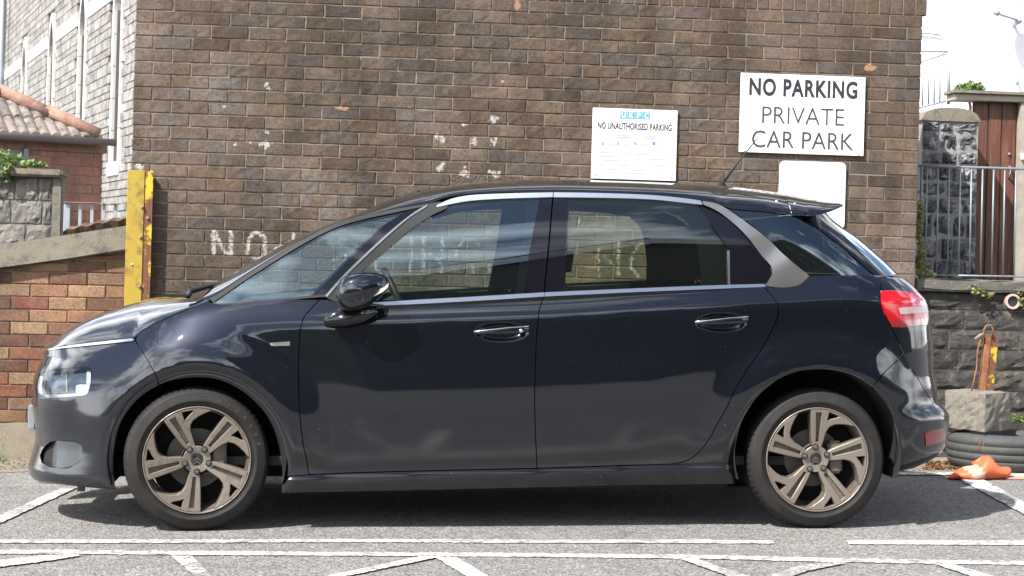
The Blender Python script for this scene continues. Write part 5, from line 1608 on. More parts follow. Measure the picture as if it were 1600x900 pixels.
x_tail, ZT0, ZT1 = solve_end([(1288, 331), (1302, 345), (1340, 371), (1380, 403.5), (1409, 431), (1426, 444), (1435, 455), (1446, 469), (1452, 490), (1454.5, 508), (1457, 544), (1458.5, 580), (1463, 602), (1467, 624), (1472, 633), (1479, 641), (1484, 651), (1483, 668), (1481, 688), (1476, 704), (1460, 718), (1430, 732)], False)
def depth(x, z, house=False):
    x = np.asarray(x, float); z = np.asarray(z, float)
    ds = d_house(x, z) if house else d_side(x, z)
    h = (HALF - ds)
    if not house:
        h = h * se(x - x_nose(z), LF_, PF_)
    h = h * se(x_tail(z) - x, LR_, PR_)
    return HALF - h
def hit(px, py, house=False):
    """first point where the photograph's ray meets the near flank"""
    v = to_local(ray_dir(px, py))
    ys = np.linspace(-0.06, HALF, 400)
    t = (ys - CAM_L.y) / v.y
    x = CAM_L.x + v.x * t; z = CAM_L.z + v.z * t
    g = ys - depth(x, z, house)
    k = np.argmax(g >= 0)
    if g[k] < 0: k = len(ys) - 1
    if k > 0 and g[k] >= 0:
        a = g[k - 1] / (g[k - 1] - g[k]); 
        return (x[k - 1] + (x[k] - x[k - 1]) * a, z[k - 1] + (z[k] - z[k - 1]) * a)
    return (x[k], z[k])
def trace(segs, house=False, step=7.0):
    out = []
    for s in segs:
        if isinstance(s, np.ndarray):        # already in (x, z)
            q = [tuple(p) for p in s]
        else:
            q = [hit(a, c, house) for a, c in smooth_pts(s, step)]
        for p in q:
            if not out or math.dist(out[-1], p) > 0.0025: out.append(p)
    if math.dist(out[0], out[-1]) < 0.0025: out.pop()
    return out
NEAR_PARTS = []
def panel(name, segs, mat, parent, off=0.0, house=False, gap=0.0022, holes=(), grid=0.022, rim=0.012, nose=False, mirror=True, xz=False, offfun=None, label=None, fine=None):
    poly = segs if xz else trace(segs, house)
    if area2(poly) < 0: poly = poly[::-1]
    if gap: poly = inset(poly, gap)
    hs = []
    for h in holes:
        hp = h
        if area2(hp) < 0: hp = hp[::-1]
        hs.append(hp)
    extra = None
    if nose:
        zs_ = np.arange(min(p[1] for p in poly), max(p[1] for p in poly), 0.016)
        gs = np.array([0.0015, 0.004, 0.008, 0.014, 0.022, 0.032, 0.044, 0.058, 0.075, 0.095, 0.12])
        ex = []
        for z in zs_:
            for s in gs:
                ex.append((float(x_nose(z)) + s if nose == 'front' else float(x_tail(z)) - s, z))
        extra = np.array(ex)
    if fine is not None:
        fx, fz = np.meshgrid(np.arange(fine[0] - 0.16, fine[0] + 0.16, 0.0065), np.arange(fine[1] - 0.062, fine[1] + 0.062, 0.0055))
        extra = np.stack([fx.ravel(), fz.ravel()], 1)
    ov, faces = triangulate(poly, hs, grid, extra)
    f_off = (lambda x, z: off) if offfun is None else offfun
    e = 0.0012
    x, z = ov[:, 0], ov[:, 1]
    D = depth(x, z, house) + f_off(x, z)
    dx = (depth(x + e, z, house) + f_off(x + e, z) - depth(x - e, z, house) - f_off(x - e, z)) / (2 * e)
    dz = (depth(x, z + e, house) + f_off(x, z + e) - depth(x, z - e, house) - f_off(x, z - e)) / (2 * e)
    nrm = np.stack([dx, -np.ones_like(dx), dz], 1); nrm /= np.linalg.norm(nrm, axis=1)[:, None]
    verts = np.stack([x, D, z], 1)
    # orient faces outwards (towards -y)
    fs = []
    for f in faces:
        a, b2, c2 = (ov[i] for i in f[:3])
        if (b2[0] - a[0]) * (c2[1] - a[1]) - (b2[1] - a[1]) * (c2[0] - a[0]) < 0: f = f[::-1]
        fs.append(f)
    vlist = [tuple(v) for v in verts]; nlist = [tuple(v) for v in nrm]
    if rim:
        be = boundary_edges(fs)
        idx = {}
        for a, b2 in be:
            for v in (a, b2):
                if v not in idx:
                    idx[v] = len(vlist)
                    vlist.append(vlist[v]); nlist.append((0, 0, 0))
                    p = vlist[v]
                    vlist.append((p[0], p[1] + rim, p[2])); nlist.append((0, 0, 0))
        for a, b2 in be:
            i, j = idx[a], idx[b2]
            fs.append((j, i, i + 1, j + 1))
    me = bpy.data.meshes.new(name)
    me.from_pydata(vlist, [], fs); me.materials.append(mat)
    me.polygons.foreach_set('use_smooth', [True] * len(me.polygons))
    me.update()
    me.normals_split_custom_set_from_vertices(nlist)
    o = bpy.data.objects.new(name, me)
    link(o, parent)
    if label: o['label'] = label
    if mirror: NEAR_PARTS.append(o)
    return o
def nose_line(z0, z1, front=True, n=26):
    zz = np.linspace(z0, z1, n)
    return np.stack([(x_nose(zz) + 0.0004) if front else (x_tail(zz) - 0.0004), zz], 1)

car = empty('parked_car', (0, 0, 0), label='black five-door family car parked along the brown brick wall', cat='car')
car.rotation_euler = (0, -TH, 0)

# ---- traced outlines (photograph pixels)
seam_bw = [(211, 531), (226, 555), (242, 583.5), (248, 598)]                     # bumper / wing
arch_f_front = [(247, 602.5), (236, 608.5), (220, 620), (200, 642), (187, 665), (180, 690), (177, 713), (177.5, 740), (181, 766)]
arch_f_rear = [(248, 602), (262, 596.5), (282, 592), (308, 590), (336, 592.4), (356, 599), (376, 610), (396, 626), (414, 646), (428, 672), (436, 699), (440, 722), (441, 745)]
sill_top = [(441, 745.5), (482, 742.3), (600, 738), (700, 735.6), (838, 732.6), (960, 728.6), (1040, 726), (1148, 724.5)]
sill_bot = [(1148, 755.6), (960, 758.5), (720, 764), (440, 770)]
door_f_front = [(504, 463.6), (488, 480), (476, 494), (470.4, 508), (468, 530), (466.6, 560), (466.8, 620), (468, 640), (470, 664), (474, 696), (480, 724), (482, 741)]
door_mid = [(849.5, 463), (843, 482), (841, 498), (838, 530), (836.6, 570), (835.6, 610), (835.6, 640), (836.8, 680), (838.4, 716), (838.8, 731.5)]
door_r_rear = [(1193, 447), (1204, 460), (1213, 472), (1216.4, 484), (1215, 496), (1208, 512), (1192, 542), (1170, 574), (1148, 610), (1136, 636), (1120, 664), (1108, 686), (1096, 702), (1080, 716), (1060, 723.5), (1040, 725.4)]
belt_low_f = [(849.5, 463), (720, 471), (640, 475), (580, 478), (540, 474), (510, 463)]
belt_low_r = [(1193, 447), (1120, 450), (1020, 455), (960, 457.6), (850, 463)]
lead_edge = [(74, 547), (90, 544.5), (125, 540.5), (165, 536.5), (211, 531)]
seam_bonnet = [(211, 531), (216, 522), (232, 511), (256, 499), (284, 487), (308, 477), (326, 470.5)]
arch_r = [(1148, 725), (1148.5, 704), (1153, 680), (1160, 658), (1172, 636), (1186, 618), (1204, 602), (1220, 591), (1244, 581.5), (1276, 577.6), (1304, 579), (1328, 585), (1348, 595), (1363, 606.5)]
arch_r_low = [(1363.5, 607), (1380, 626), (1392, 648), (1399, 676), (1400, 700), (1397, 722), (1392, 738)]
seam_rb = [(1363, 606), (1378, 586), (1402, 563), (1413, 552)]
seam_tail = [(1370, 432.5), (1375, 442), (1376.5, 452), (1374.5, 464), (1377, 480), (1392, 511), (1413, 552)]
seam_tail_low = [(1413, 552), (1430, 584), (1446, 612), (1460, 633)]

headlight = [[(61, 586), (66, 581), (76, 578.5), (105, 575), (134, 573)], [(134, 573), (141, 575), (143.5, 581), (142, 600), (138.5, 613)], [(138.5, 613), (134, 617), (128, 618.5), (95, 621), (60, 623)], [(60, 623), (57, 619), (55.8, 609), (57, 597), (61, 586)]]
fog = [[(62, 712), (66, 702), (78, 690.5), (90, 688), (108, 689.5), (124, 692.5), (128.5, 699), (128, 711), (126, 720), (116, 727.5), (98, 731), (76, 729.5), (65, 723), (62, 712)]]
taillight = [[(1377, 453.5), (1400, 453.8), (1434, 457)], [(1434, 457), (1442, 466), (1447.5, 480), (1450.5, 495), (1451.5, 507.5)], [(1451.5, 507.5), (1430, 510), (1393.5, 512)], [(1393.5, 512), (1385, 496), (1378, 482), (1375.2, 466), (1377, 453.5)]]
head_xz, fog_xz, tail_xz = trace(headlight), trace(fog), trace(taillight)

# ---- outer panels
zb = hit(74, 752)[1]
lead_xz = [hit(a, c) for a, c in smooth_pts(lead_edge, 6)]
ztop_nose = lead_xz[0][1] - 0.004
bumper = panel('front_bumper', [np.array(nose_line(ZN0 + 0.002, ztop_nose)), lead_edge, seam_bw, arch_f_front, [(181, 766), (126, 761), (92, 757)]], M['paint'], car, nose='front', holes=[head_xz, fog_xz], gap=0.0018)
wing = panel('front_wing', [seam_bw[::-1], seam_bonnet, [(326, 470.5), (340, 475), (400, 471.5), (460, 466), (504, 463.6)], door_f_front, [(482, 742), (441, 745)], arch_f_rear[::-1]], M['paint'], car)
def handle_dip(cx, cz):
    def f(x, z):
        q = np.hypot((x - cx) / 0.128, (z - cz) / 0.046)
        return 0.020 * (1 - sstep(q, 0.55, 1.0))
    return f
hf = hit(783, 519); hr = hit(1127, 504)
fdoor = panel('front_door', [door_f_front[::-1], belt_low_f[::-1], door_mid, [(838.8, 731.5), (700, 734.6), (600, 737), (482, 741.3)]], M['paint'], car, offfun=handle_dip(*hf), grid=0.018, fine=hf)
rdoor = panel('rear_door', [door_mid[::-1], belt_low_r[::-1], door_r_rear, [(1040, 725.4), (960, 727.6), (838.8, 731.5)]], M['paint'], car, offfun=handle_dip(*hr), grid=0.018, fine=hr)
quarter = panel('rear_quarter', [door_r_rear[::-1], [(1193, 447), (1220, 449), (1248, 445), (1264, 431)], [(1264, 430.5), (1363, 430), (1370, 432.5)], seam_tail, seam_rb[::-1], arch_r[::-1], [(1148, 725), (1040, 725.7)]], M['paint'], car)
rbumper = panel('rear_bumper', [seam_rb, seam_tail_low, np.array(nose_line(ZT0 + 0.004, hit(1460, 633)[1], False)[::-1]), [(1424, 733), (1392, 738)], arch_r_low[::-1]], M['paint'], car, nose='rear')
tz0, tz1 = hit(1460, 632)[1], hit(1385, 431.5, False)[1]
tailgate = panel('tailgate', [seam_tail[::-1], np.array(nose_line(tz1, tz0 + 0.006, False)), seam_tail_low[::-1]], M['paint'], car, nose='rear', holes=[tail_xz])
z_silltop = curve_xz(sill_top, 0.05)
sill = panel('sill', [sill_top, [(1148, 725), (1148, 755.6)], sill_bot, [(440, 770), (441, 746)]], M['paint'], car, gap=0.001,
             offfun=lambda x, z: -0.012 + 0.014 * sstep(np.asarray(z) - z_silltop(x), -0.018, -0.002), grid=0.012)
shell = panel('body_shell', [[(330, 478), (500, 470), (850, 468), (1190, 452), (1360, 436)], [(1360, 436), (1380, 490), (1405, 555), (1362, 596)], arch_r[::-1], [(1148, 725), (700, 740), (441, 750)], arch_f_rear[::-1], [(248, 598), (215, 545), (240, 515), (330, 478)]], M['void'], car, off=0.024, rim=0, gap=0.0)
shell_f = panel('bumper_shell', [np.array(nose_line(ZN0 + 0.03, ztop_nose - 0.01) + np.array([0.012, 0])), [(80, 549), (205, 538), (238, 585)], [(240, 600), (215, 618), (195, 645), (180, 690), (176, 720), (176, 760)], [(170, 760), (100, 750)]], M['void'], car, off=0.05, rim=0, gap=0.0)

# ---- headlight, fog lamp housing, tail light, reflector
hl = empty('headlight', (0, 0, 0), car)
NEAR_PARTS.append(hl)
panel('reflector', head_xz, M['gloss_black'], hl, off=0.045, xz=True, gap=-0.006, rim=0, mirror=False, nose='front')
panel('inner_lamp', [[(77, 585), (104, 582), (134, 579)], [(134, 579), (134, 600), (117, 601.5)], [(117, 601.5), (116, 613), (80, 615)], [(80, 615), (76, 600), (77, 585)]], M['lamp_inner'], hl, off=0.03, rim=0.02, gap=0, mirror=False)
panel('side_trim', [[(134.5, 579), (141, 577.5)], [(141, 577.5), (140.5, 598), (137, 612.5)], [(137, 612.5), (117, 614)], [(117, 614), (117.5, 602.5), (134, 601)], [(134, 601), (134.5, 579)]], M['lamp_white'], hl, off=0.02, rim=0.02, gap=0, mirror=False)
panel('corner_trim', [[(61, 588), (66, 588), (64, 604), (66, 619)], [(66, 619), (60, 620.5), (57.5, 609), (58.5, 597), (61, 588)]], M['lamp_white'], hl, off=0.014, rim=0.02, gap=0, mirror=False)
panel('divider', [[(101, 583), (103.5, 583)], [(103.5, 583), (104.5, 613)], [(104.5, 613), (102, 613)], [(102, 613), (101, 583)]], M['lamp_silver'], hl, off=0.024, rim=0.01, gap=0, mirror=False)
panel('brow', [[(62, 586), (70, 580), (105, 575), (134, 573), (141, 576)], [(141, 576), (142, 580), (136, 578)], [(136, 578), (105, 581), (78, 584), (70, 587), (62, 586)]], M['gloss_black'], hl, off=0.004, rim=0.035, gap=0, mirror=False)
panel('lower_trim', [[(58, 619), (80, 617), (110, 615), (138, 611)], [(138, 611), (136, 616), (128, 618.5)], [(128, 618.5), (95, 621), (60, 623)], [(60, 623), (58, 619)]], M['lamp_silver'], hl, off=0.012, rim=0.02, gap=0, mirror=False)
panel('lens', head_xz, M['lens'], hl, off=0.001, xz=True, gap=0.001, rim=0.004, mirror=False, nose='front')
strip = panel('light_strip', [[(74, 545.5), (90, 542.5), (125, 537.8), (165, 533), (206, 528.5)], [(206, 528.5), (210, 530), (208, 532.5)], [(208, 532.5), (165, 537), (125, 541), (90, 545), (75, 547.5)], [(75, 547.5), (74, 545.5)]], M['chrome'], car, off=-0.008, rim=0.02, gap=0, nose='front')
fg = empty('fog_lamp_housing', (0, 0, 0), car); NEAR_PARTS.append(fg)
fc = np.array(fog_xz).mean(0); fr0 = hit(90, 710)[0]
def fog_off(x, z):
    x = np.asarray(x, float)
    return 0.012 - 0.03 * sstep(x, fr0 - 0.03, fr0 + 0.02) * (1 - sstep(x, fr0 + 0.03, fr0 + 0.12)) + 0.05 * (1 - sstep(x, fr0 - 0.06, fr0))
panel('surround', fog_xz, M['fog_grey'], fg, xz=True, gap=0.0015, rim=0.01, offfun=fog_off, mirror=False, grid=0.008)
panel('duct', [[(66, 712), (70, 703), (80, 695), (88, 697), (91, 711), (89, 727)], [(89, 727), (78, 727), (69, 722), (66, 712)]], M['void'], fg, off=0.04, rim=0.0, gap=0.0, mirror=False, grid=0.008)
tl = empty('tail_light', (0, 0, 0), car); NEAR_PARTS.append(tl)
panel('lens', tail_xz, M['tail_red'], tl, xz=True, off=-0.004, gap=0.0016, rim=0.02, mirror=False, nose='rear')
panel('clear_bar', [[(1404, 481), (1425, 479), (1447, 478.5)], [(1447, 478.5), (1450, 488)], [(1450, 488), (1425, 489.5), (1406, 491)], [(1406, 491), (1404, 481)]], M['tail_white'], tl, off=-0.009, rim=0.006, gap=0, mirror=False)
panel('lower_lens', [[(1388, 501), (1420, 500), (1450, 498)], [(1450, 498), (1451, 506.5)], [(1451, 506.5), (1430, 509), (1394, 511)], [(1394, 511), (1388, 501)]], M['tail_dark'], tl, off=-0.0055, rim=0.004, gap=0, mirror=False)
panel('inner_segment', [[(1421, 457), (1434, 458.5), (1443, 470), (1446.5, 477)], [(1446.5, 477), (1424, 478)], [(1424, 478), (1421, 457)]], glossy('pink_lens', (0.5, 0.07, 0.1), 0.1, 0.0, 1.0), tl, off=-0.0058, rim=0.004, gap=0, mirror=False)
panel('rear_reflector', [[(1445.5, 676.5), (1460, 672.5), (1475, 669.8)], [(1475, 669.8), (1475.5, 680), (1473, 688.5)], [(1473, 688.5), (1460, 693.5), (1446.5, 697)], [(1446.5, 697), (1445.5, 676.5)]], M['tail_dark'], car, off=-0.005, rim=0.01, gap=0)

# ---- glass and pillars above the belt
G_F = [[(520, 470), (548, 438), (566, 421), (600, 392), (640, 358), (672, 336), (700, 322), (730, 313), (780, 307), (845, 305)], [(845, 305), (838, 360), (822, 455)], [(822, 462), (720, 469), (600, 477), (520, 474)]]
panel('window', G_F, M['glass'], fdoor, off=0.006, house=True, gap=0, rim=0.0, mirror=False)
G_R = [[(876, 306), (940, 306), (1020, 309), (1072, 314.5), (1092, 321)], [(1092, 321), (1140, 392), (1142, 450)], [(1142, 450), (1020, 454), (872, 461)], [(872, 461), (882, 390), (876, 306)]]
panel('window', G_R, M['glass_rear'], rdoor, off=0.006, house=True, gap=0, rim=0.0, mirror=False)
panel('black_corner_pane', [[(1093, 321), (1120, 331), (1146, 350), (1168, 372), (1194, 405), (1204, 419), (1205.5, 428), (1199, 440), (1192, 446)], [(1192, 446), (1139, 449)], [(1139, 449), (1138, 393), (1115, 358), (1093, 321)]], M['gloss_black'], rdoor, off=-0.002, house=True, gap=0.001, rim=0.012, mirror=False)
panel('divider_bar', [[(1136, 392), (1139.5, 391)], [(1139.5, 391), (1140.5, 446)], [(1140.5, 446), (1137, 446.5)], [(1137, 446.5), (1136, 392)]], M['chrome'], rdoor, off=-0.006, house=True, gap=0, rim=0.01, mirror=False)
panel('pillar_cover', [[(843, 308), (863.2, 307.5)], [(863.2, 307.5), (856, 390), (849, 461)], [(849, 461), (815, 464)], [(815, 464), (829, 382), (843, 308)]], M['gloss_black'], fdoor, off=-0.003, house=True, gap=0.0014, rim=0.016, mirror=False)
panel('pillar_cover', [[(864.5, 307.5), (888, 308)], [(888, 308), (884, 390), (879, 460)], [(879, 460), (850.4, 462)], [(850.4, 462), (857.5, 390), (864.5, 307.5)]], M['gloss_black'], rdoor, off=-0.003, house=True, gap=0.0014, rim=0.016, mirror=False)
panel('upper_trim', [[(682, 320.5), (704, 311), (730, 305.6), (780, 302.6), (863.3, 300.6)], [(863.3, 300.6), (863.3, 308)], [(863.3, 308), (780, 310.6), (730, 314.2), (704, 319), (682, 324)], [(682, 324), (682, 320.5)]], M['chrome'], fdoor, off=-0.012, house=True, gap=0, rim=0.02, mirror=False, grid=0.012)
panel('upper_trim', [[(864.6, 300.6), (940, 301.8), (1020, 305), (1070, 310), (1094, 313.5)], [(1094, 313.5), (1097, 320)], [(1097, 320), (1070, 317), (1020, 311.8), (940, 309), (864.6, 308.2)], [(864.6, 308.2), (864.6, 300.6)]], M['chrome'], rdoor, off=-0.012, house=True, gap=0, rim=0.02, mirror=False, grid=0.012)
belt_off = lambda x, z: -0.030 + 0.8 * np.clip(np.asarray(z) - z_belt(x) + 0.018, 0, 0.04)
panel('belt_trim', [[(574, 473.2), (640, 469), (720, 464.6), (780, 461), (850.6, 456.6)], [(850.6, 456.6), (849.6, 463)], [(849.6, 463), (780, 467.5), (720, 471), (640, 475.2), (574, 478)], [(574, 478), (574, 473.2)]], M['chrome'], fdoor, offfun=belt_off, house=True, gap=0, rim=0.05, mirror=False, grid=0.008)
panel('belt_trim', [[(851.6, 456.6), (960, 452), (1020, 449.4), (1120, 445.5), (1193, 443.5)], [(1193, 443.5), (1195, 448)], [(1195, 448), (1120, 451), (1020, 455), (960, 457.6), (850.4, 463)], [(850.4, 463), (851.6, 456.6)]], M['chrome'], rdoor, offfun=belt_off, house=True, gap=0, rim=0.05, mirror=False, grid=0.008)
cpil = panel('pillar_trim', [[(1096, 314), (1120, 318.5), (1144, 332), (1166, 348), (1200, 374), (1220, 394), (1240, 412), (1264, 431)], [(1264, 431), (1249, 444.5), (1220, 449.5), (1193, 446.5)], [(1193, 446.5), (1199, 440), (1205.5, 428), (1203.5, 416), (1192, 403), (1166, 370), (1144, 348), (1120, 330), (1098, 320)], [(1098, 320), (1096, 314)]], M['silver'], car, house=True, gap=0.0008, rim=0.03, grid=0.012,
             offfun=lambda x, z: -0.016 - 0.004 * np.sin((np.asarray(x) * 0.75 - np.asarray(z)) * 22))
panel('rear_side_window', [[(1128, 324), (1200, 330), (1254, 337)], [(1254, 337), (1282, 359), (1320, 389), (1366, 430)], [(1366, 432), (1262, 432)], [(1258, 430), (1240, 410), (1200, 372), (1144, 330), (1128, 324)]], M['glass_dark'], car, off=0.002, house=True, gap=0, rim=0.0)
panel('tailgate_side_trim', [[(1255, 338), (1272, 335.5), (1290, 331.5)], [(1290, 331.5), (1300, 346), (1330, 379), (1368, 416), (1386, 432)], [(1386, 432), (1366, 430.5)], [(1366, 430.5), (1320, 389.5), (1282, 359.5), (1255, 338)]], M['gloss_black'], car, off=-0.003, house=True, gap=0.001, rim=0.014)
zt_a, zt_b = hit(1290, 332, True)[1], hit(1386, 432, True)[1]
rg = panel('rear_window', [[(1290, 331.5), (1300, 346), (1330, 379), (1368, 416), (1386, 432)], np.array(nose_line(zt_b, zt_a, False))], M['glass_dark'], car, off=0.0, house=True, gap=0.0005, rim=0.0, nose='rear')
panel('quarter_window', [[(326, 472), (380, 436), (430, 404), (480, 374), (530, 350), (570, 339), (610, 330.5), (662, 321)], [(662, 321), (600, 374), (536, 434), (512, 461)], [(512, 461), (460, 466), (400, 472), (340, 476), (326, 472)]], M['glass'], car, off=0.004, house=True, gap=0, rim=0.0)
panel('quarter_frame', [[(664, 321), (640, 328), (600, 353), (560, 391), (528, 423)], [(528, 423), (508, 443), (486, 462)], [(486, 462), (500, 462), (512, 461.5), (536, 434), (600, 374), (668, 320)], [(668, 320), (662, 321)]], M['gloss_black'], car, off=-0.001, house=True, gap=0, rim=0.01)
panel('quarter_top_trim', [[(328, 468.5), (380, 433), (430, 401), (480, 371), (530, 347), (570, 336.5), (610, 328), (662, 319.5)], [(662, 319.5), (664, 322)], [(664, 322), (610, 333.5), (571, 342), (532, 353), (482, 376.5), (432, 406.5), (382, 438.5), (334, 472)], [(334, 472), (328, 468.5)]], M['rubber'], car, off=-0.006, house=True, gap=0, rim=0.02)
panel('quarter_sill_trim', [[(330, 473), (340, 474), (400, 470), (460, 464), (512, 459.5)], [(512, 459.5), (512, 463)], [(512, 463), (460, 467.5), (400, 473.5), (340, 478), (326, 475)], [(326, 475), (330, 473)]], M['rubber'], car, off=-0.012, house=True, gap=0, rim=0.03)
panel('door_pillar', [[(508, 464), (536, 432), (600, 371), (640, 338), (668, 319.5), (686, 315)], [(686, 315), (700, 322.5), (672, 337.5), (640, 359.5), (600, 393.5), (566, 423), (548, 441), (524, 472)], [(524, 472), (508, 464)]], M['plastic'], fdoor, off=-0.009, house=True, gap=0, rim=0.02, mirror=False)
panel('pillar_edge', [[(508, 462), (536, 430.5), (600, 369.5), (640, 336.5), (667, 319)], [(667, 319), (668, 321), (641, 339), (601.5, 372.5), (537.5, 434), (511, 464)], [(511, 464), (508, 462)]], M['silver'], fdoor, off=-0.013, house=True, gap=0, rim=0.012, mirror=False)
panel('door_side_badge', [[(421, 535.8), (453, 533.3)], [(453, 533.3), (453, 540.2)], [(453, 540.2), (424, 540.4)], [(424, 540.4), (421, 535.8)]], M['chrome'], car, off=-0.006, gap=0, rim=0.008)

# ---- roof, windscreen, spoiler: loft from the roof edge to the crown
G_px = [(318, 470), (332, 466), (380, 433), (430, 401), (480, 371), (530, 347.5), (570, 337), (610, 328.5), (650, 322), (668, 319.5), (688, 311), (716, 305), (760, 301.4), (860, 299.8), (940, 301), (1020, 304), (1070, 309), (1096, 313.5), (1120, 318), (1140, 325.5), (1200, 331), (1254, 338), (1272, 336), (1292, 330), (1309, 322.6)]
S_px = [(300, 469), (330, 446), (380, 418), (420, 395), (460, 373), (500, 354.5), (540, 339.5), (570, 328), (596, 317.5), (620, 308.3), (650, 299.8), (680, 294), (710, 289.5), (760, 285), (810, 282), (880, 281), (920, 282), (1000, 284.5), (1080, 288.5), (1148, 293.5), (1220, 302), (1260, 309), (1312, 318.5)]
gq = [hit(a, c, True) if a < 1240 else lx(a, c, 0.30) for a, c in smooth_pts(G_px, 8)]
gq = sorted(gq); gx_ = [gq[0]]
for p in gq:
    if p[0] - gx_[-1][0] > 0.004: gx_.append(p)
zG = pchip([p[0] for p in gx_], [p[1] for p in gx_])
SQ = sorted(lx(a, c, 0.5) for a, c in S_px)
zS = pchip([p[0] for p in SQ], [p[1] for p in SQ])
X0, X1 = gx_[0][0], gx_[-1][0]
def top_pt(x, t):
    zg = float(zG(x)); dg = float(depth(x, zg, True)) - 0.004
    if x > float(x_of_spoiler): dg = DG_SP + (x - x_of_spoiler) * 0.10
    D = max(0.004, float(zS(x)) - zg) / 0.88
    h = (1 - (1 - t)**3)**0.62
    return Vector((x, dg + (HALF - dg) * t, zg + D * h))
x_of_spoiler = hit(1236, 335.5, True)[0]
DG_SP = float(depth(x_of_spoiler, float(zG(x_of_spoiler)), True)) - 0.004
TS = [(k / 26.0)**2.2 for k in range(27)]
def loft(name, xs, ts, mat, parent, both=True, smooth=True, lift=0.0):
    verts, faces = [], []
    full = list(ts)
    for x in xs:
        row = [top_pt(x, t) for t in full]
        if lift: row = [v + Vector((0, 0, lift)) for v in row]
        if both: row = row + [Vector((v.x, 2 * HALF - v.y, v.z)) for v in reversed(row[:-1] if ts[-1] >= 0.999 else row)]
        verts += row
    n = len(verts) // len(xs)
    for i in range(len(xs) - 1):
        for k in range(n - 1):
            a = i * n + k
            faces.append((a, a + n, a + n + 1, a + 1))
    return mesh_obj(name, verts, faces, mat, parent, smooth)
x_wtop = on_y_local(655, 300, 0.5).x
xs_w = np.linspace(X0, x_wtop, 50); xs_r = np.linspace(x_wtop, x_of_spoiler, 70); xs_s = np.linspace(x_of_spoiler + 0.003, X1, 24)
t_ap = 0.24
ap = loft('front_pillar', xs_w, [0, 0.0015, 0.005, 0.011, 0.018, 0.028, 0.04, 0.06, 0.085, 0.12, 0.17, t_ap], M['paint'], car, both=False); NEAR_PARTS.append(ap)
loft('windscreen', xs_w, [t_ap + (1 - t_ap) * k / 14 for k in range(15)], M['glass'], car, lift=-0.003)
roof = loft('roof', xs_r, TS, M['paint'], car)
loft('headliner', np.linspace(x_wtop + 0.02, x_of_spoiler, 40), TS[8:], M['headliner'], roof, lift=-0.045)
# spoiler: closed wedge
sv = []; sf = []
for x in xs_s:
    row = [top_pt(x, t) for t in TS]
    row = row + [Vector((v.x, 2 * HALF - v.y, v.z)) for v in reversed(row[:-1])]
    sv += row
ns = len(sv) // len(xs_s)
for i in range(len(xs_s) - 1):
    for k in range(ns - 1):
        a = i * ns + k; sf.append((a, a + ns, a + ns + 1, a + 1))
base = len(sv)
for i, x in enumerate(xs_s):
    e0 = sv[i * ns]; e1 = sv[i * ns + ns - 1]
    sv += [e0 + Vector((0, 0, 0)), Vector((e0.x, e0.y + 0.1, e0.z + 0.012)), Vector((e1.x, e1.y - 0.1, e1.z + 0.012)), e1 + Vector((0, 0, 0))]
for i in range(len(xs_s) - 1):
    for k in range(3):
        a = base + i * 4 + k; sf.append((a + 1, a + 5, a + 4, a))
spoiler = mesh_obj('spoiler', sv, sf, M['paint'], car, True)
for (px, py, r_) in ((1206, 315, 0.006), (1235, 317.5, 0.005)):
    xs0 = on_y_local(px, py, 0.33).x
    best = min((top_pt(xs0, t) for t in TS), key=lambda v: abs(v.z - on_y_local(px, py, v.y).z))
    bm = bmesh.new(); bmesh.ops.create_icosphere(bm, subdivisions=2, radius=1.0)
    for v in bm.verts: v.co = Vector((v.co.x * r_, v.co.y * r_ * 0.8, v.co.z * r_ * 1.1)) + best
    bm_obj('bird_lime', bm, M['lime_spot'], roof, True)

# ---- bonnet
bonB = [hit(a, c) for a, c in smooth_pts([(a, c - 2.2) for a, c in lead_edge], 5)] + [hit(a, c) for a, c in smooth_pts(seam_bonnet, 5)]
xn_tip = float(x_nose(bonB[0][1]))
bb = [(xn_tip, bonB[0][1])]
for p in sorted(bonB):
    if p[0] - bb[-1][0] > 0.006: bb.append(p)
zB = pchip([p[0] for p in bb], [p[1] for p in bb])
CQ = sorted([(xn_tip - 0.004, bb[0][1] + 0.002)] + [lx(a, c, 0.75) for a, c in ((84, 533), (98, 520), (115, 508.5), (150, 492), (190, 479), (230, 467.5), (270, 458.5), (300, 453), (335, 448))])
zC = pchip([p[0] for p in CQ], [p[1] for p in CQ])
xe = bb[-1][0]
qx = np.linspace(0, 1, 70)**1.6
xs_b = xn_tip + 0.001 + (xe - xn_tip - 0.001) * qx
bv, bf = [], []
ts_b = [0, 0.004, 0.012, 0.025, 0.045, 0.07, 0.1, 0.14, 0.19, 0.25, 0.33, 0.42, 0.52, 0.64, 0.76, 0.88, 1.0]
for x in xs_b:
    zb_ = float(zB(x)); db_ = float(depth(x, zb_)) + 0.0015
    zc_ = max(float(zC(x)), zb_ + 0.001)
    row = []
    for t in ts_b:
        h = (1 - (1 - t)**2.6)**0.8
        row.append(Vector((x, db_ + (HALF - db_) * t, zb_ + (zc_ - zb_) * h)))
    row = row + [Vector((v.x, 2 * HALF - v.y, v.z)) for v in reversed(row[:-1])]
    bv += row
nb = len(bv) // len(xs_b)
for i in range(len(xs_b) - 1):
    for k in range(nb - 1):
        a = i * nb + k; bf.append((a, a + nb, a + nb + 1, a + 1))
bonnet = mesh_obj('bonnet', bv, bf, M['paint'], car, True)
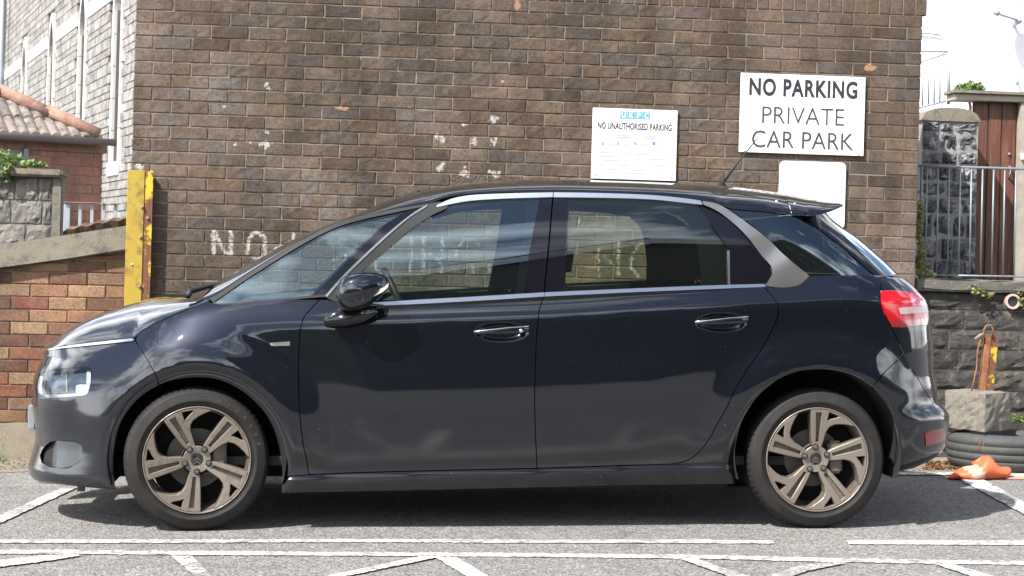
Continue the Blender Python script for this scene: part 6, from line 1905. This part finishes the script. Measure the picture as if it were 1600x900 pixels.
# bonnet lip returns under the edge
# cowl and wiper
c0 = on_y_local(303, 462, 0.3); c1 = on_y_local(345, 462, 0.3)
zc0 = float(zC(c0.x)) - 0.03
bm = bmesh.new()
prof = [(c0.x - 0.04, zc0 - 0.10), (c0.x - 0.015, zc0 - 0.012), (c0.x + 0.03, zc0 + 0.002), (c1.x + 0.04, zc0 - 0.012), (c1.x + 0.04, zc0 - 0.12)]
add_prism(bm, prof, 0.26, 2 * HALF - 0.26)
bm_obj('cowl', bm, M['rubber'], car)
w0 = on_y_local(294, 459, 0.25); w1 = on_y_local(330, 446, 0.3)
tube_obj('wiper', [(w0.x, 0.22, w0.z - 0.01), (w0.x + 0.01, 0.25, w0.z + 0.012), (w1.x, 0.34, w1.z - 0.002), (w1.x + 0.05, 0.85, w1.z + 0.01), (w1.x + 0.03, 1.25, w1.z)], [0.015, 0.014, 0.008, 0.007, 0.006], M['rubber'], car)

# ---- door handles
def handle(parent, c, length, tilt):
    hx, hz = c
    d0 = float(depth(hx, hz))
    bm = bmesh.new()
    n = 22
    rings = []
    for i in range(n + 1):
        t = i / n; x = hx - length / 2 + length * t
        z = hz + 0.005 + tilt * (t - 0.5)
        arch = math.sin(math.pi * t)**0.5
        hh = 0.007 + 0.008 * min(1, t * 1.6)
        y = d0 + 0.012 - 0.026 * arch
        sec = []
        for k in range(12):
            a = 2 * math.pi * k / 12
            sec.append(bm.verts.new((x, y - 0.008 * math.cos(a), z + hh * math.sin(a))))
        rings.append(sec)
    for i in range(n):
        for k in range(12):
            bm.faces.new((rings[i][k], rings[i][(k + 1) % 12], rings[i + 1][(k + 1) % 12], rings[i + 1][k]))
    bm.faces.new(rings[0][::-1]); bm.faces.new(rings[-1])
    hd = bm_obj('door_handle', bm, M['paint'], parent, True)
    bm = bmesh.new(); rings = []
    for i in range(n + 1):
        t = i / n; x = hx - length / 2 + length * t
        z = hz + 0.005 + tilt * (t - 0.5) + 0.007 + 0.008 * min(1, t * 1.6) - 0.001
        y = d0 + 0.009 - 0.026 * math.sin(math.pi * t)**0.5
        rings.append([bm.verts.new((x, y - 0.005 * math.cos(a), z + 0.0028 * math.sin(a))) for a in (0, 1.05, 2.1, 3.14, 4.2, 5.2)])
    for i in range(n):
        for k in range(6):
            bm.faces.new((rings[i][k], rings[i][(k + 1) % 6], rings[i + 1][(k + 1) % 6], rings[i + 1][k]))
    bm.faces.new(rings[0][::-1]); bm.faces.new(rings[-1])
    bm_obj('handle_chrome', bm, M['chrome'], parent, True)
    return hd
handle(fdoor, hf, 0.255, 0.018)
handle(rdoor, hr, 0.255, 0.018)
lk = hit(813.6, 516.5)
bm = bmesh.new(); bmesh.ops.create_uvsphere(bm, u_segments=14, v_segments=8, radius=1)
for v in bm.verts: v.co = Vector((lk[0] + v.co.x * 0.0085, float(depth(*lk)) - 0.020 + v.co.y * 0.004, lk[1] + v.co.z * 0.0085))
bm_obj('door_lock', bm, M['chrome'], fdoor, True)

# ---- door mirror
def blob(name, outline_px, d_mid, half_t, mat, parent, power=2.4):
    pts = [on_y_local(a, c, d_mid) for a, c in smooth_pts(outline_px + [outline_px[0]], 6)[:-1]]
    poly = [(p.x, p.z) for p in pts]
    if area2(poly) < 0: poly = poly[::-1]
    c = np.array(poly).mean(0)
    bm = bmesh.new(); rings = []
    L = 9
    for k in range(-L, L + 1):
        s = k / L; y = d_mid + half_t * s
        sc = (1 - abs(s)**power)**(1 / power) if abs(s) < 1 else 0.02
        sc = max(sc, 0.02)
        rings.append([bm.verts.new((c[0] + (p[0] - c[0]) * sc, y, c[1] + (p[1] - c[1]) * sc)) for p in poly])
    n = len(poly)
    for a, b2 in zip(rings[:-1], rings[1:]):
        for i in range(n):
            bm.faces.new((a[i], a[(i + 1) % n], b2[(i + 1) % n], b2[i]))
    bm.faces.new(rings[0][::-1]); bm.faces.new(rings[-1])
    return bm_obj(name, bm, mat, parent, True)
mir = empty('door_mirror', (0, 0, 0), car); NEAR_PARTS.append(mir)
blob('mirror_shell', [(526, 450), (531, 437.5), (545, 428.5), (566, 424.5), (590, 426.5), (604, 432), (609, 440), (605, 453), (590, 468), (574, 479), (556, 485), (540, 485.5), (530, 479), (525, 466)], -0.06, 0.10, M['paint'], mir)
dmir = -0.153
ip = [on_y_local(a, c, dmir + 0.02) for a, c in ((576, 460.5), (588, 454), (600, 448.5), (607.5, 442.5), (606, 449), (598, 456), (588, 461.5), (580, 463.5))]
bm = bmesh.new(); add_prism(bm, [(p.x, p.z) for p in ip], dmir + 0.012, dmir + 0.05)
bm_obj('indicator', bm, M['indicator'], mir)
fp = [on_y_local(a, c, -0.01) for a, c in ((503, 503), (510, 494), (532, 484), (552, 480), (585, 480), (592, 484), (584, 494), (566, 503), (540, 508.5), (512, 509.5))]
bm = bmesh.new(); add_prism(bm, [(p.x, p.z) for p in fp], -0.045, 0.05)
bmesh.ops.bevel(bm, geom=list(bm.edges), offset=0.010, segments=3, affect='EDGES')
bm_obj('mirror_foot', bm, M['gloss_black'], mir, True)
gp = [on_y_local(a, c, -0.06) for a, c in ((603, 434), (608, 441), (604, 452), (590, 466), (576, 476))]
# ---- antenna
ab = on_y_local(1122, 286, HALF - 0.05); at_ = on_y_local(1185, 214, HALF - 0.05); am = on_y_local(1131, 281, HALF - 0.05)
ant = empty('antenna', (0, 0, 0), car)
bm = bmesh.new()
zr = top_pt(min(ab.x, x_of_spoiler - 0.02), 0.95).z
add_prism(bm, [(ab.x - 0.05, zr - 0.02), (ab.x - 0.045, zr + 0.004), (ab.x + 0.0, zr + 0.022), (ab.x + 0.028, zr + 0.03), (ab.x + 0.036, zr + 0.02), (ab.x + 0.036, zr - 0.02)], HALF - 0.07, HALF - 0.03)
bmesh.ops.bevel(bm, geom=list(bm.edges), offset=0.006, segments=2, affect='EDGES')
bm_obj('antenna_base', bm, M['rubber'], ant, True)
tube_obj('antenna_rod', [(am.x, HALF - 0.05, am.z - 0.01), (am.x + (at_.x - am.x) * 0.5, HALF - 0.05, am.z + (at_.z - am.z) * 0.5), (at_.x, HALF - 0.05, at_.z)], [0.006, 0.0042, 0.0022], M['rubber'], ant)
# ---- number plate on the nose
pz = (on_y_local(44, 645, HALF).z)
pxn = on_y_local(44, 645, HALF - 0.26).x
bm = bmesh.new(); add_box(bm, pxn, pxn + 0.03, HALF - 0.26, HALF + 0.26, pz - 0.056, pz + 0.056, 0.003)
bm_obj('number_plate', bm, M['plate'], car)

# ---- wheels
def lathe(profile, seg=96, jitter=None):
    """profile: list of (radius, y) ; axis along y"""
    bm = bmesh.new(); rings = []
    for i in range(seg):
        a = 2 * math.pi * i / seg
        ring = []
        for k, (r, y) in enumerate(profile):
            rr, yy = (r, y) if jitter is None else jitter(i, k, r, y)
            ring.append(bm.verts.new((rr * math.cos(a), yy, rr * math.sin(a))))
        rings.append(ring)
    for i in range(seg):
        a, b2 = rings[i], rings[(i + 1) % seg]
        for k in range(len(profile) - 1):
            bm.faces.new((a[k], a[k + 1], b2[k + 1], b2[k]))
    return bm
RT, RR_ = 0.3205, 0.2365
def arm_poly(rot, scale):
    L1 = [(-0.04, 0.20), (-0.068, 0.34), (-0.085, 0.5), (-0.097, 0.7), (-0.115, 0.955)]
    a0 = math.atan2(0.955, -0.125); a1 = math.atan2(0.645, 0.735)
    arc = [(0.963 * math.cos(a0 + (a1 - a0) * k / 12), 0.963 * math.sin(a0 + (a1 - a0) * k / 12)) for k in range(1, 13)]
    back = [(0.735, 0.645), (0.60, 0.672), (0.45, 0.685), (0.33, 0.675), (0.24, 0.625), (0.175, 0.52), (0.13, 0.34), (0.095, 0.20)]
    poly = L1 + arc + back[1:]
    groove = [(-0.012, 0.325), (0.06, 0.325), (0.085, 0.6), (0.105, 0.91), (-0.025, 0.915), (-0.018, 0.6)]
    tri = [(0.195, 0.735), (0.235, 0.92), (0.45, 0.83), (0.41, 0.79), (0.30, 0.765)]
    def tr(p):
        x, y = p; c, s = math.cos(rot), math.sin(rot)
        return ((x * c - y * s) * scale, (x * s + y * c) * scale)
    return [tr(p) for p in poly], [tr(p) for p in groove], [tr(p) for p in tri]
def face_y(r):                     # dished face of the wheel
    q = r / RR_
    return -0.004 + 0.042 * (1 - q)**1.25
def plate_with_holes(name, poly, holes, y_of, back, mat_face, mat_side, parent, grid=0.03):
    if area2(poly) < 0: poly = poly[::-1]
    ov, faces = triangulate(poly, holes, grid)
    verts = [(p[0], y_of(math.hypot(*p)), p[1]) for p in ov]
    fs, mi = [], []
    for f in faces:
        a, b2, c2 = (ov[i] for i in f[:3])
        if (b2[0] - a[0]) * (c2[1] - a[1]) - (b2[1] - a[1]) * (c2[0] - a[0]) < 0: f = f[::-1]
        fs.append(f); mi.append(0)
    be = boundary_edges(fs)
    idx = {}; outn = {}
    for a, b2 in be:
        e = np.array(ov[b2]) - np.array(ov[a]); e = e / (np.linalg.norm(e) + 1e-9)
        for v in (a, b2): outn[v] = outn.get(v, np.zeros(2)) + np.array([e[1], -e[0]])
    ch = 0.0032
    for v, n_ in outn.items():
        n_ = n_ / max(0.4, np.linalg.norm(n_))
        p = verts[v]; idx[v] = len(verts)
        verts.append(p); verts.append((p[0] + n_[0] * ch, p[1] + ch * 1.1, p[2] + n_[1] * ch))
        verts.append((p[0] + n_[0] * ch, p[1] + ch * 1.1, p[2] + n_[1] * ch)); verts.append((p[0] * 0.985 + n_[0] * ch * 1.6, p[1] + back, p[2] * 0.985 + n_[1] * ch * 1.6))
    for a, b2 in be:
        i, j = idx[a], idx[b2]
        fs.append((j, i, i + 1, j + 1)); mi.append(0)
        fs.append((j + 2, i + 2, i + 3, j + 3)); mi.append(1)
    me = bpy.data.meshes.new(name); me.from_pydata(verts, [], fs)
    me.materials.append(mat_face); me.materials.append(mat_side)
    me.polygons.foreach_set('material_index', mi); me.update()
    return link(bpy.data.objects.new(name, me), parent)
def make_wheel(name, xw, yw, zw, rot, rim_m, steer=0.0, far=False, letters=None):
    w = empty(name, (xw, yw, zw), car)
    w.rotation_euler = (0, 0, steer + (math.pi if far else 0))
    prof = [(RR_ - 0.012, 0.10), (RR_ - 0.004, 0.012), (RR_ + 0.004, 0.004), (RR_ + 0.014, -0.003), (RR_ + 0.024, -0.008), (RR_ + 0.027, -0.0095), (RR_ + 0.030, -0.008), (RR_ + 0.055, -0.0055), (RR_ + 0.058, -0.0035), (RR_ + 0.061, -0.004), (RT - 0.018, 0.002), (RT - 0.011, 0.010), (RT - 0.005, 0.022), (RT - 0.001, 0.04), (RT, 0.07), (RT + 0.001, 0.11), (RT, 0.15), (RT - 0.004, 0.18), (RT - 0.016, 0.20), (RR_ + 0.02, 0.208), (RR_ - 0.012, 0.19)]
    seg = 288
    def jit(i, k, r, y):
        if k in (12, 13) and i % 4 == 0: r -= 0.0045; y += 0.003
        if k in (14, 15, 16) and (i + 2) % 4 == 0: r -= 0.004
        a = 2 * math.pi * i / seg
        lowf = max(0.0, -math.sin(a))
        zmin = -(zw - 0.002)
        if r * math.sin(a) < zmin:
            r = r + (zmin / math.sin(a) - r)          # flattened where it carries the car
            y -= 0.004 * lowf
        return r, y
    bm = lathe(prof, seg, jit)
    ty = bm_obj('tyre', bm, M['tyre'], w, True)
    # raised rings on the sidewall
    bm = lathe([(RR_ + 0.006, 0.001), (RR_ + 0.008, -0.0035), (RR_ + 0.011, -0.003)], 96)
    bm_obj('bead_ring', bm, M['tyre'], ty, True)
    if letters:
        for ch, ang in letters:
            me = text_mesh(ch, 0.021, 0.0006, 0.0009)
            o = bpy.data.objects.new('tyre_lettering', me); me.materials.append(M['letter_rubber']); link(o, ty)
            rr = RR_ + 0.041
            o.matrix_local = Matrix.Translation((rr * math.cos(ang), -0.0075, rr * math.sin(ang))) @ Matrix.Rotation(-(ang - math.pi / 2), 4, 'Y') @ Matrix.Rotation(R(90), 4, 'X')
    # barrel and outer lip
    bm = lathe([(RR_ + 0.002, 0.004), (RR_ + 0.001, -0.004), (RR_ - 0.002, -0.0055), (RR_ - 0.005, -0.003), (RR_ - 0.008, 0.012), (RR_ - 0.018, 0.05), (RR_ - 0.022, 0.15)], 128)
    rm = bm_obj('rim', bm, rim_m, w, True)
    bm = lathe([(RR_ - 0.0125, 0.02), (RR_ - 0.02, 0.05), (RR_ - 0.024, 0.16)], 96)
    bm_obj('barrel', bm, M['rim_dark'], rm, True)
    for k in range(5):
        p, g, t = arm_poly(rot + 2 * math.pi * k / 5, RR_)
        plate_with_holes('spoke', p, [g, t], face_y, 0.06, rim_m, M['rim_dark'], w)
        gi = [(q[0], q[1]) for q in g]
        if area2(gi) < 0: gi = gi[::-1]
        mesh_obj('groove', [(q[0] * 1.0, face_y(math.hypot(*q)) + 0.016, q[1]) for q in inset(gi, -0.003)], [tuple(range(len(gi)))], M['rim_dark'], w)
    circ = [(0.245 * RR_ * math.cos(2 * math.pi * k / 40), 0.245 * RR_ * math.sin(2 * math.pi * k / 40)) for k in range(40)]
    plate_with_holes('hub', circ, [], lambda r: face_y(r) - 0.0012, 0.04, rim_m, M['rim_dark'], w, 0.02)
    for k in range(5):
        a = rot + math.pi / 2 + 0.05 + 2 * math.pi * k / 5
        bx_, bz_ = 0.0545 * math.cos(a), 0.0545 * math.sin(a)
        bm = lathe([(0.0145, 0.0), (0.0145, -0.003), (0.011, -0.003)], 20)
        rg_ = bm_obj('bolt_well', bm, M['void'], w, True); rg_.location = (bx_, face_y(0.0545) - 0.001, bz_)
        bm = lathe([(0.0105, 0.0), (0.0105, -0.010), (0.0085, -0.0125), (0.0001, -0.0135)], 6)
        bo = bm_obj('bolt', bm, M['brake'], w, False); bo.location = (bx_, face_y(0.0545) - 0.001, bz_)
    bm = lathe([(0.034, 0.0), (0.033, -0.004), (0.029, -0.0055), (0.0001, -0.006)], 40)
    cp = bm_obj('centre_cap', bm, M['plastic'], w, True); cp.location = (0, face_y(0) - 0.002, 0)
    for dz in (0.001, -0.0135):
        pts = [(-0.019, dz - 0.008), (0, dz + 0.010), (0.019, dz - 0.008), (0.019, dz - 0.0125), (0, dz + 0.002), (-0.019, dz - 0.0125)]
        bm = bmesh.new(); add_prism(bm, pts, face_y(0) - 0.0105, face_y(0) - 0.006)
        bm_obj('chevron', bm, M['brake'], w)
    bm = lathe([(0.0001, 0.095), (0.132, 0.095), (0.132, 0.107), (0.0001, 0.107)], 64)
    bm_obj('brake_disc', bm, M['brake'], w)
    bm = bmesh.new(); add_box(bm, 0.06, 0.13, 0.045, 0.095, -0.07, 0.08, 0.012)
    cal = bm_obj('brake_caliper', bm, M['rim_dark'], w)
    bm = lathe([(0.0001, 0.125), (RR_ - 0.03, 0.125)], 48)
    bm_obj('backplate', bm, M['void'], w)
    bm = lathe([(0.07, 0.03), (0.07, 0.09)], 32)
    bm_obj('hub_carrier', bm, M['rim_dark'], w, True)
    return w
letters = [(ch, R(90 - 2 - 9.2 * i)) for i, ch in enumerate('COMFORSER')]
zwf, zwr = WHEELS[0][1], WHEELS[1][1]
make_wheel('front_wheel', WHEELS[0][0], 0.028, zwf, R(33), M['rim_front'], steer=R(5.5), letters=letters)
make_wheel('rear_wheel', WHEELS[1][0], 0.034, zwr, R(1), M['rim_rear'], letters=None)
make_wheel('front_wheel', WHEELS[0][0], 2 * HALF - 0.028, zwf, R(40), M['rim_front'], steer=R(5.5), far=True)
make_wheel('rear_wheel', WHEELS[1][0], 2 * HALF - 0.034, zwr, R(10), M['rim_rear'], far=True)

# ---- wheel arch liners and floor pan
for (xw, zw), (rx, cz) in zip(WHEELS, ((0.392, 0.325), (0.386, 0.345))):
    bm = bmesh.new(); prev = None
    for i in range(33):
        a = R(-18) + R(216) * i / 32
        p = [bm.verts.new((xw + rx * math.cos(a), y, cz + rx * math.sin(a))) for y in (0.02, 0.36)]
        if prev: bm.faces.new((prev[0], p[0], p[1], prev[1]))
        prev = p
    ring = [bm.verts.new((xw + rx * math.cos(R(-18) + R(216) * i / 32), 0.36, cz + rx * math.sin(R(-18) + R(216) * i / 32))) for i in range(33)]
    bm.faces.new(ring)
    o = bm_obj('arch_liner', bm, M['void'], car, True); NEAR_PARTS.append(o)
xf, xr = WHEELS[0][0], WHEELS[1][0]
bm = bmesh.new()
add_box(bm, xf + 0.40, xr - 0.40, 0.10, 2 * HALF - 0.10, 0.185, 0.26)
add_box(bm, xf - 0.5, xf + 0.41, 0.34, 2 * HALF - 0.34, 0.215, 0.30)
add_box(bm, xr - 0.41, xr + 0.45, 0.34, 2 * HALF - 0.34, 0.24, 0.34)
bm_obj('floor_pan', bm, M['void'], car)
tow = on_y_local(126, 762, 0.2)
box_obj('undertray_clip', tow.x - 0.01, tow.x + 0.02, 0.16, 0.2, tow.z - 0.012, tow.z + 0.03, M['void'], car)

# ---- cabin
def rounded(name, x0, x1, y0, y1, z0, z1, mat, parent, bev=0.04, shear=0.0):
    bm = bmesh.new(); add_box(bm, x0, x1, y0, y1, z0, z1)
    bmesh.ops.bevel(bm, geom=list(bm.edges), offset=bev, segments=4, affect='EDGES')
    for v in bm.verts: v.co.x += (v.co.z - z0) * shear
    return bm_obj(name, bm, mat, parent, True)
def seat(x, y, parent, wid=0.5, name='front_seat'):
    s = empty(name, (0, 0, 0), parent)
    rounded('cushion', x - 0.42, x + 0.08, y - wid / 2, y + wid / 2, 0.45, 0.60, M['cloth'], s, 0.05)
    rounded('backrest', x, x + 0.15, y - wid / 2, y + wid / 2, 0.55, 1.09, M['cloth'], s, 0.05, 0.28)
    rounded('headrest', x + 0.19, x + 0.27, y - 0.12, y + 0.12, 1.12, 1.29, M['cloth'], s, 0.035, 0.15)
    bm = bmesh.new()
    for yy in (y - 0.05, y + 0.05): add_tube(bm, [(x + 0.17, yy, 1.05), (x + 0.22, yy, 1.18)], 0.007, 6)
    bm_obj('headrest_post', bm, M['chrome'], s, True)
xs_front = on_y_local(802, 440, 0.5).x
seat(xs_front - 0.01, 0.50, car); seat(xs_front + 0.03, 2 * HALF - 0.50, car)
xs_rear = on_y_local(1095, 440, 0.5).x
for y in (0.45, 0.905, 1.36): seat(xs_rear, y, car, 0.42, 'rear_seat')
xd0, xd1 = on_y_local(345, 470, 0.5).x, on_y_local(560, 470, 0.5).x
zd = on_y_local(450, 470, 0.6).z
bm = bmesh.new()
add_prism(bm, [(xd0, zd - 0.35), (xd0, zd - 0.02), (xd0 + 0.2, zd + 0.012), (xd1 - 0.2, zd + 0.03), (xd1 - 0.06, zd + 0.0), (xd1, zd - 0.12), (xd1 - 0.05, zd - 0.4)], 0.14, 2 * HALF - 0.14)
bmesh.ops.bevel(bm, geom=[e for e in bm.edges if abs(e.verts[0].co.y - e.verts[1].co.y) > 0.5], offset=0.03, segments=3, affect='EDGES')
bm_obj('dashboard', bm, M['cabin'], car, True)
# steering wheel on the far side (right-hand drive)
sw = on_y_local(618, 448, 1.35)
bm = bmesh.new(); prevr = None; rings = []
axis = Vector((0.90, 0, 0.43)).normalized(); ua = Vector((0, 1, 0)); ub = axis.cross(ua)
cen = Vector((sw.x + 0.02, 1.32, sw.z - 0.08))
for i in range(36):
    a = 2 * math.pi * i / 36; rd = ua * math.cos(a) + ub * math.sin(a); p = cen + rd * 0.185
    rings.append([bm.verts.new(p + (rd * math.cos(b2) + axis * math.sin(b2)) * 0.016) for b2 in [2 * math.pi * k / 8 for k in range(8)]])
for i in range(36):
    for k in range(8):
        bm.faces.new((rings[i][k], rings[i][(k + 1) % 8], rings[(i + 1) % 36][(k + 1) % 8], rings[(i + 1) % 36][k]))
stw = bm_obj('steering_wheel', bm, M['rubber'], car, True)
bm = bmesh.new(); add_tube(bm, [cen, cen - axis * 0.25], 0.05, 10); bm_obj('column', bm, M['cabin'], stw, True)
bm = bmesh.new(); add_tube(bm, [cen - ua * 0.175, cen + ua * 0.175], 0.02, 8); bm_obj('wheel_spoke', bm, M['rubber'], stw, True)
# inner door cards and floor so that the cabin is closed below the glass
bm = bmesh.new()
add_box(bm, xd1 - 0.3, WHEELS[1][0] - 0.44, 0.10, 0.13, 0.3, zd - 0.06)
o = bm_obj('door_card', bm, M['cabin'], car); NEAR_PARTS.append(o)
box_obj('cabin_floor', xd0, xs_rear + 0.55, 0.13, 2 * HALF - 0.13, 0.28, 0.32, M['cabin'], car)
rounded('boot_cover', xs_rear + 0.36, on_y_local(1345, 450, HALF).x, 0.22, 2 * HALF - 0.22, 0.80, zd - 0.03, M['cabin'], car, 0.02)
# cabin pillars seen through the glass on the far side
interior_b = panel('pillar_lining', [[(826, 306), (892, 306)], [(892, 306), (888, 390), (884, 462)], [(884, 462), (806, 466)], [(806, 466), (818, 390), (826, 306)]], M['cabin'], car, off=0.05, house=True, gap=0, rim=0.02)
panel('rear_pillar_lining', [[(1060, 316), (1100, 316), (1150, 336), (1210, 385), (1262, 430)], [(1262, 436), (1100, 450)], [(1100, 450), (1096, 400), (1080, 350), (1060, 332)], [(1060, 332), (1060, 316)]], M['cabin'], car, off=0.05, house=True, gap=0, rim=0.02)
panel('roof_lining', [[(690, 322), (760, 306), (860, 303), (1020, 307), (1100, 318)], [(1100, 318), (1090, 330), (1000, 322), (860, 317), (760, 320), (700, 334)], [(700, 334), (690, 322)]], M['cabin'], car, off=0.04, house=True, gap=0, rim=0.02)

# ---- far side: mirrored copies of every near-side part
def mirror_tree(src, parent, top):
    c = src.copy(); COL.objects.link(c); c.parent = parent
    if top:
        c.scale = (1, -1, 1); c.location = (src.location.x, 2 * HALF - src.location.y, src.location.z)
    for ch in list(src.children):
        mirror_tree(ch, c, False)
    return c
for src in list(NEAR_PARTS):
    mirror_tree(src, car, True)
